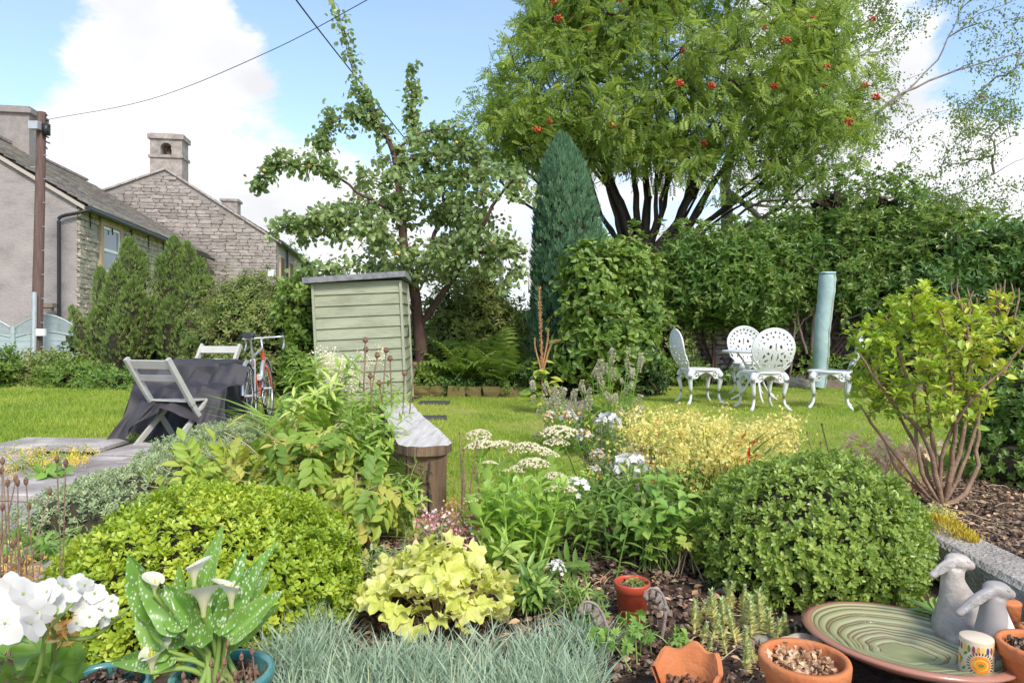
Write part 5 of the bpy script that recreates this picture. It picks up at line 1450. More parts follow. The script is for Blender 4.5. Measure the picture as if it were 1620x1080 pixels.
# ---------------- apple tree
def apple():
    D = 10.7; p = lambda u, v, d=D: P(u, v, d)
    b = p(668, 606, 10.95); t = thing('apple_tree', 'spreading apple tree with leaning forked trunk behind the sage shed', 'tree', b)
    tr = [b, p(666, 560, 10.95), p(660, 500, 10.9), p(655, 455, 10.8), p(640, 400), p(636, 345), p(630, 290), p(622, 240), p(600, 195), p(580, 160), p(566, 140)]
    limbs = [(tr, .115, .012), ([p(669, 513, 10.9), p(690, 480, 10.8), p(712, 448, 10.7), p(738, 408, 10.4), p(760, 360, 10.2), p(790, 310, 10.2), p(812, 285, 10.2)], .06, .015),
             ([p(655, 455), p(668, 420), p(690, 370, 11), p(700, 300, 11.2), p(660, 235, 11.2), p(652, 180, 11.2), p(650, 112, 11.2)], .05, .006),
             ([p(640, 400), p(610, 370, 10.2), p(570, 350, 9.9), p(520, 340, 9.8), p(470, 352, 9.8), p(440, 362, 9.8)], .035, .006),
             ([p(636, 345), p(600, 322, 10.3), p(565, 305, 10.1), p(535, 280, 10.), p(490, 262, 10.), p(440, 258, 10.), p(405, 292, 10.)], .03, .005),
             ([p(622, 240), p(600, 200), p(570, 184), p(530, 190), p(508, 215), p(520, 240)], .02, .005),
             ([p(622, 240), p(660, 212), p(700, 205), p(730, 212), p(745, 225)], .02, .005),
             ([p(630, 260), p(680, 245), p(720, 240), p(770, 262), p(805, 290, 10.4), p(830, 282, 10.3)], .024, .005),
             ([p(660, 500, 10.9), p(620, 455, 10.3), p(560, 440, 10.), p(500, 430, 9.9), p(470, 460, 9.9)], .03, .006),
             ([p(580, 160), p(562, 130), p(548, 70), p(535, 10)], .01, .003), ([p(740, 405, 10.4), p(790, 395, 10.2), p(830, 400, 10.2)], .03, .006)]
    bl = lambda u, v, d, ru, rv, rd: (p(u, v, d), (ru/F*d, rd, rv/F*d))
    blobs = [bl(640, 380, 10.6, 150, 75, 1.0), bl(560, 390, 10.2, 105, 68, .7), bl(740, 350, 10.5, 105, 80, .8), bl(650, 300, 10.8, 95, 60, .7), bl(790, 330, 10.2, 60, 70, .5), bl(540, 430, 10., 70, 36, .5), bl(480, 470, 9.8, 30, 45, .3), bl(700, 250, 10.8, 85, 40, .5), bl(800, 420, 10.2, 45, 40, .4)]
    tg = in_blobs(blobs, 640, .43, 1.5, 2, shell=.35)
    def sleeve(pts, n, rad): 
        c = spline(pts, n); return c+rng.normal(size=c.shape)*rad
    for (l, n, rad) in ((limbs[4][0][3:], 46, .05), (limbs[5][0][1:], 46, .09), (limbs[6][0][1:], 26, .08), (limbs[7][0][1:], 30, .09), (limbs[0][0][6:], 34, .06), (limbs[2][0][4:], 34, .06), (limbs[3][0][2:], 34, .08), (limbs[9][0][1:], 12, .05), (limbs[8][0][1:], 34, .14)):
        tg = np.vstack([tg, sleeve(l, n, rad)])
    wood, tw = grow(limbs, tg, .22, .12, .0045, .4, .12)
    wood.build('trunk', M['bark_brown'], t)
    m = MB(); leaf_clusters(m, tw, LEAF8R, 15, .088, .11, .3, frac=.85)
    m.build('crown', M['apple_leaf'], t, smooth=False, kind='stuff')
    a = MB(); a.ball((0, 0, 0), (.032, .032, .029), 10, 7); me = a.mesh('apple', M['apple_fruit'])
    for k in range(26):
        q = tw[int(rng.integers(len(tw)))][-1]; a2 = MB(); o = put('apple', me, t, q-A_([0, .05, .06]), rng.random(3), .8+.4*rng.random())
apple()

# ---------------- rowan
def rowan():
    D = 14.3; p = lambda u, v, d=D: P(u, v, d)
    b = A_([2.78, 14.2, 1.15]); t = thing('rowan_tree', 'big rowan tree with fanning dark stems and scattered red berries', 'tree', b)
    limbs = [([b-A_([0, 0, .1]), p(1018, 490, 14.2), p(1018, 455, 14.2), p(1016, 425, 14.2), p(1012, 400, 14.2)], .21, .13)]
    fan = [((1012, 405), (985, 340), (955, 260), (930, 190), (900, 90)), ((1014, 400), (1005, 330), (1000, 260), (985, 160), (975, 60)), ((1016, 400), (1025, 330), (1020, 250), (1035, 150), (1040, 20)),
           ((1018, 405), (1045, 340), (1060, 270), (1085, 190), (1110, 80)), ((1020, 410), (1065, 360), (1095, 300), (1120, 240), (1170, 150)), ((1022, 415), (1080, 370), (1110, 320), (1150, 260), (1230, 190), (1290, 120)),
           ((1012, 415), (975, 380), (945, 330), (900, 270), (860, 215), (825, 180)), ((1010, 425), (970, 405), (930, 380), (890, 330), (830, 270), (770, 220)), ((1024, 430), (1060, 420), (1105, 400), (1160, 370), (1230, 330), (1300, 270)),
           ((1014, 410), (990, 370), (965, 300), (935, 250), (880, 160), (860, 110)), ((1022, 410), (1050, 380), (1082, 330), (1100, 270), (1130, 210), (1200, 80)), ((1008, 420), (985, 380), (975, 320), (962, 250), (940, 150), (930, 40)), ((1016, 405), (1035, 360), (1040, 300), (1052, 230), (1060, 120)), ((1020, 420), (1070, 400), (1120, 350), (1180, 310), (1260, 250), (1340, 200))]
    for k, f in enumerate(fan):
        dz = (k % 4-1.5)*.5; n = len(f)
        limbs.append(([p(u, v, 14.3+dz*i/n) for i, (u, v) in enumerate(f)], .07+.02*(k % 3), .012))
        j_ = np.clip(rng.normal(size=3), -1.2, 1.2)*7; limbs.append(([p(u+j_[0]*i*.8+6, v+j_[1]*i*.4, 14.35-dz*i/n) for i, (u, v) in enumerate(f)], .045, .01))
        m_ = f[2]; e_ = f[-1]; limbs.append(([p(*m_, 14.2+dz*.5), p((m_[0]+e_[0])/2+rng.normal()*25, (m_[1]+e_[1])/2-10, 14.2+dz), p(np.clip(e_[0]+rng.normal()*40, 830, 1330), max(e_[1]+rng.normal()*25, 10), 14.2+2*dz)], .04, .01))
    bl = lambda u, v, d, ru, rv, rd: (p(u, v, d), (ru/F*d, rd, rv/F*d))
    blobs = [bl(1080, 60, 14.3, 260, 190, 2.2), bl(900, 130, 14, 125, 125, 1.4), bl(1200, 150, 14, 170, 120, 1.7), bl(1060, 190, 13.6, 250, 62, 1.4), bl(850, 215, 13.8, 95, 55, 1.1), bl(960, -20, 14, 125, 110, 1.5), bl(1150, -80, 14.5, 160, 120, 1.5), bl(1280, 220, 13.8, 105, 70, 1.1), bl(1310, 110, 14, 75, 95, 1.1), bl(775, 225, 14, 45, 52, .6), bl(1180, 270, 13.8, 120, 40, 1.0), bl(845, 170, 13.8, 100, 80, 1.1), bl(930, 232, 13.6, 130, 40, 1.0), bl(1090, 262, 13.6, 110, 30, .8), bl(1000, 60, 13.4, 150, 120, .8)]
    tg = in_blobs(blobs, 2400, .35, .85, 4, shell=.6); tg = tg[(tg[:, 1] < 14.9) | (rng.random(len(tg)) < .45)]
    wood, tw = grow(limbs, tg, .4, .10, .006, .42, .1)
    wood.build('trunk', M['bark_dark'], t)
    pin = t_pinnate(t_flat(.36, .08, .06), 5, .34, 58, .3)
    m = MB(); leaf_clusters(m, tw, pin, 9, .27, .30, .30, frac=.7)
    m.build('crown', M['rowan_leaf'], t, smooth=False, kind='stuff')
    c = MB()
    for k in range(26):
        q = rvec(1)[0]*A_([.07, .07, .04])*rng.random()**.4; c.ball(q, .014, 5, 4, rng.random())
    me = c.mesh('berry_cluster', M['berry'])
    idx = [i for i in range(len(tw)) if tw[i][-1][1] < 14.0]
    for k in range(42):
        q = tw[idx[int(rng.integers(len(idx)))]][-1]; put('berry_cluster', me, t, q+A_([0, -.3, -.04]), rng.random(3)*.5, 1.0+.5*rng.random())
rowan()

# ---------------- second trunk and birch
def birch():
    D = 16.5; p = lambda u, v, d=D: P(u, v, d); b = A_([5.55, 16.6, 1.3])
    t = thing('birch_tree', 'thin-leaved birch with long arching branches against the cloud', 'tree', b)
    limbs = [([b, p(1152, 420), p(1150, 330), p(1150, 270), p(1190, 180), p(1260, 80), p(1330, -60)], .19, .05),
             ([p(1150, 300), p(1190, 335), p(1225, 370), p(1260, 400)], .08, .05),
             ([p(1195, 175), p(1300, 235), p(1385, 180), p(1430, 145), p(1500, 118), p(1560, 98), p(1640, 78)], .05, .012), ([p(1385, 180), p(1440, 140), p(1480, 95), p(1505, 50), p(1530, -10)], .03, .008),
             ([p(1250, 100), p(1340, 60), p(1400, 10), p(1440, -60)], .04, .01), ([p(1150, 320), p(1300, 330), p(1400, 312), p(1500, 310), p(1560, 280), p(1625, 250)], .04, .008), ([p(1505, 50), p(1560, 20), p(1620, -5)], .015, .006), ([p(1500, 310), p(1560, 330), p(1620, 340)], .015, .005)]
    bl = lambda u, v, d, ru, rv, rd: (p(u, v, d), (ru/F*d, rd, rv/F*d))
    blobs = [bl(1400, 110, 16.5, 90, 100, 1.2), bl(1530, 70, 16.3, 110, 75, 1.0), bl(1440, 210, 16.4, 95, 80, 1.0), bl(1540, 210, 16.4, 95, 60, 1.0), bl(1420, 320, 16.4, 110, 45, 1.0), bl(1560, 310, 16.4, 90, 40, 1.0), bl(1330, 30, 16.3, 70, 60, 1.), bl(1440, 20, 16.3, 100, 50, 1.), bl(1600, 140, 16.3, 60, 60, 1.)]
    tg = in_blobs(blobs, 520, .46, .9, 9)
    wood, tw = grow(limbs, tg, .4, .10, .0052, .42, .1, maxlen=2.2)
    wood.build('trunk', M['bark_grey'], t)
    m = MB(); leaf_clusters(m, tw, LEAF_W, 24, .066, .2, .6, frac=1.0)
    m.build('crown', M['birch_leaf'], t, smooth=False, kind='stuff')
birch()

# ---------------- generic leafy shrub
SPRIG = t_sprig(LEAF8, 7, .5, .8, .5)
SPRIG_L = t_sprig(t_flat(.42, .12, .2), 7, .35, .85, .6, length=.9)
SPRIG_B = t_sprig(t_leaf(.62, 1, .14, .1, .5), 8, .55, .75, .5, length=.7)
def shrub(name, lab, cat, base, blobs, n, tpl, size, mat, wood_mat='bark_brown', thick=.4, lump=.08, lscale=2.5, stems=6, core=.72, up=.5, group=None, twigs=120, droop=0., corek=True, seed=None, gaps=None):
    t = thing(name, lab, cat, base, group); sd = seed or int(rng.integers(1000))
    pos, nr = on_blobs(blobs, n, thick, lump, lscale, sd)
    if gaps: 
        k = vnoise(pos*gaps[1], sd+5) > gaps[0]; pos, nr = pos[k], nr[k]
    k = len(pos); d = nr*.9+rng.normal(size=(k, 3))*.45; d[:, 2] += up-droop
    m = MB(); r = np.clip(.5*vnoise(pos*3, sd+1)+.5*rng.random(k)+.03, 0, 1)
    m.scatter(tpl, pos, d, rvec(k), size*(.7+.6*rng.random(k)), r)
    m.build('foliage', M[mat], t, smooth=False, kind='stuff')
    w = MB(); b = A_(base, float)
    for q in range(stems):
        c, rr = blobs[int(rng.integers(len(blobs)))]; e = A_(c)+rng.normal(size=3)*A_(rr)*.35
        w.tube(spline([b+A_([rng.normal()*.08, rng.normal()*.08, -.02]), b*.5+e*.5+rng.normal(size=3)*.1, e], 8), np.linspace(.03, .008, 8)*min(1, b[1]/9.), 5, rng.random())
    sel = rng.choice(len(pos), min(twigs, len(pos)), replace=False)
    for q in sel:
        c = A_(blobs[int(np.argmin([np.linalg.norm((pos[q]-A_(bb[0]))/A_(bb[1])) for bb in blobs]))][0])
        w.tube([c+(pos[q]-c)*.25+rng.normal(size=3)*.03, c+(pos[q]-c)*.65+rng.normal(size=3)*.04, pos[q]], [.008, .005, .002], 4, rng.random(), cap=False)
    w.build('stems', M[wood_mat], t)
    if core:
        cm = MB()  # dark balls and leaves filling the shrub, painting its shaded inside
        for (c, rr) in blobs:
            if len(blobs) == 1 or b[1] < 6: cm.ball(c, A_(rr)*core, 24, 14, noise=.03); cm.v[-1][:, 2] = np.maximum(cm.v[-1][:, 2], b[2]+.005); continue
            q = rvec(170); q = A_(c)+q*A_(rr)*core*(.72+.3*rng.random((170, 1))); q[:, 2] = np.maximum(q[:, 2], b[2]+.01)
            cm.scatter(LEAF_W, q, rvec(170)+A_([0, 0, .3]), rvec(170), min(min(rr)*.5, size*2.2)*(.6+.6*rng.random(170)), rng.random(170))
        cm.build('shade_core', M['core'], t, kind='stuff')
    return t
def bl(u, v, d, ru, rv, rd): return (P(u, v, d), (ru/F*d, rd, rv/F*d))

# columnar cypress
def plume_blobs(segs): return segs
def cypress():
    d = 11.3; b = P(893, 612, d); b[2] = .0
    t = thing('columnar_cypress', 'dark blue-green columnar cypress beside the apple tree', 'conifer', b)
    prof = lambda f: np.interp(f, [0, .08, .25, .5, .75, .9, 1], [.48, .56, .66, .64, .5, .32, .05])
    n = 8600; f = rng.random(n)**.9; a = rng.random(n)*2*np.pi; H = 4.05
    plume = np.floor(a*2.3+np.floor(f*7)*1.7); k = .80+.2*np.sin(plume*12.9898)*1.0
    rr = prof(f)*(.76+.25*k)*(1-.3*rng.random(n)**2)
    ax = b[0]+.05*np.sin(f*4)
    pos = np.stack([ax+rr*np.cos(a), b[1]+rr*np.sin(a), .05+f*H+.1*k], -1)
    dr = np.stack([np.cos(a)*.35, np.sin(a)*.35, np.ones(n)], -1)+rng.normal(size=(n, 3))*.2
    fan = t_join([(t_flat(.22, .05, .03), (0, .12*i, 0), (s*.5, 1, .12*s), (0, 0, 1), .55-.04*i) for i in range(3) for s in (-1, 1)]+[(t_flat(.2, .05, .03), (0, .4, 0), (0, 1, 0), (0, 0, 1), .6)])
    nr = np.stack([np.cos(a), np.sin(a), np.zeros(n)], -1)+rng.normal(size=(n, 3))*.6
    m = MB(); m.scatter(fan, pos, dr, nr, .14*(.7+.6*rng.random(n)), np.clip(.45*k+.45*rng.random(n)-.1*0, 0, 1)); m.build('foliage', M['cypress_leaf'], t, smooth=False, kind='stuff')
    c = MB(); fs = np.linspace(0, 1, 14); c.lathe([(max(.01, prof(q)*.70), .0+q*3.85) for q in fs], 16, (b[0], b[1], 0)); c.build('shade_core', M['core'], t)  # dark lathed core paints the shade inside the column
    w = MB(); w.tube([b, b+A_([0, 0, 1.5])], [.1, .06], 8); w.build('trunk', M['bark_dark'], t)
cypress()
# bushy conifers on the left
def plumes(name, lab, base, tips, n, mat, size=.15, red=False):
    t = thing(name, lab, 'conifer', base, 'bushy conifers by the stone side wall'); b = A_(base, float); m = MB(); w = MB(); c = MB()
    fan = t_join([(t_flat(.3, .05, .03), (0, .13*i, 0), (s*.6, 1, .2*s), (0, 0, 1), .5-.04*i) for i in range(2) for s in (-1, 1)]+[(t_flat(.3, .05, .03), (0, .3, 0), (0, 1, 0), (0, 0, 1), .6)])
    for (top, rad) in tips:
        L = np.linalg.norm(top-b); k = int(n*L*rad)
        mid = b*.45+top*.55+A_([0, 0, -.25*np.linalg.norm((top-b)[:2])]); ax = spline([b, mid, top], 24)
        f = .12+.88*rng.random(k)**.8; i = np.minimum((f*23).astype(int), 22); cc = ax[i]+(ax[i+1]-ax[i])*(f*23-i)[:, None]
        a = rng.random(k)*2*np.pi; pr = rad*np.interp(f, [0, .15, .4, .75, .92, 1.], [.25, .7, 1, .8, .45, .03])*(1-.3*rng.random(k)**2)*(.85+.3*vnoise(np.stack([a*1.5, f*9, a*0+L], -1), 3))
        o = np.stack([np.cos(a), np.sin(a), 0*a], -1)
        m.scatter(fan, cc+o*pr[:, None], o*.55+A_([0, 0, 1])+rng.normal(size=(k, 3))*.25, o+rng.normal(size=(k, 3))*.6, size*(.7+.6*rng.random(k)), np.clip(.5*vnoise((cc+o*pr[:, None])*4, 7)+.5*rng.random(k), 0, 1))
        w.tube(ax, np.linspace(.05, .01, 24), 5, rng.random())
        pp = rad*np.interp(np.linspace(0, 1, 24), [0, .15, .4, .75, .92, 1.], [.15, .55, .75, .55, .2, .02]); c.tube(ax, pp, 9)
    m.build('foliage', M[mat], t, smooth=False, kind='stuff'); w.build('stems', M['bark_pink'], t); c.build('shade_core', M['core'], t)  # dark tubes along the plumes paint their shaded inside
d = 13.4
plumes('bushy_conifer', 'bushy many-tipped conifer with one plume leaning towards the fence', (P(190, 606, d)[0], d, .0),
       [(P(205, 378, d), .30), (P(225, 398, d+.3), .30), (P(158, 425, d), .26), (P(185, 420, d-.4), .32), (P(214, 440, d-.5), .34), (P(150, 490, d-.3), .28), (P(112, 486, d-.1), .2), (P(240, 470, d-.3), .3), (P(190, 500, d-.7), .34), (P(120, 540, d-.3), .2)], 1650, 'thuja_leaf', .10)
plumes('bushy_conifer', 'bushy many-tipped conifer standing close to the arching hedge shrub', (P(285, 606, d)[0], d+.2, .0),
       [(P(275, 376, d+.2), .32), (P(296, 385, d+.2), .3), (P(255, 405, d+.2), .3), (P(318, 412, d+.2), .3), (P(306, 440, d-.2), .32), (P(332, 440, d+.1), .26), (P(270, 470, d-.4), .36), (P(300, 500, d-.5), .36), (P(340, 490, d-.1), .3)], 1650, 'thuja_leaf', .10)
# arching shrub behind the bicycle
shrub('arching_shrub', 'dense small-leaved arching shrub behind the bicycle', 'shrub', (P(410, 600, 10.6)[0], 10.6, 0), [bl(400, 540, 10.8, 75, 80, .8), bl(350, 545, 11.2, 50, 70, .6), bl(450, 540, 10.4, 55, 70, .7), bl(410, 590, 10.3, 90, 40, .7), bl(395, 480, 11, 55, 40, .6)], 3600, SPRIG_L, .13, 'coton_leaf', thick=.4, lump=.12, core=.74)
for k in range(1):
    # loose sprays standing out of it
    t = thing('arching_sprays', 'feathery pale tipped sprays arching above the dense shrub', 'shrub', (P(400, 600, 10.9)[0], 10.9, 0)); m = MB(); w = MB()
    for q in range(60):
        u = rng.uniform(310, 480); e = P(u, rng.uniform(445, 500), 10.9+rng.normal()*.3); s = P(400+(u-400)*.7, 540, 10.9); c = spline([s, (s+e)/2+A_([0, 0, .12]), e], 9); w.tube(c, .004, 3, cap=False)
        f = rng.integers(2, 9, 26); m.scatter(LEAF, c[f]+rng.normal(size=(26, 3))*.03, rng.normal(size=(26, 3))+A_([0, 0, .3]), rvec(26)+A_([0, 0, .6]), .05*(.6+.6*rng.random(26)), .3+.7*rng.random(26))
    m.build('foliage', M['coton_leaf'], t, smooth=False, kind='stuff'); w.build('stems', M['stem_brown'], t)
# climber hanging between shrub and shed
shrub('plum_shrub', 'broad-leaved shrub squeezed between the arching shrub and the shed', 'shrub', (P(480, 610, 9.8)[0], 9.8, 0), [bl(480, 500, 9.8, 30, 60, .35), bl(478, 570, 9.7, 26, 50, .35), bl(470, 470, 9.9, 28, 30, .3)], 420, SPRIG, .2, 'hazel_leaf', thick=.6, core=.5, up=.0)
# hazel-like shrub with curled leaves
shrub('curled_leaf_shrub', 'bright green shrub with large curled leaves in front of the cypress', 'shrub', (P(965, 608, 9.9)[0], 9.9, .05), [bl(965, 545, 9.9, 62, 62, .55), bl(945, 470, 10, 46, 55, .45), bl(1000, 480, 10.2, 40, 70, .45), bl(985, 420, 10.2, 30, 36, .3), bl(925, 440, 10, 30, 40, .3), bl(1000, 570, 9.8, 45, 42, .5), bl(920, 560, 9.8, 40, 40, .4), bl(1010, 440, 10.2, 30, 40, .3)], 1500, t_sprig(t_leaf(.75, 2, .3, .35, .5), 5, .2, .9, .6, length=.7), .21, 'hazel_leaf', thick=.5, core=.66, up=.1, lump=.12, twigs=160)
# privet thicket over the wall
shrub('privet_thicket', 'broad glossy-leaved thicket hanging over the dry stone wall', 'shrub', (P(1140, 600, 12.0)[0], 12.0, .1), [bl(1150, 435, 11.9, 72, 58, .8), bl(1090, 450, 11.9, 40, 40, .6), bl(1195, 462, 11.8, 60, 50, .6), bl(1140, 472, 11.8, 55, 36, .5), bl(1225, 425, 12, 55, 50, .6), bl(1090, 420, 12, 40, 34, .6)], 3400, SPRIG_L, .26, 'privet_leaf', thick=.5, core=.64, up=.0, droop=.15, lump=.16, lscale=1.6, twigs=200, gaps=(.31, 1.5))
shrub('tall_thicket', 'tall yellow-tipped leafy thicket rising behind the parasol cover', 'shrub', (P(1280, 610, 11.7)[0], 11.7, .1), [bl(1315, 338, 12, 62, 52, .7), bl(1285, 405, 11.9, 55, 52, .7), bl(1360, 390, 11.8, 70, 48, .7), bl(1400, 340, 12, 52, 42, .6), bl(1330, 440, 11.5, 70, 36, .6), bl(1260, 445, 11.6, 40, 30, .5), bl(1420, 430, 11.4, 60, 40, .6), bl(1380, 465, 11.3, 40, 24, .4)], 3300, SPRIG_L, .24, 'privet_leaf', thick=.6, core=.26, up=.1, lump=.18, lscale=1.6, twigs=260, stems=10, gaps=(.36, 1.5))
shrub('ivy_hedge', 'dark ivy and leafy hedge along the wall on the right', 'hedge', (P(1540, 610, 11.0)[0], 11.0, .1), [bl(1500, 420, 11.3, 70, 55, .8), bl(1580, 420, 11.1, 80, 50, .8), bl(1640, 430, 11, 60, 55, .8), bl(1480, 460, 11, 70, 30, .6), bl(1560, 500, 11, 120, 70, .7), bl(1640, 520, 10.8, 60, 70, .6)], 3300, SPRIG_L, .25, 'ivy_leaf', thick=.4, core=.72, up=-.1, lump=.14, lscale=1.8, twigs=120)
def sprays(tname, blobs, n, L, mat, leaf, size, per=30, droop=.35, wood='stem_brown'):
    """arching leafy shoots standing out of a shrub that is already built"""
    t = [o for o in COL.objects if o.parent is None and o.name == tname][0]
    pos, nr = on_blobs(blobs, n, .3, .05, 1.5, 3); m = MB(); w = MB()
    for p_, q in zip(pos, nr):
        if q[1] > .55: continue
        l = L*rng.uniform(.5, 1.25); d = unit(q+rng.normal(size=3)*.35+A_([0, -.1, .45])); e = p_+d*l+A_([0, 0, -droop*l*l/L]); c = spline([p_-d*.12, p_+d*l*.55+A_([0, 0, .03]), e], 9); w.tube(c, np.linspace(.005, .002, 9), 3, cap=False)
        f = rng.random(per)**.8*7.99; i = f.astype(int); cc = c[i]+(c[i+1]-c[i])*(f-i)[:, None]; sd = unit(np.cross(d, (0, 0, 1.)))*rng.choice([-1, 1], per)[:, None]
        m.scatter(leaf, cc, sd*.8+d*.5+rng.normal(size=(per, 3))*.3+A_([0, 0, -.2]), A_([0, -.2, 1.])+rng.normal(size=(per, 3))*.3, size*(.6+.6*rng.random(per)), np.clip(.25+.55*rng.random()+.3*(rng.random(per)-.5), 0, 1))
    m.build('sprays', M[mat], t, smooth=False, kind='stuff'); w.build('shoots', M[wood], t)
sprays('privet_thicket', [bl(1150, 428, 11.9, 72, 58, .8), bl(1090, 440, 11.9, 40, 40, .6), bl(1195, 450, 11.8, 60, 50, .6), bl(1225, 415, 12, 55, 50, .6), bl(1100, 410, 12, 50, 36, .6)], 300, .55, 'privet_leaf', LEAF, .095)
sprays('tall_thicket', [bl(1315, 335, 12, 62, 52, .7), bl(1285, 400, 11.9, 55, 52, .7), bl(1360, 382, 11.8, 70, 48, .7), bl(1400, 335, 12, 52, 42, .6), bl(1330, 440, 11.5, 70, 40, .7), bl(1420, 420, 11.4, 60, 44, .7)], 420, .6, 'privet_leaf', LEAF, .095)
sprays('ivy_hedge', [bl(1500, 410, 11.3, 70, 55, .8), bl(1580, 410, 11.1, 80, 50, .8), bl(1640, 420, 11, 60, 55, .8)], 170, .45, 'hazel_leaf', LEAF_W, .09)
sprays('curled_leaf_shrub', [bl(965, 530, 9.9, 62, 62, .55), bl(945, 460, 10, 46, 55, .45), bl(1000, 460, 10.2, 40, 70, .45), bl(985, 410, 10.2, 30, 36, .3)], 90, .35, 'hazel_leaf', LEAF8R, .11, 14)
sprays('arching_shrub', [bl(400, 530, 10.8, 75, 80, .8), bl(450, 530, 10.4, 55, 70, .7), bl(395, 480, 11, 55, 40, .6)], 150, .4, 'coton_leaf', LEAF, .05, 26)
# stems under the thicket
st = thing('leaning_stems', 'bare brown leaning trunks under the thicket by the parasol', 'shrub', (P(1285, 606, 11.5)[0], 11.5, .1)); w = MB()
for (a, b, c_, r_) in (((1278, 610), (1288, 520), (1290, 430), .05), ((1275, 560), (1262, 500), (1258, 450), .025), ((1280, 590), (1300, 510), (1330, 460), .022), ((1250, 600), (1254, 540), (1262, 470), .02), ((1235, 560), (1270, 510), (1300, 480), .012)):
    w.tube(spline([P(*a, 11.5), P(*b, 11.5), P(*c_, 11.6)], 12)+rng.normal(size=(12, 3))*.01, np.linspace(r_, r_*.6, 12), 7, rng.random())
w.build('stems', M['bark_pink'], st)
# rowan's pale lower trunk sits behind the wall; ivy and small shrubs at the wall foot
SP_S = t_sprig(LEAF, 6, .5, .8, .6)
for k, (u, v, dd, ru, rv, nn, mt, lab) in enumerate(((1020, 590, 9.6, 30, 34, 420, 'dark_leaf', 'small dark bush at the foot of the curled leaf shrub'), (1075, 590, 11.4, 36, 18, 300, 'hazel_leaf', 'leafy weeds growing along the foot of the dry stone wall'), (1175, 596, 11.6, 50, 12, 260, 'privet_leaf', 'low weeds at the wall foot behind the round table'),
        (1290, 580, 11.7, 44, 34, 420, 'hazel_leaf', 'fresh green weeds round the parasol foot'), (1440, 585, 10.6, 70, 40, 600, 'dark_leaf', 'dark low shrub behind the yellow-green azalea'), (1060, 540, 11.8, 32, 40, 380, 'coton_leaf', 'small grey-green shrub against the end of the stone wall'))):
    b = P(u, 606, dd); b[2] = .08; shrub('small_shrub', lab, 'shrub', b, [bl(u, v, dd, ru, rv, .4), bl(u+ru*.5, v+8, dd, ru*.6, rv*.7, .3)], nn, SP_S, .13, mt, thick=.6, core=.6, lump=.1, twigs=30, stems=3)
# background hedge closing the horizon, far trees
for (x0, x1, Y, h, lab, nn) in ((-9.5, -2.5, 15.5, 1.3, 'clipped dark hedge running behind the conifers and apple tree', 1500), (-2.4, 3.4, 15.2, 1.15, 'overgrown hedge behind the ferns and cypress', 1500)):
    bb = []
    for x in np.arange(x0, x1, .8): bb.append(((x, Y+rng.normal()*.1, float(hgt(x, Y))+h*.5), (.65, .5, h*.55*(1+.1*rng.normal()))))
    shrub('hedge', lab, 'hedge', ((x0+x1)/2, Y, 0), bb, nn, SPRIG_L, .24, 'dark_leaf', thick=.35, core=.75, twigs=20)
for k, (u, v, dd, ru, rv, lab) in enumerate(((455, 470, 45, 40, 60, 'distant round tree beyond the stone house'), (1240, 430, 30, 110, 80, 'distant dark tree behind the rail fence bank'), (1480, 400, 28, 150, 60, 'distant leafy trees beyond the ivy hedge'), (950, 440, 32, 60, 60, 'distant tree behind the columnar cypress'))):
    b = P(u, 530, dd); b[2] = float(hgt(b[0], dd)); shrub('distant_tree', lab, 'tree', b, [bl(u, v, dd, ru, rv, 2.), bl(u-ru*.5, v+20, dd, ru*.6, rv*.6, 1.5), bl(u+ru*.5, v+15, dd, ru*.6, rv*.6, 1.5)], 900, SPRIG_L, .8, 'privet_leaf', thick=.5, core=.7, lump=.5, lscale=.6, twigs=30)

# ---------------- ferns
def frond_mesh(seed, L=1.0, bend=.5):
    r = np.random.default_rng(seed); m = MB(); n = 17; f = np.linspace(0, 1, n)
    ax = np.stack([.06*np.sin(f*3+seed), .62*f+.1*f*f, .92*f-bend*f**2.3], -1)*L; m.tube(ax, np.linspace(.007, .002, n)*L, 4, .3)
    pin = t_leaf(.27, 2, .12, .22, .35)
    for i in range(2, n):
        t = unit(ax[i]-ax[i-1]); s0 = (.05+.27*math.sin(math.pi*min(1, (f[i])**.7))*(1.05-f[i]*.3))*L
        for s in (-1, 1):
            x = unit(np.cross(t, (0, 0, 1)))*s; m.scatter(pin, [ax[i]], [x*.92+t*.3+A_([0, 0, -.1+.05*r.normal()])], [A_([0, 0, 1.])-t*.3], [s0*(.9+.2*r.random())], [.2+.6*r.random()])
    return m.mesh('frond', M['fern_leaf'], False)
FR = [frond_mesh(i, 1, .38+.1*i) for i in range(4)]
for (u, v, dd, n, s, lab) in ((735, 600, 10.9, 17, .8, 'large green fern beside the apple trunk'), (790, 604, 10.75, 16, .72, 'arching fern above the mossy edging wall'), (770, 560, 11.6, 16, .95, 'tall pale fern at the back of the fern bed'), (700, 605, 10.9, 10, .5, 'small fern at the foot of the apple trunk'), (820, 575, 11.5, 11, .7, 'yellowing fern beside the columnar cypress')):
    s *= 1.3; b = P(u, v, dd); b[2] = .05 if v > 590 else .2; t = thing('fern', lab, 'fern', b, 'ferns in the shady bed')
    for k in range(n):
        a = k*2*math.pi/n+rng.normal()*.2; put('frond', FR[k % 4], t, b+A_([0, 0, .02]), (rng.normal()*.12+(.28 if k % 2 else .0), rng.normal()*.1, a), s*(.7+.5*rng.random()))
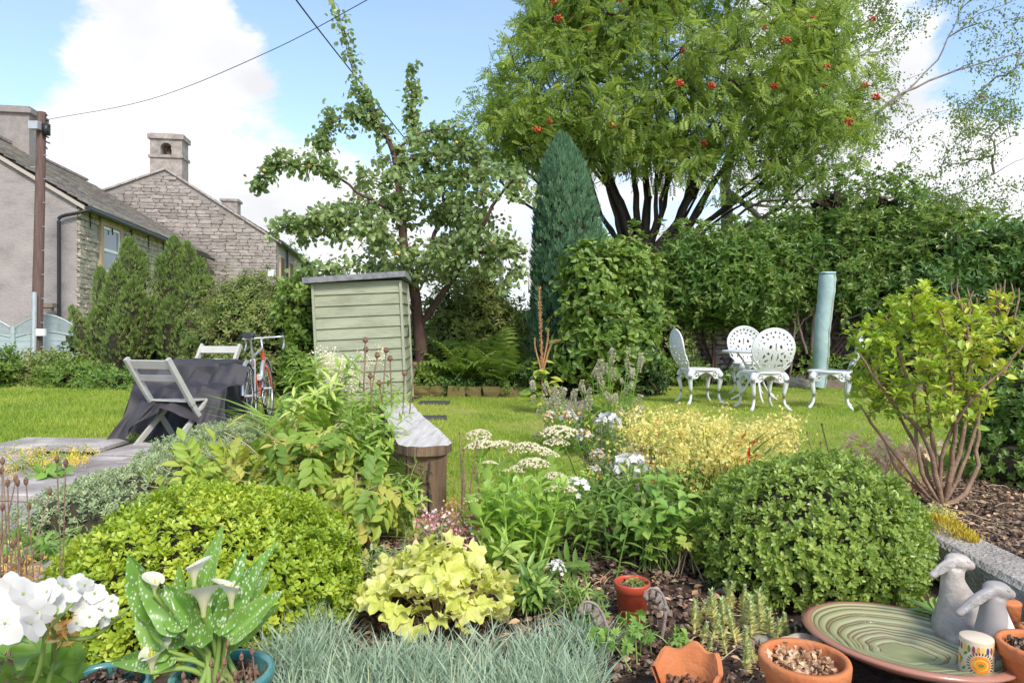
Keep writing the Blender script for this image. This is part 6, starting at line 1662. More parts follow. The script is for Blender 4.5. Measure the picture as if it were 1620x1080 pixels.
for (u, v, dd, ru, rv, mt, lab) in ((720, 615, 10.75, 34, 16, 'ivy_leaf', 'dark ground ivy behind the mossy edging'), (800, 610, 10.8, 45, 18, 'privet_leaf', 'leafy ground cover behind the mossy edging'), (870, 600, 10.5, 50, 26, 'dark_leaf', 'dark leafy clump at the foot of the cypress'), (675, 600, 10.8, 26, 22, 'hazel_leaf', 'broad-leaved plant at the foot of the apple trunk')):
    b = P(u, 618, dd); b[2] = .02; shrub('ground_cover', lab, 'plant', b, [bl(u, v, dd, ru, rv, .3)], 330, SP_S, .13, mt, thick=.7, core=.5, twigs=12, stems=2)
shrub('feathery_shrub', 'pale feathery shrub rising behind the fern bed', 'shrub', (P(745, 600, 12.4)[0], 12.4, .0), [bl(735, 500, 12.4, 62, 58, .5), bl(790, 520, 12.3, 42, 44, .4), bl(715, 545, 12.2, 46, 46, .4), bl(760, 470, 12.5, 40, 34, .35)], 1300, SPRIG_L, .2, 'coton_leaf', thick=.6, core=.55, up=.5, lump=.16, lscale=2, twigs=60)
sprays('feathery_shrub', [bl(735, 490, 12.4, 62, 58, .5), bl(790, 505, 12.3, 42, 44, .4), bl(760, 465, 12.5, 40, 34, .35)], 120, .5, 'coton_leaf', LEAF_N, .13, 24)
# low tangle in front of the fence and conifers
for k, (u, v, dd, ru, rv, mt, nn, lab) in enumerate(((40, 600, 12.5, 60, 22, 'coton_leaf', 520, 'brown-tinged low shrub in front of the blue-grey fence'), (120, 600, 12.2, 50, 26, 'hazel_leaf', 420, 'leafy low plants between lawn and leaning conifer plume'), (90, 580, 13, 60, 18, 'coton_leaf', 420, 'rusty flowered low bush at the fence foot'), (200, 608, 11.8, 60, 18, 'privet_leaf', 420, 'dark green edging plants under the bushy conifers'), (300, 606, 11.5, 60, 22, 'privet_leaf', 420, 'glossy low plants behind the covered table'), (-20, 585, 12, 40, 40, 'hazel_leaf', 380, 'tall leafy weeds beside the lawn at the fence end'))):
    b = P(u, 618, dd); b[2] = .0; shrub('low_plant', lab, 'plant', b, [bl(u, v, dd, ru, rv, .5), bl(u+ru*.6, v+4, dd, ru*.5, rv*.8, .4)], nn, SP_S, .16, mt, thick=.7, core=.5, twigs=25, stems=3)

# ================================================================ border plants
LM = lambda n, c, **k: M.setdefault(n, leafm(n, c, **k))
LM('box_lime', [(.11, .17, .014), (.18, .255, .022), (.255, .325, .032), (.39, .41, .055)], rough=.36, trans=.3, spec=.5)
LM('box_green', [(.085, .14, .025), (.135, .2, .035), (.2, .27, .05), (.3, .34, .085)], rough=.34, trans=.28, spec=.5)
LM('hebe_leaf', [(.14, .185, .08), (.2, .25, .12), (.275, .32, .165), (.35, .37, .21)], rough=.55, trans=.2)
LM('lily_leaf', [(.1, .18, .025), (.17, .27, .04), (.25, .34, .07), (.36, .4, .13)], rough=.42, trans=.35)
LM('peony_leaf', [(.1, .17, .025), (.17, .25, .035), (.26, .32, .05), (.34, .31, .07)], rough=.5, trans=.35)
LM('sedum_leaf', [(.18, .28, .055), (.24, .35, .075), (.29, .39, .1), (.34, .41, .14)], rough=.45, trans=.45)
LM('sedum_flower', [(.32, .31, .15), (.42, .38, .23), (.47, .41, .3), (.38, .36, .17)], rough=.7, trans=.15)
LM('phlox_leaf', [(.075, .145, .03), (.12, .2, .04), (.17, .26, .055), (.28, .34, .08)], rough=.42, trans=.3)
LM('white_petal', [(.4, .39, .365), (.465, .455, .425), (.51, .495, .46)], rough=.55, trans=.3)
LM('heuchera_leaf', [(.22, .26, .035), (.34, .37, .06), (.43, .44, .12), (.48, .43, .22)], rough=.45, trans=.3)
LM('silver_blade', [(.15, .21, .13), (.22, .285, .19), (.3, .355, .255), (.36, .35, .17)], rough=.55, trans=.25)
LM('calla_leaf', [(.07, .16, .03), (.13, .25, .045), (.24, .36, .09)], rough=.28, trans=.3, spec=.5, spots=(120., .2, (.62, .66, .5)))
LM('calla_spathe', [(.34, .4, .14), (.46, .45, .3), (.5, .48, .4)], rough=.4, trans=.3)
LM('alchemilla', [(.42, .4, .09), (.52, .48, .15), (.56, .5, .22), (.47, .38, .12)], rough=.65, trans=.35)
LM('spike_seed', [(.23, .23, .14), (.33, .32, .21), (.4, .37, .26), (.3, .24, .16)], rough=.85, trans=.1)
LM('azalea_leaf', [(.12, .2, .025), (.2, .29, .035), (.33, .38, .05), (.5, .45, .07)], rough=.34, trans=.3, spec=.5)
LM('stonecrop', [(.22, .3, .13), (.32, .38, .16), (.42, .42, .17), (.5, .4, .2)], rough=.55, trans=.2)
LM('fresh_leaf', [(.1, .19, .035), (.16, .27, .05), (.24, .34, .08)], rough=.45, trans=.35)
LM('red_flower', [(.4, .02, .02), (.55, .04, .03)], rough=.5, trans=.2)
LM('pink_flower', [(.5, .12, .16), (.65, .3, .32), (.75, .55, .55)], rough=.6, trans=.25)
LM('peach_flower', [(.44, .3, .2), (.5, .41, .3), (.47, .33, .18)], rough=.6, trans=.3)
LM('gold_flower', [(.55, .34, .03), (.68, .46, .04), (.6, .5, .1)], rough=.65, trans=.2)
LM('dry_gold', [(.42, .22, .05), (.52, .32, .09), (.55, .42, .2)], rough=.7, trans=.2)
LM('variegated', [(.14, .2, .08), (.3, .34, .18), (.55, .55, .38)], rough=.45, trans=.25)
LM('cream_plume', [(.5, .43, .26), (.62, .56, .38), (.7, .66, .5)], rough=.8, trans=.3)
LM('mullein', [(.24, .12, .05), (.33, .18, .08), (.38, .25, .12)], rough=.8, trans=.1)
M['moss_gold'] = leafm('gold_moss', [(.2, .15, .02), (.34, .26, .03), (.48, .38, .05)], .8, .1, .2)

SPB = t_sprig(t_leaf(.58, 2, .16, .12, .55), 6, .5, .85, .56, length=.62)
SPB1 = t_sprig(t_leaf(.6, 1, .16, .12, .55), 8, .5, .8, .55, length=.6)
def dome(name, lab, c, rad, n, size, mat, base, tuft=None):
    blobs = [(c, rad)]
    return shrub(name, lab, 'bush', base, blobs, n, SPB, size, mat, thick=.22, lump=.055, lscale=4., stems=7, core=.80, up=.35, twigs=60)
c = A_([-1.06, 2.36, .06]); dome('box_bush', 'low lime green clipped box bush behind the spotted arum lily', c, (.52, .48, .33), 4200, .044, 'box_lime', (c[0], c[1], 0))
c = A_([1.15, 2.62, .16]); dome('box_bush', 'round clipped green box bush above the ribbed pottery bowl', c, (.425, .41, .32), 3800, .042, 'box_green', (c[0], c[1], 0))
# grey-green mat along the flags
bb = []
for k in range(11):
    f = k/10; q = G(150, 845)*(1-f)+G(395, 700)*f; bb.append(((q[0]+.08*math.sin(k*2.1), q[1], .06), (.36-.05*f, .34, .16+.03*math.sin(k*1.7))))
for k in range(5): q = G(230+k*22, 800-k*18); bb.append(((q[0]+.25, q[1], .08), (.3, .3, .19)))
shrub('hebe_mat', 'spreading grey-green mat of tiny leaves along the flagstones', 'shrub', (-2.1, 4.0, 0), bb, 5600, t_sprig(t_flat(.5, .14, .1), 8, .5, .8, .5, length=.6), .055, 'hebe_leaf', thick=.35, lump=.05, lscale=4, core=.8, up=.5, wood_mat='stem_brown', twigs=80)

def stem_leaves(mb, pts, tpl, n, size, start=.12, opp=True, up=.45, sag=.0, r=None, taper=.45):
    c = spline(pts, 30); L = len(c); pos, dr, sz, nr = [], [], [], []
    a = rng.random()*6.28
    for k in range(n):
        f = start+(1-start)*(k+.5)/n; i = min(int(f*(L-1)), L-2); t = unit(c[i+1]-c[i])
        x = unit(np.cross(t, (0.31, .2, .93))); y = np.cross(t, x); a += 1.57 if opp else 2.4
        for s in ((0, math.pi) if opp else (0,)):
            o = x*math.cos(a+s)+y*math.sin(a+s); pos.append(c[i]); dr.append(o+t*up+A_([0, 0, -sag])); nr.append(t*.8-o*.2+A_([0, 0, .4])); sz.append(size*(1-taper*abs(2*f-1)**1.5)*rng.uniform(.8, 1.15))
    k = len(pos); mb.scatter(tpl, pos, A_(dr)+rng.normal(size=(k, 3))*.12, A_(nr), sz, np.clip((r if r is not None else rng.random())+.3*(rng.random(k)-.5), 0, 1))
    return c
def head_mesh(name, mat, n=110, rad=1.0, h=.4, s=.09, seed=1, tpl=None):
    """domed cluster of small florets"""
    r = np.random.default_rng(seed); m = MB(); a = r.random(n)*6.283; q = r.random(n)**.5*rad; z = h*(1-(q/rad)**2)+r.normal(size=n)*.03*h
    pos = np.stack([q*np.cos(a), q*np.sin(a), z], -1); d = np.stack([q*np.cos(a)*.7, q*np.sin(a)*.7, 0*a+1], -1)
    if tpl is None:
        for k in range(n): m.ball(pos[k], s*(.7+.6*r.random()), 5, 3, r.random())
    else:
        m.scatter(tpl, pos, rvec(n, r)*.5+A_([.3, .3, .1]), unit(d)+r.normal(size=(n, 3))*.25, s*(.8+.4*r.random(n)), r.random(n))
    return m.mesh(name, mat, tpl is None)

# ---------------- sedum with cream heads
def sedum():
    b = A_([.02, 2.78, 0]); t = thing('sedum_clump', 'pale green ice plant with flat cream flower heads', 'plant', b)
    hm = [head_mesh('flower_head', M['sedum_flower'], 150, 1., .38, .085, k) for k in range(3)]
    heads = [(757, 686, 3.3, 18), (762, 703, 3.2, 24), (790, 702, 3.2, 20), (829, 706, 3.2, 22), (858, 712, 3.15, 20), (884, 682, 3.4, 26), (845, 730, 3.0, 22), (822, 738, 3.0, 14), (800, 742, 3.0, 10), (878, 750, 2.95, 16), (905, 755, 2.95, 14), (885, 772, 2.8, 22), (748, 785, 2.8, 12), (775, 730, 3.0, 12), (880, 698, 3.35, 18), (870, 716, 3.1, 14)]
    leaf = t_leaf(.55, 3, .22, .12, .5)
    for k, (u, v, d, w) in enumerate(heads):
        e = P(u, v, d); s = A_([b[0]+(e[0]-b[0])*.45+rng.normal()*.05, d-.25+rng.normal()*.06, .0]); mid = s*.45+e*.55+A_([(e[0]-b[0])*.1, 0, .04]); m = MB()
        c = stem_leaves(m, [s, mid, e-A_([0, 0, .02])], leaf, 7, .085, .2, True, .75, r=.25+.5*rng.random()); m.tube(c, np.linspace(.006, .0035, len(c)), 5, .35)
        m.build('leafy_stem', M['sedum_leaf'], t, smooth=True); put('flower_head', hm[k % 3], t, e-A_([0, 0, .01]), (rng.normal()*.12, rng.normal()*.12, rng.random()*6), (w*1.15/F*d,)*2+(w*1.0/F*d,))
    for k in range(30):
        e = P(rng.uniform(750, 905), rng.uniform(745, 825), 2.7+rng.random()*.2); s = A_([b[0]+(e[0]-b[0])*.6, 2.72+rng.random()*.15, 0]); m = MB()
        c = stem_leaves(m, [s, (s+e)/2, e], leaf, 6, .085, .1, True, .8, r=.3+.5*rng.random()); m.tube(c, np.linspace(.006, .003, len(c)), 5, .35); m.build('leafy_stem', M['sedum_leaf'], t, smooth=True)
sedum()
# ---------------- white phlox
FLO = t_floret(5, .95, 1, .15)
def phlox():
    hm = [head_mesh('flower_head', M['white_petal'], 36, 1., .95, .52, 10+k, FLO) for k in range(3)]; bud = head_mesh('bud_head', M['sedum_leaf'], 40, 1., 1.0, .12, 33)
    leaf = t_leaf(.3, 3, .15, .25, .4)
    specs = [('phlox_clump', 'white phlox with full flower heads beside the cream-headed ice plant', A_([.45, 2.95, 0]), [(997, 738, 3.0, 24, 0), (912, 775, 2.85, 20, 0), (930, 752, 2.95, 12, 1), (960, 760, 3.0, 10, 1), (880, 897, 2.5, 13, 0), (1030, 770, 3.0, 8, 1), (985, 800, 2.8, 8, 1), (900, 800, 2.75, 10, 1), (950, 800, 2.8, 9, 1), (1020, 800, 2.9, 9, 1)]),
             ('phlox_clump', 'white phlox with fading brown-edged heads behind the ice plant', A_([.62, 3.7, 0]), [(962, 668, 3.8, 18, 0), (945, 720, 3.6, 10, 2), (925, 690, 3.8, 12, 2), (900, 660, 4.0, 12, 2), (870, 658, 4.1, 9, 2), (980, 690, 3.8, 9, 1), (940, 745, 3.4, 10, 2), (1005, 700, 3.9, 9, 1)])]
    for (nm, lab, b, hs) in specs:
        t = thing(nm, lab, 'plant', b, 'white phlox clumps')
        for k, (u, v, d, w, kind) in enumerate(hs):
            e = P(u, v, d); s = A_([b[0]+(e[0]-b[0])*.5, b[1]+(d-b[1])*.6, 0]); m = MB()
            c = stem_leaves(m, [s, s*.4+e*.6+A_([0, 0, .03]), e], leaf, 9, .085, .12, True, .35, .1, r=.2+.6*rng.random()); m.tube(c, np.linspace(.0045, .003, len(c)), 5, .4); m.build('leafy_stem', M['phlox_leaf'], t)
            w2 = w*1.2/F*d
            put('flower_head' if kind != 1 else 'bud_head', bud if kind == 1 else hm[k % 3], t, e-A_([0, 0, w2*.2]), (rng.normal()*.25, rng.normal()*.25, rng.random()*6), w2)
            if kind == 2:
                a = MB(); n = 26; a.scatter(LEAF8, e+rng.normal(size=(n, 3))*A_([w2, w2, w2*.7])*.7, rvec(n), rvec(n), .018+.012*rng.random(n)); a.build('dry_petals', M['dry_gold'], t, smooth=False, kind='stuff')
        for k in range(16):
            s = b+A_([rng.normal()*.14, rng.normal()*.12, 0]); e = s+A_([rng.normal()*.1, rng.normal()*.08, rng.uniform(.22, .45)]); m = MB()
            c = stem_leaves(m, [s, (s+e)/2, e], leaf, 8, .085, .1, True, .35, .1, r=.2+.6*rng.random()); m.tube(c, np.linspace(.004, .002, len(c)), 5, .4); m.build('leafy_stem', M['phlox_leaf'], t)
phlox()
# ---------------- loose arching green stems in front of the right box bush
def loose(name, lab, base, n, h, spread, tpl, nl, size, mat, opp=False, up=.4, cat='plant', lean=(0, 0), stem='stem_green', sr=.003, start=.15, sag=.1, group=None):
    b = A_(base, float); t = thing(name, lab, cat, b, group); m = MB(); w = MB()
    for k in range(n):
        a = rng.random()*6.283; q = spread*rng.random()**.6; s = b+A_([rng.normal()*.04, rng.normal()*.04, 0]); hh = h*rng.uniform(.55, 1.1)
        e = b+A_([math.cos(a)*q+lean[0], math.sin(a)*q+lean[1], hh]); mid = s*.4+e*.6+A_([-(e-s)[0]*.15, 0, .12*hh])
        c = stem_leaves(m, [s, mid, e], tpl, nl, size, start, opp, up, sag); w.tube(c[::3], np.linspace(sr, sr*.5, len(c[::3])), 4, rng.random(), cap=False)
    m.build('foliage', M[mat], t, smooth=False, kind='stuff'); w.build('stems', M[stem], t); return t
LN = t_leaf(.24, 2, .12, .25, .42); LB_ = t_leaf(.6, 2, .14, .2, .45); PALM = t_join([(t_leaf(.42, 2, .14, .2, .55), (0, .1, 0), (math.sin(a), math.cos(a), 0), (0, 0, 1), .75-.18*abs(a)) for a in (-1.25, -.6, 0, .6, 1.25)])
loose('leafy_perennial', 'tangle of arching leafy stems between phlox and round box bush', G(1040, 900), 26, .42, .3, LB_, 8, .075, 'fresh_leaf', sag=.15)
loose('leafy_perennial', 'lanky green stems behind the red plastic pot', G(1010, 880), 18, .36, .24, LN, 9, .09, 'phlox_leaf')
loose('leafy_perennial', 'broad-leaved green plant beside the sedum stems', G(930, 860), 16, .3, .2, LB_, 7, .085, 'phlox_leaf')
loose('dark_seedling_clump', 'dark narrow-leaved clump under the single white phlox bloom', G(842, 962), 26, .13, .12, LN, 8, .085, 'phlox_leaf', up=.9)
loose('dark_seedling_clump', 'low glossy rosemary-like clump beside the metal leaf stake', G(915, 985), 22, .14, .12, LN, 12, .04, 'phlox_leaf', up=.7)
loose('columbine_plant', 'fresh lobed-leaf seedling growing between the two metal stakes', G(985, 1040), 16, .12, .12, PALM, 3, .05, 'fresh_leaf', start=.6)
loose('columbine_plant', 'small lobed-leaf seedling beside the broken pot', G(1060, 1035), 9, .07, .08, PALM, 3, .045, 'fresh_leaf', start=.6)
loose('yellowing_geranium', 'yellow-leaved sprawling plant at the foot of the round box bush', G(1080, 905), 18, .24, .22, PALM, 3, .06, 'peony_leaf', start=.5, stem='stem_straw')
# ---------------- yellow frothy alchemilla and red flower
def froth(name, lab, base, n, h, spread, mat, cl, fl=.010, lean=(0, 0), stem='stem_green', rad=.05):
    b = A_(base, float); t = thing(name, lab, 'plant', b); w = MB()
    st5 = t_floret(5, .7, 1, .3); fm = []
    for k in range(4):
        m = MB(); q = rng.normal(size=(cl, 3))*A_([1, 1, .9])*.5; m.scatter(st5, q, rvec(cl), rvec(cl)+A_([0, -.3, .8]), fl/rad*(.7+.6*rng.random(cl))); m.tube([(0, 0, -1.2), (0, 0, 0)], .03, 4, .4)
        for j in range(8): m.tube([(0, 0, -.6+.1*j), q[j]], .015, 3, .4, cap=False)
        fm.append(m.mesh('flower_spray', M[mat], False))
    for k in range(n):
        a = rng.random()*6.283; q = spread*rng.random()**.5; hh = h*rng.uniform(.6, 1.1); e = b+A_([math.cos(a)*q+lean[0], math.sin(a)*q+lean[1], hh]); s = b+A_([rng.normal()*.05, rng.normal()*.05, 0])
        w.tube(spline([s, s*.4+e*.6+A_([0, 0, .08]), e], 8), .0025, 4, rng.random(), cap=False); sp = put('flower_spray', fm[k % 4], t, e, (rng.normal()*.3, rng.normal()*.3, rng.random()*6), rad*(.8+.5*rng.random())); sp['kind'] = 'stuff'
    w.build('stems', M[stem], t); return t
t = froth('lady_mantle', 'frothy yellow flowered clump in front of the white chairs', G(1130, 838), 120, .50, .46, 'alchemilla', 56, .016, rad=.062)
m = MB(); ROUND = t_join([(t_leaf(.62, 2, .1, .1, .6), (0, .0, 0), (math.sin(a), math.cos(a), .12), (0, 0, 1), .55) for a in np.linspace(-2.6, 2.6, 7)])
n = 90; b = G(1130, 838); a = rng.random(n)*6.28; q = .38*rng.random(n)**.5; m.scatter(ROUND, b+np.stack([q*np.cos(a), q*np.sin(a), .08+.3*rng.random(n)], -1), np.stack([np.cos(a), np.sin(a), .2+0*a], -1), A_([0, -.3, 1])+rng.normal(size=(n, 3))*.3, .09*(.7+.6*rng.random(n)))
m.build('leaves', M['fresh_leaf'], t, smooth=False, kind='stuff')
froth('yellow_edge_plant', 'small yellow flowered plant spilling over the kerb end', G(1455, 850), 22, .12, .16, 'alchemilla', 50, .009, rad=.045)
froth('yellow_edge_plant', 'pale yellow tuft at the back of the round box bush', G(1470, 870)-A_([.05, 0, 0]), 14, .06, .1, 'alchemilla', 40, .008, rad=.04)
froth('peach_flowered_plant', 'peach and cream dried flower sprays beside the azalea stems', G(1400, 790), 26, .30, .24, 'peach_flower', 16, .032, stem='stem_straw', rad=.05)
froth('peach_flowered_plant', 'low golden dry flower tuft at the azalea foot', G(1440, 800), 12, .1, .14, 'dry_gold', 14, .02, stem='stem_straw', rad=.04)
t = thing('red_flower_spike', 'deep red branched flower stalk among the frothy yellow flowers', 'plant', G(1190, 850)); m = MB(); s = G(1190, 850); e = P(1185, 700, 3.0)
m.tube(spline([s, (s+e)/2, e], 10), .004, 5, .2)
for k in range(30):
    f = .55+.45*rng.random(); q = s+(e-s)*f; d = rng.normal(size=3); d[2] = abs(d[2])*.6; d = unit(d)*.06*(1.3-f*.6); m.tube([q, q+d], .0015, 3, .2, cap=False); m.scatter(LEAF8, [q+d]*3, rvec(3), rvec(3), .016+.01*rng.random(3), rng.random(3))
m.build('flower_stalk', M['red_flower'], t, smooth=False)
for k, (u, v, d) in enumerate(((1040, 668, 3.6), (1042, 690, 3.6), (1052, 722, 3.4), (1035, 760, 3.2), (1030, 735, 3.3))):
    b = P(u, v, d); t = thing('red_flower', 'single small red flower on a thin stem near the yellow froth', 'flower', (b[0], b[1]+.05, 0), 'small red flowers'); m = MB(); m.scatter(t_floret(5, .9, 1, .3), [b, b], [(1, 0, 0), (.3, 1, 0)], [(0, -1, .6), (0, -1, .2)], .035); m.build('bloom', M['red_flower'], t, smooth=False); w = MB(); w.tube(spline([A_([b[0], b[1]+.05, 0]), b*.5+A_([b[0], b[1]+.05, 0])*.5+A_([.02, 0, 0]), b], 8), .002, 4); w.build('stem', M['stem_green'], t)
# ---------------- grey seed spikes
def spikes():
    b = A_([.72, 5.3, 0]); t = thing('seed_spike_clump', 'bushy clump of grey-brown seed spikes between the two lawns', 'plant', b)
    r = np.random.default_rng(5); m = MB(); n = 110; z = r.random(n); a = r.random(n)*6.28; m.scatter(LEAF, np.stack([.1*np.cos(a)*(1-z*.6), .1*np.sin(a)*(1-z*.6), z], -1), np.stack([np.cos(a), np.sin(a), .5+0*a], -1), rvec(n), .17, r.random(n)); sm = m.mesh('seed_spike', M['spike_seed'], False)
    for k in range(82):
        f = rng.random(); u = 838+175*rng.random()**.9; v = 575+110*rng.random() if u > 930 else 610+85*rng.random(); v = v-35*math.exp(-((u-985)/28)**2)*(rng.random()); d = 5.1+rng.random()*.9
        e = P(u, v, d); s = A_([b[0]+(e[0]-b[0])*.55, b[1]+(d-5.5)*.5+.15, 0]); g = MB(); c = stem_leaves(g, [s, s*.45+e*.55+A_([0, 0, .04]), e], t_leaf(.28, 1, .1, .2, .4), 8, .085, .15, True, .5, r=rng.random()); g.tube(c[::3], .003, 4, .3, cap=False)
        g.build('leafy_stem', M['fresh_leaf'] if k % 3 else M['peony_leaf'], t, smooth=False); ln = rng.uniform(.06, .11); tilt = (rng.normal()*.25+(.5 if k % 5 == 0 else 0), rng.normal()*.3, 0); put('seed_spike', sm, t, e-A_([0, 0, .02]), tilt, (ln*1.25, ln*1.25, ln))
spikes()
# mullein-like dead spikes
def mullein():
    b = P(855, 622, 8.2); b[2] = 0; t = thing('dead_mullein', 'tall rusty orange dead flower spike by the cypress', 'plant', b)
    for (pts, r_) in (([(858, 620), (857, 560), (853, 455)], .02), ([(858, 590), (872, 545), (886, 538)], .011), ([(858, 580), (866, 540), (867, 520)], .010), ([(856, 585), (847, 550), (846, 535)], .009)):
        c = spline([P(u, v, 8.2) for (u, v) in pts], 40); c[0] = np.maximum(c[0], [-9, -9, 0]); w = MB(); w.tube(c, np.linspace(.012, .006, 40), 5, .2); k = 420; i = rng.integers(14, 40, k); o = rvec(k); w.scatter(LEAF, c[i]+o*r_*.5, o+A_([0, 0, .5]), rvec(k), r_*1.1, rng.random(k)); w.build('flower_spike', M['mullein'], t, smooth=False)
    m = MB(); n = 60; f = rng.random(n); p_ = b+np.stack([rng.normal(size=n)*.07, rng.normal(size=n)*.07, .05+.6*f], -1); m.scatter(LB_, p_, rng.normal(size=(n, 3))*A_([1, 1, .3])+A_([0, 0, .1]), A_([0, 0, 1])+rng.normal(size=(n, 3))*.3, .16*(.6+.6*rng.random(n))); m.build('leaves', M['peony_leaf'], t, smooth=False, kind='stuff')
mullein()
# ---------------- mixed left border behind and beside the bench
STRAP = t_blade(.075, 5, .55)
def straps(name, lab, base, n, L, mat, spread=.1, w=1.0, out=.9):
    b = A_(base, float); t = thing(name, lab, 'plant', b); m = MB(); a = rng.random(n)*6.28; d = np.stack([np.cos(a)*out, np.sin(a)*out, .7+.8*rng.random(n)], -1); p_ = b+np.stack([rng.normal(size=n)*spread, rng.normal(size=n)*spread, 0*a+.01], -1)
    m.scatter(STRAP, p_, d, A_([0, 0, 1])+rng.normal(size=(n, 3))*.15, L*(.55+.6*rng.random(n)), rng.random(n), w); m.build('leaves', M[mat], t, smooth=True, kind='stuff'); return t
straps('daylily', 'fountain of bright strap leaves beside the bicycle', A_([-1.75, 5.7, 0]), 90, .75, 'lily_leaf', .14)
straps('daylily', 'strap-leaved clump next to the shed front', A_([-1.5, 6.6, 0]), 70, .7, 'lily_leaf', .14)
straps('daylily', 'loose strap-leaved clump behind the weathered plank', A_([-1.35, 4.9, 0]), 70, .7, 'lily_leaf', .12)
loose('white_lily_clump', 'upright stems of narrow bright leaves in front of the shed', A_([-1.3, 4.6, 0]), 30, .78, .34, LN, 22, .15, 'lily_leaf', opp=False, up=.5, sr=.004)
loose('white_lily_clump', 'leafy stems leaning across the weathered plank', A_([-.78, 3.85, 0]), 20, .56, .22, LN, 20, .12, 'lily_leaf', opp=False, up=.45, lean=(.02, 0))
loose('white_lily_clump', 'narrow-leaved stems against the bench leg', A_([-.5, 3.32, 0]), 11, .3, .14, LN, 14, .085, 'lily_leaf', opp=False, up=.4)
BIP = t_pinnate(t_leaf(.5, 2, .15, .25, .5), 3, .5, 50, .35)
loose('peony_plant', 'large yellowing divided-leaf plant behind the lime box bush', A_([-1.08, 3.5, 0]), 34, .46, .42, BIP, 4, .19, 'peony_leaf', start=.45, sag=.25, stem='stem_straw', sr=.005)
loose('peony_plant', 'yellowing divided leaves spreading beside the grey-green mat', A_([-1.6, 3.6, 0]), 24, .30, .36, BIP, 4, .17, 'peony_leaf', start=.45, sag=.25, stem='stem_straw', sr=.005)
loose('peony_plant', 'pink-edged yellowing leaves drooping near the bench leg', A_([-.72, 3.05, 0]), 14, .34, .26, BIP, 3, .18, 'peony_leaf', start=.55, sag=.3, stem='stem_straw', sr=.006, lean=(.05, 0))
loose('leafy_perennial', 'fresh green leafy clump between the bicycle and the strap leaves', A_([-1.95, 6.3, 0]), 26, .42, .3, LN, 16, .12, 'fresh_leaf')
loose('leafy_perennial', 'mixed green clump filling the border behind the plank bench', A_([-1.1, 5.4, 0]), 30, .55, .4, LN, 16, .12, 'lily_leaf')
froth('cream_plume_plant', 'feathery cream flower plumes against the shed boards', A_([-1.72, 7.2, 0]), 26, .72, .34, 'cream_plume', 60, .02, rad=.1, stem='stem_straw')
# brown seed heads on wiry stems
def seedheads(name, lab, tips, d, base, r_, pod='ball', group=None, lean=.3):
    for (u, v) in tips:
        e = P(u, v, d+rng.normal()*.05); s = A_([base[0]+(e[0]-base[0])*.6, base[1]+rng.normal()*.04, 0]); t = thing(name, lab, 'plant', s, group); w = MB(); w.tube(spline([s, s*.5+e*.5+A_([rng.normal()*.02, 0, 0]), e], 10), .0022*d/2.2, 4); w.build('stem', M['stem_brown'], t)
        h = MB()
        if pod == 'ball': h.ball(e, (r_, r_, r_*.95), 10, 7); h.lathe([(0, r_*.9), (r_*.75, r_*1.05), (r_*.55, r_*.85)], 8, e)
        else: h.lathe([(0, -r_), (r_*.35, -r_*.7), (r_*.6, 0), (r_*.5, r_*.8), (r_*.2, r_*1.1), (0, r_*1.7)], 8, e)
        h.build('seed_pod', M['seed'], t)
seedheads('poppy_seed_head', 'round brown poppy head on a wiry stem before the shed', [(578, 538), (579, 553), (597, 562), (611, 554)], 5.6, (-1.2, 5.6), .024, group='poppy heads before the shed')
seedheads('dried_flower_head', 'tawny dried flower head on a curving stalk above the plank', [(617, 567), (656, 576), (600, 606), (586, 595), (640, 590)], 4.8, (-.95, 4.9), .02, group='dried heads above the plank')
seedheads('rust_seed_head', 'slim rust-brown seed head on a tall thin stem at the paving edge', [(90, 727), (104, 733), (25, 758), (28, 764), (41, 762), (79, 778), (4, 730), (3, 745), (12, 765), (46, 802), (4, 803), (35, 888), (66, 880), (9, 885), (21, 862), (24, 856), (2, 850), (30, 850)], 2.0, (-1.45, 2.0), .0105, 'pod', 'rust seed heads at the paving edge')
seedheads('lawn_seed_head', 'thin dark seed stalk standing in front of the middle lawn', [(727, 686), (734, 712), (755, 700), (733, 728), (752, 738), (760, 790)], 3.1, (-.2, 3.0), .008, 'pod', 'dark seed stalks before the middle lawn')
seedheads('plantain_stalk', 'thin brown plantain stalk in front of the chair lawn', [(1245, 675), (1277, 685), (1300, 672), (1262, 700), (1255, 660), (1298, 700)], 3.6, (1.6, 3.5), .009, 'pod', 'plantain stalks before the chair lawn')
# ---------------- yellow achillea and weeds at the left edge
froth('yarrow_clump', 'flat golden yarrow heads growing in the paving joints', G(60, 760), 26, .16, .32, 'gold_flower', 60, .008, rad=.045)
froth('yarrow_clump', 'small golden yarrow on the flagstones', G(118, 742), 10, .12, .16, 'gold_flower', 46, .007, rad=.03)
froth('golden_dry_tuft', 'golden dry tuft behind the white geranium', A_([-1.72, 2.15, 0]), 40, .2, .2, 'dry_gold', 30, .012, rad=.05, stem='stem_straw')
straps('grass_tuft', 'tuft of long grass at the lawn edge by the paving', G(25, 720), 120, .2, 'lily_leaf', .22, .35); straps('grass_tuft', 'weedy grass between the flagstones and golden yarrow', G(50, 790), 90, .16, 'lily_leaf', .16, .4)
loose('leafy_perennial', 'broad weeds in the paving joint', G(70, 775), 14, .12, .2, LB_, 6, .09, 'fresh_leaf')
loose('leafy_perennial', 'low green weeds beside the grey-green mat', G(40, 900), 26, .14, .3, LN, 8, .08, 'fresh_leaf')
straps('grass_tuft', 'long grass beside the rust seed heads', G(70, 900), 70, .14, 'lily_leaf', .14, .4)

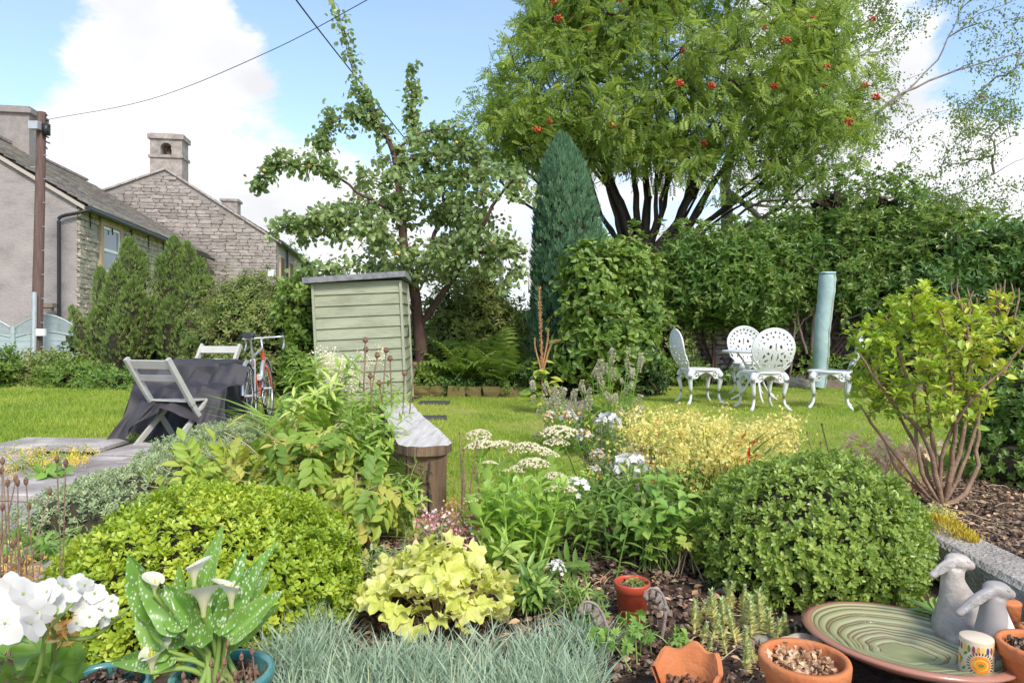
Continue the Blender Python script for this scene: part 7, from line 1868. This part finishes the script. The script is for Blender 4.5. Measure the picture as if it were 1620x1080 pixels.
# ---------------- heuchera
def lobed_leaf(seed, mat, name='leaf', lobes=5):
    r = np.random.default_rng(seed); n, k = 28, 4; m = MB(); an = np.linspace(-2.75, 2.75, n); rim = 1-.2*np.cos(an*lobes)*(np.abs(an) < 2.6)-.06*np.cos(an*lobes*3)+.03*r.normal(size=n); V = [[0, 0, 0]]
    for i in range(1, k+1):
        f = i/k; z = .12*f*f+.2*f*f*np.sin(an*lobes+seed)+.12*f*f*np.cos(an*13+seed*2); V += [[f*rim[j]*math.sin(an[j]), f*rim[j]*math.cos(an[j])+.15*f, z[j]-.1*f*f] for j in range(n)]
    F3 = [[0, j+2, j+1] for j in range(n-1)]; F4 = [[1+(i-1)*n+j, 1+(i-1)*n+j+1, 1+i*n+j+1, 1+i*n+j] for i in range(1, k) for j in range(n-1)]
    V = A_(V); b_ = .4+.4*r.random(); m.add(V, F3, b_); m.add(V, F4, np.clip(b_+.25*(np.linalg.norm(V[:, :2], axis=1)-.5)+.12*r.normal(size=len(V)), 0, 1)); return m.mesh(name, mat)
def heuchera():
    b = G(690, 985); t = thing('heuchera', 'mound of ruffled lime yellow leaves above the silver foliage', 'plant', b)
    lm = [lobed_leaf(k, M['heuchera_leaf']) for k in range(6)]
    for k in range(170):
        a = k*2.4; q = .25*math.sqrt((k+.5)/170); z = .07+.16*(1-(q/.26)**2)+rng.normal()*.018
        p_ = b+A_([math.cos(a)*q*1.0, math.sin(a)*q*.85, z]); put('leaf', lm[k % 6], t, p_, Euler((rng.normal()*.5-.45*(q/.26)*1, rng.normal()*.5, a-math.pi/2+rng.normal()*.4)), .036*rng.uniform(.7, 1.3))
    w = MB()
    for k in range(30):
        a = rng.random()*6.28; q = .2*rng.random()**.5; w.tube([b, b+A_([math.cos(a)*q, math.sin(a)*q, .12])], .003, 4, cap=False)
    w.build('stalks', M['stem_straw'], t)
heuchera()
# ---------------- silver foliage
def silver():
    b = G(690, 1075); t = thing('silver_foliage_clump', 'wide silvery blue-green grassy foliage clump edging the border', 'plant', b); m = MB(); tp = t_blade(.045, 3, .25)
    cl = []
    for k in range(150):
        u = rng.uniform(425, 955); v = rng.uniform(1015, 1160); q = G(u, v); 
        if v < 1045 and abs(u-690) < 140: continue
        cl.append(q)
    for q in cl:
        n = 46; a = rng.random(n)*6.28; d = np.stack([np.cos(a)*.6, np.sin(a)*.6, .6+.8*rng.random(n)], -1)+rng.normal(size=(n, 3))*.15; h = rng.random(n)*.05
        m.scatter(tp, q+np.stack([rng.normal(size=n)*.02, rng.normal(size=n)*.02, h], -1), d, A_([0, 0, 1])+rng.normal(size=(n, 3))*.4, .105*(.6+.65*rng.random(n)), np.clip(rng.random(n)*.9*(rng.random()*.5+.6), 0, 1))
    m.build('blades', M['silver_blade'], t, smooth=False, kind='stuff')
silver()
# ---------------- calla lily and teal pots
def calla():
    c = P(352, 1090, 1.45); c[2] = 0.0
    pt_ = pot('glazed_pot', 'teal glazed pot holding the spotted arum lily', (c[0], c[1], .0), .10, .235, M['teal'], rimh=.03, fill=1, filll=.85)
    b = A_([c[0], c[1], .2]); t = thing('arum_lily', 'arum lily with white-spotted arrow leaves and cream funnel flowers', 'plant', b)
    def blade(base, tip, w, curl, seed):
        r = np.random.default_rng(seed); k, n = 19, 9; base, tip = A_(base), A_(tip); L = np.linalg.norm(tip-base); t_ = unit(tip-base)
        side = unit(np.cross(t_, A_([r.normal()*.5, -1, .15]))); nn = np.cross(side, t_); V = []
        for i in range(k):
            f = i/(k-1); wf = w*(math.sin(math.pi*min(1., (f*.93+.05))**.72))**.9*(1 if f < .97 else .2); ax = base+t_*L*f+nn*curl*L*(f*f-f)*.8+nn*(-.12*L*f**3)
            for j in range(n): s = (j/(n-1)-.5)*2; V.append(ax+side*s*wf*(.92+.08*math.sin(f*14+seed+s))+nn*(abs(s)**1.3*wf*.75+.16*wf*abs(s)*math.sin(f*11+s*2+seed)))
        m = MB(); m.add(V, [[i*n+j, i*n+j+1, (i+1)*n+j+1, (i+1)*n+j] for i in range(k-1) for j in range(n-1)], np.clip(.15+.45*r.random()+.5*np.abs(np.tile(np.linspace(-1, 1, n), k))**2*.6+.25*(np.tile(np.arange(n), k) == n//2), 0, 1)); o = m.build('leaf', M['calla_leaf'], t)
        w_ = MB(); w_.tube(spline([b+A_([r.normal()*.02, r.normal()*.02, 0]), (b+base)/2+A_([0, 0, .02]), base+t_*L*.1], 8), np.linspace(.007, .004, 8), 6, .5); w_.build('leaf_stalk', M['stem_green'], o)
    D = 1.45; q = lambda u, v, d=D: P(u, v, d)
    lv = [((262, 985), (198, 885), .052, .3), ((310, 960), (348, 835), .03, .2), ((300, 990), (255, 925), .045, .3), ((330, 985), (395, 870), .03, .25), ((355, 990), (430, 855), .032, .2), ((360, 1010), (440, 935), .038, .25), ((300, 1010), (245, 965), .045, .2), ((320, 1000), (300, 905), .04, .3), ((270, 1035), (205, 975), .04, .3), ((350, 1000), (385, 915), .032, .2), ((345, 1010), (340, 920), .04, .3), ((280, 1040), (165, 1052), .032, .4), ((345, 1030), (435, 960), .03, .3), ((320, 1040), (265, 1075), .03, .3), ((310, 1020), (330, 960), .035, .2), ((330, 1030), (370, 975), .035, .2), ((290, 1020), (222, 945), .035, .2)]
    for k, (a, e, w, cu) in enumerate(lv+[((340, 1000), (410, 890), .035, .3), ((300, 1000), (275, 900), .035, .3), ((360, 1020), (420, 905), .03, .2), ((285, 1000), (212, 915), .035, .3)]): dd = 1.45+.07*math.sin(k*2.1); blade(q(*a, dd), q(*e, dd-.05*math.cos(k)), w*.78, cu*1.3, k)
    def spathe(u, v, s, tilt, seed):
        c0 = q(u, v, 1.38); n, k = 26, 9; m = MB(); V = []; rr = []
        for i in range(k):
            f = i/(k-1)
            for j in range(n):
                a = j/(n-1)*5.9-2.95; r_ = s*(.12+.5*f**1.6+.35*f**4*(1+.6*math.cos(a))); V.append(c0+A_([math.sin(a+seed)*r_, -math.cos(a+seed)*r_*.9, s*(1.75*f-.9)+.45*s*f**4*math.cos(a)-.25*s*f**6])); rr.append(.05+.9*f)
        m.add(V, [[i*n+j, i*n+j+1, (i+1)*n+j+1, (i+1)*n+j] for i in range(k-1) for j in range(n-1)], rr); o = m.build('flower', M['calla_spathe'], t)
        g = MB(); g.tube([c0-A_([0, 0, s*.6]), c0+A_([0, 0, s*.55])], [s*.1, s*.06], 8, .2); g.build('spadix', M['gold_flower'], o)
        w = MB(); w.tube(spline([b, (b+c0)/2+A_([0, 0, .01]), c0-A_([0, 0, s*.85])], 8), .006, 6, .5); w.build('flower_stalk', M['stem_green'], t)
    spathe(322, 948, .038, 0, .6); spathe(307, 905, .03, 0, 1.6); spathe(366, 938, .032, 0, -.9); spathe(240, 1042, .032, 0, 2.4); spathe(245, 925, .022, 0, -2.0)
calla()
c = P(150, 1120, 1.38); pot('glazed_pot', 'teal glazed pot beneath the white geranium', (c[0], c[1], 0.0), .1, .24, M['teal'], rimh=.03, fill=1, filll=.9)
def geranium():
    b = A_([c[0]-.03, c[1], .22]); t = thing('white_geranium', 'white geranium with loose flower clusters in the near teal pot', 'plant', b); q = lambda u, v, d: P(u, v, d)
    big = t_join([(t_leaf(.95, 5, .05, .2, .66), (0, 0, 0), (math.cos(k*1.2566), math.sin(k*1.2566), .12), (0, 0, 1), .5) for k in range(5)])
    def fl(u, v, d, s, nrm):
        m = MB(); p_ = q(u, v, d); m.scatter(big, [p_], [A_([rng.normal(), .2, rng.normal()])], [A_(nrm, float)+rng.normal(size=3)*.12], [s], [.5+.4*rng.random()]); o = m.build('flower', M['white_petal'], t); g = MB(); g.ball(p_+unit(A_(nrm))*.002, .002, 6, 4); g.build('flower_eye', M['sedum_leaf'], o)
    for (u, v, s) in ((28, 962, .085), (12, 945, .07), (50, 985, .06), (62, 950, .055), (38, 938, .05), (8, 985, .07), (60, 968, .05), (85, 950, .045), (75, 935, .04), (20, 928, .05)): fl(u, v, 1.02+rng.normal()*.015, s, (rng.normal()*.3+.15, -1, .45))
    for (u, v, s) in ((115, 930, .055), (118, 945, .05), (150, 938, .034), (130, 968, .042), (142, 975, .036), (160, 948, .03), (168, 978, .034), (122, 985, .034), (155, 965, .03), (178, 950, .022), (148, 952, .03), (100, 925, .035), (135, 925, .03), (176, 965, .025)): fl(u, v, 1.12+rng.normal()*.012, s, (rng.normal()*.35, -1, .55))
    w = MB()
    for pts in (((40, 1110, 1.1), (62, 1060, 1.06), (70, 985, 1.03), (40, 965, 1.03)), ((70, 1110, 1.13), (85, 1045, 1.13), (100, 1010, 1.13), (140, 975, 1.13)), ((85, 1045, 1.13), (85, 1000, 1.1), (75, 975, 1.05)), ((100, 1010, 1.13), (150, 1005, 1.13), (205, 960, 1.13)), ((66, 1000, 1.04), (85, 985, 1.08), (118, 950, 1.12)), ((70, 985, 1.03), (90, 965, 1.03), (100, 950, 1.06))): w.tube(spline([q(*p_) for p_ in pts], 12), np.linspace(.0045, .0022, 12), 6, rng.random())
    w.build('stalks', M['stem_green'], t)
    g = MB(); n = 30
    for (u, v, d) in ((75, 975, 1.05), (100, 990, 1.12), (92, 1005, 1.12)): p_ = q(u, v, d); g.scatter(LEAF8N, p_+rng.normal(size=(n, 3))*.008, rvec(n), rvec(n), .016+.012*rng.random(n), rng.random(n))
    g.build('dry_sepals', M['dry_gold'], t, smooth=False, kind='stuff')
    lm = [lobed_leaf(40+k, M['fresh_leaf'], lobes=6) for k in range(3)]
    for k, (u, v, d, s) in enumerate(((20, 1040, 1.1, .05), (8, 1000, 1.15, .045), (45, 1060, 1.15, .05), (10, 1075, 1.1, .05), (80, 1072, 1.2, .05), (120, 1075, 1.2, .045), (60, 1030, 1.2, .04))): put('leaf', lm[k % 3], t, q(u, v, d), (rng.normal()*.4+.6, rng.normal()*.4, rng.random()*6), s)
geranium()
seedheads('lavender_spike', 'short pale lavender seed spike in front of the arum pot', [(334, 1050), (355, 1048), (382, 1040), (345, 1072), (372, 1068), (395, 1065), (360, 1020), (399, 1030), (290, 1070), (310, 1080)], 1.22, (-.45, 1.25), .007, 'pod', 'lavender spikes before the arum pot')
# ---------------- stonecrop spikes
def stonecrop():
    lf = t_leaf(.3, 1, .2, .1, .45)
    b = G(1165, 1010); t = thing('stonecrop', 'pale blue-green stonecrop with upright needle-leaved stems on the soil', 'plant', b); ms = []
    for k in range(3):
        m = MB(); n = 120; f = rng.random(n)**.8; a = rng.random(n)*6.28; m.scatter(lf, np.stack([0*f, 0*f, f], -1), np.stack([np.cos(a), np.sin(a), .35+f*1.2], -1), A_([0, 0, 1])+rng.normal(size=(n, 3))*.1, .27*(1.1-.5*f), np.clip(.8-f*.7+.2*rng.random(n), 0, 1)); m.tube([(0, 0, 0), (0, 0, 1)], .04, 5, .8); ms.append(m.mesh('stem', M['stonecrop'], False))
    for (u, v, h) in [(1098, 1000, 55), (1110, 1015, 40), (1125, 1010, 45), (1130, 985, 60), (1145, 1000, 62), (1150, 1030, 45), (1165, 1015, 60), (1175, 990, 55), (1180, 1035, 52), (1190, 1010, 70), (1205, 1000, 78), (1215, 1010, 62), (1228, 1020, 50), (1140, 965, 55), (1160, 960, 50), (1175, 965, 45), (1240, 1000, 40), (1250, 1015, 30), (1262, 1015, 28), (1120, 1030, 30), (1195, 1045, 40), (1100, 985, 40), (1116, 970, 40), (1178, 1062, 50)]:
        q = G(u, v+6); put('stem', ms[int(rng.integers(3))], t, q, (rng.normal()*.2, rng.normal()*.2, rng.random()*6), (h/F*q[1]*.95,)*3)
stonecrop()
# rosette plant
t = straps('primrose_rosette', 'dark green rosette of tongue leaves beside the pottery rabbits', P(1490, 990, 2.12)*A_([1, 1, 0])+A_([0, 0, .04]), 1, .1, 'phlox_leaf', .01)
b = A_(t.location); m = MB(); n = 22; a = np.arange(n)*2.4; m.scatter(t_leaf(.36, 4, .2, .3, .6), np.repeat([b], n, 0)+A_([0, 0, .02]), np.stack([np.cos(a), np.sin(a), .5+.4*rng.random(n)], -1), A_([0, 0, 1.]), .1*(.7+.5*rng.random(n))); m.build('rosette', M['phlox_leaf'], t, kind='stuff')
# variegated plant and pink flowers
loose('variegated_plant', 'small cream-edged variegated plant beside the lime box bush', G(640, 935), 22, .17, .16, LB_, 7, .04, 'variegated', up=.6); loose('variegated_plant', 'low variegated sprigs at the edge of the lime box bush', G(590, 935), 14, .16, .1, LB_, 7, .035, 'variegated', up=.6)
loose('dark_seedling_clump', 'thin dark stems below the pink flowers', G(690, 890), 16, .2, .14, LN, 8, .04, 'phlox_leaf', stem='stem_brown')
froth('pink_gaura', 'loose pink and white flowers in front of the bench leg', G(705, 885), 9, .19, .14, 'pink_flower', 22, .016, rad=.04, stem='stem_brown')
froth('pink_gaura', 'small rose-red flower cluster beside the lime yellow mound', G(728, 900), 6, .14, .06, 'pink_flower', 20, .014, rad=.035, stem='stem_brown')
straps('blue_grass_tuft', 'little blue-green grass tuft at the bench foot', G(690, 865), 26, .16, 'silver_blade', .02, .5, .4)
froth('straw_tuft', 'yellow-brown dry tuft in front of the ice plant stems', G(740, 860), 18, .16, .14, 'dry_gold', 16, .014, rad=.04, stem='stem_straw')
loose('leafy_perennial', 'green and yellow lance leaves at the foot of the ice plant', G(790, 915), 12, .16, .12, LN, 6, .12, 'lily_leaf', up=.9)
straps('iris_leaf_tuft', 'tall single strap leaves beside the ice plant stems', G(815, 905), 8, .3, 'lily_leaf', .04, .7, .3)
# ---------------- azalea on the right
def azalea():
    b = G(1492, 802, .09); D = b[1]; p = lambda u, v, d=D: P(u, v, d); t = thing('azalea_shrub', 'open yellow-green leafed shrub on many bare brown stems in the soil bed', 'shrub', b)
    L_ = [[(1490, 800), (1480, 730), (1470, 660), (1455, 560), (1440, 480)], [(1488, 800), (1460, 730), (1420, 650), (1390, 590), (1370, 540)], [(1494, 800), (1505, 730), (1512, 660), (1500, 570), (1490, 500)], [(1496, 800), (1530, 720), (1560, 620), (1575, 540), (1560, 460)], [(1485, 800), (1440, 750), (1385, 680), (1360, 640)], [(1490, 800), (1490, 720), (1530, 640), (1590, 580), (1630, 530)], [(1498, 800), (1540, 760), (1545, 680), (1550, 600), (1610, 500)], [(1486, 800), (1455, 740), (1445, 640), (1415, 540), (1400, 500)], [(1490, 795), (1520, 700), (1535, 600), (1530, 500), (1540, 460)], [(1480, 795), (1420, 745), (1400, 700)], [(1488, 798), (1470, 700), (1400, 620), (1360, 560)]]
    limbs = []
    for k, l in enumerate(L_):
        dz = .22*math.sin(k*2.3); limbs.append(([p(u, v, D+dz*i/len(l)) for i, (u, v) in enumerate(l)], .011 if k % 2 else .0145, .004))
    blobs = [bl(1420, 570, D, 68, 72, .3), bl(1480, 540, D, 75, 70, .34), bl(1560, 540, D, 70, 56, .3), bl(1390, 620, D, 40, 48, .2), bl(1450, 490, D, 45, 40, .2), bl(1600, 500, D, 40, 45, .25), bl(1480, 640, D, 90, 40, .25), bl(1380, 540, D, 30, 36, .18)]
    tg = in_blobs(blobs, 430, .36, 3., 3, shell=.4); wood, tw = grow(limbs, tg, .08, .14, .0017, .45, .15)
    # bare pruned tips
    for (u, v) in ((1505, 445), (1515, 440), (1530, 455), (1583, 450), (1590, 442), (1600, 448), (1612, 455), (1575, 448), (1545, 470), (1480, 470)):
        e = p(u, v); wood.tube([e+A_([rng.normal()*.03, 0, -.16]), e+A_([rng.normal()*.01, 0, -.06]), e], [.006, .005, .003], 5, .5)
    wood.build('stems', M['stem_brown'], t); m = MB(); ros = t_sprig(t_leaf(.5, 2, .14, .15, .6), 6, .45, .85, .75, length=.35)
    tips = A_([q[-1] for q in tw]); n = len(tips); m.scatter(ros, tips, A_([q[-1]-q[-2] for q in tw])*4+A_([0, 0, .5]), rvec(n), .06*(.75+.5*rng.random(n)), np.clip(.2+.5*rng.random(n)+.25*(tips[:, 0] > 2.3), 0, 1))
    leaf_clusters(m, tw, LEAF8, 4, .045, .03, .0, frac=.5); m.build('foliage', M['azalea_leaf'], t, smooth=False, kind='stuff')
azalea()
shrub('evergreen_shrub', 'dense dark green shrub beside the azalea stems', 'shrub', (P(1600, 800, 4.0)[0], 4.0, .09), [bl(1605, 650, 4.2, 55, 75, .4), bl(1600, 740, 4.0, 50, 50, .35), bl(1640, 690, 4.1, 60, 90, .4)], 1500, SPB1, .075, 'privet_leaf', thick=.4, core=.72, lump=.08, lscale=4)
# moss on the kerb
t = thing('moss_cushion', 'golden moss cushion growing on the rough kerb', 'moss', K0+kd*.95+kn*.1); m = MB(); n = 1800; s = rng.random(n); q = rng.normal(size=n)*.03; pos = K0+np.outer(.34+.40*s, kd)+np.outer(.075+q*np.sin(np.pi*s)**.5*1.3, kn); pos[:, 2] = .162+.03*np.clip(1-(q/.06)**2, 0, 1)*np.sin(np.pi*s)
ov = q < -.05; pos[ov, 2] -= .05*rng.random(ov.sum()); m.scatter(t_blade(.3, 1, .1), pos, rng.normal(size=(n, 3))*.5+A_([0, 0, 1]), rvec(n), .012+.01*rng.random(n)); m.build('moss_tufts', M['moss_gold'], t, smooth=False, kind='stuff')

# ---------------- bare soil: bark chips, litter, twigs
def scatter_soil(name, lab, polyuv, n, tpl, s0, s1, mat, z=.0, lay=.6):
    q = A_([G(u, v, z)[:2] for (u, v) in polyuv]); lo, hi = q.min(0), q.max(0); p_ = lo+(hi-lo)*rng.random((n*3, 2)); p_ = p_[in_poly(p_, [tuple(x) for x in q])][:n]; n = len(p_)
    m = MB(); nr = rng.normal(size=(n, 3))*lay+A_([0, 0, 1]); d = rng.normal(size=(n, 3)); d[:, 2] *= .25; m.scatter(tpl, np.column_stack([p_, z+.004+.01*rng.random(n)]), d, nr, s0+(s1-s0)*rng.random(n)**2, rng.random(n)); setp(m.build(name, M[mat], smooth=False), lab, 'litter', kind='stuff')
fr_ = [(470, 1075), (520, 850), (700, 815), (1080, 815), (1150, 940), (1330, 1010), (1300, 1075)]
scatter_soil('bark_chips', 'dark bark chips and crumbs over the front soil bed', fr_, 8000, CHIP, .006, .034, 'chips')
scatter_soil('leaf_litter', 'dry brown leaves and bits on the front soil bed', fr_, 900, LEAF8, .012, .045, 'litter')
rb = [(1400, 815), (1640, 925), (1640, 740), (1480, 740)]
scatter_soil('bark_chips', 'dark crumbs over the soil bed behind the kerb', rb, 4200, CHIP, .006, .03, 'chips', .09); scatter_soil('leaf_litter', 'dry fallen leaves on the soil bed behind the kerb', rb, 700, LEAF8, .012, .05, 'litter', .09)
def twig_litter(lab, polyuv, n, z):
    q = A_([G(u, v, z)[:2] for (u, v) in polyuv]); lo, hi = q.min(0), q.max(0); m = MB(); k = 0
    while k < n:
        p_ = lo+(hi-lo)*rng.random(2)
        if not in_poly(A_([p_]), [tuple(x) for x in q])[0]: continue
        a = rng.random()*6.28; L = rng.uniform(.05, .22); s = A_([*p_, z+.008]); e = s+A_([math.cos(a)*L, math.sin(a)*L, rng.random()*.03]); m.tube(spline([s, (s+e)/2+rng.normal(size=3)*A_([.015, .015, .004])+A_([0, 0, .008]), e], 5), .0012+.001*rng.random(), 4, cap=False); k += 1
    setp(m.build('dry_stalks', M['stem_straw'], smooth=False), lab, 'litter', kind='stuff')
twig_litter('dry straw stalks lying on the front soil bed', fr_, 130, 0.); twig_litter('dry straw stalks lying behind the kerb', rb, 60, .09)
loose('seedling', 'tiny plant growing in the red plastic pot', G(1000, 985)+A_([0, 0, .09]), 8, .06, .04, LN, 5, .025, 'fresh_leaf')
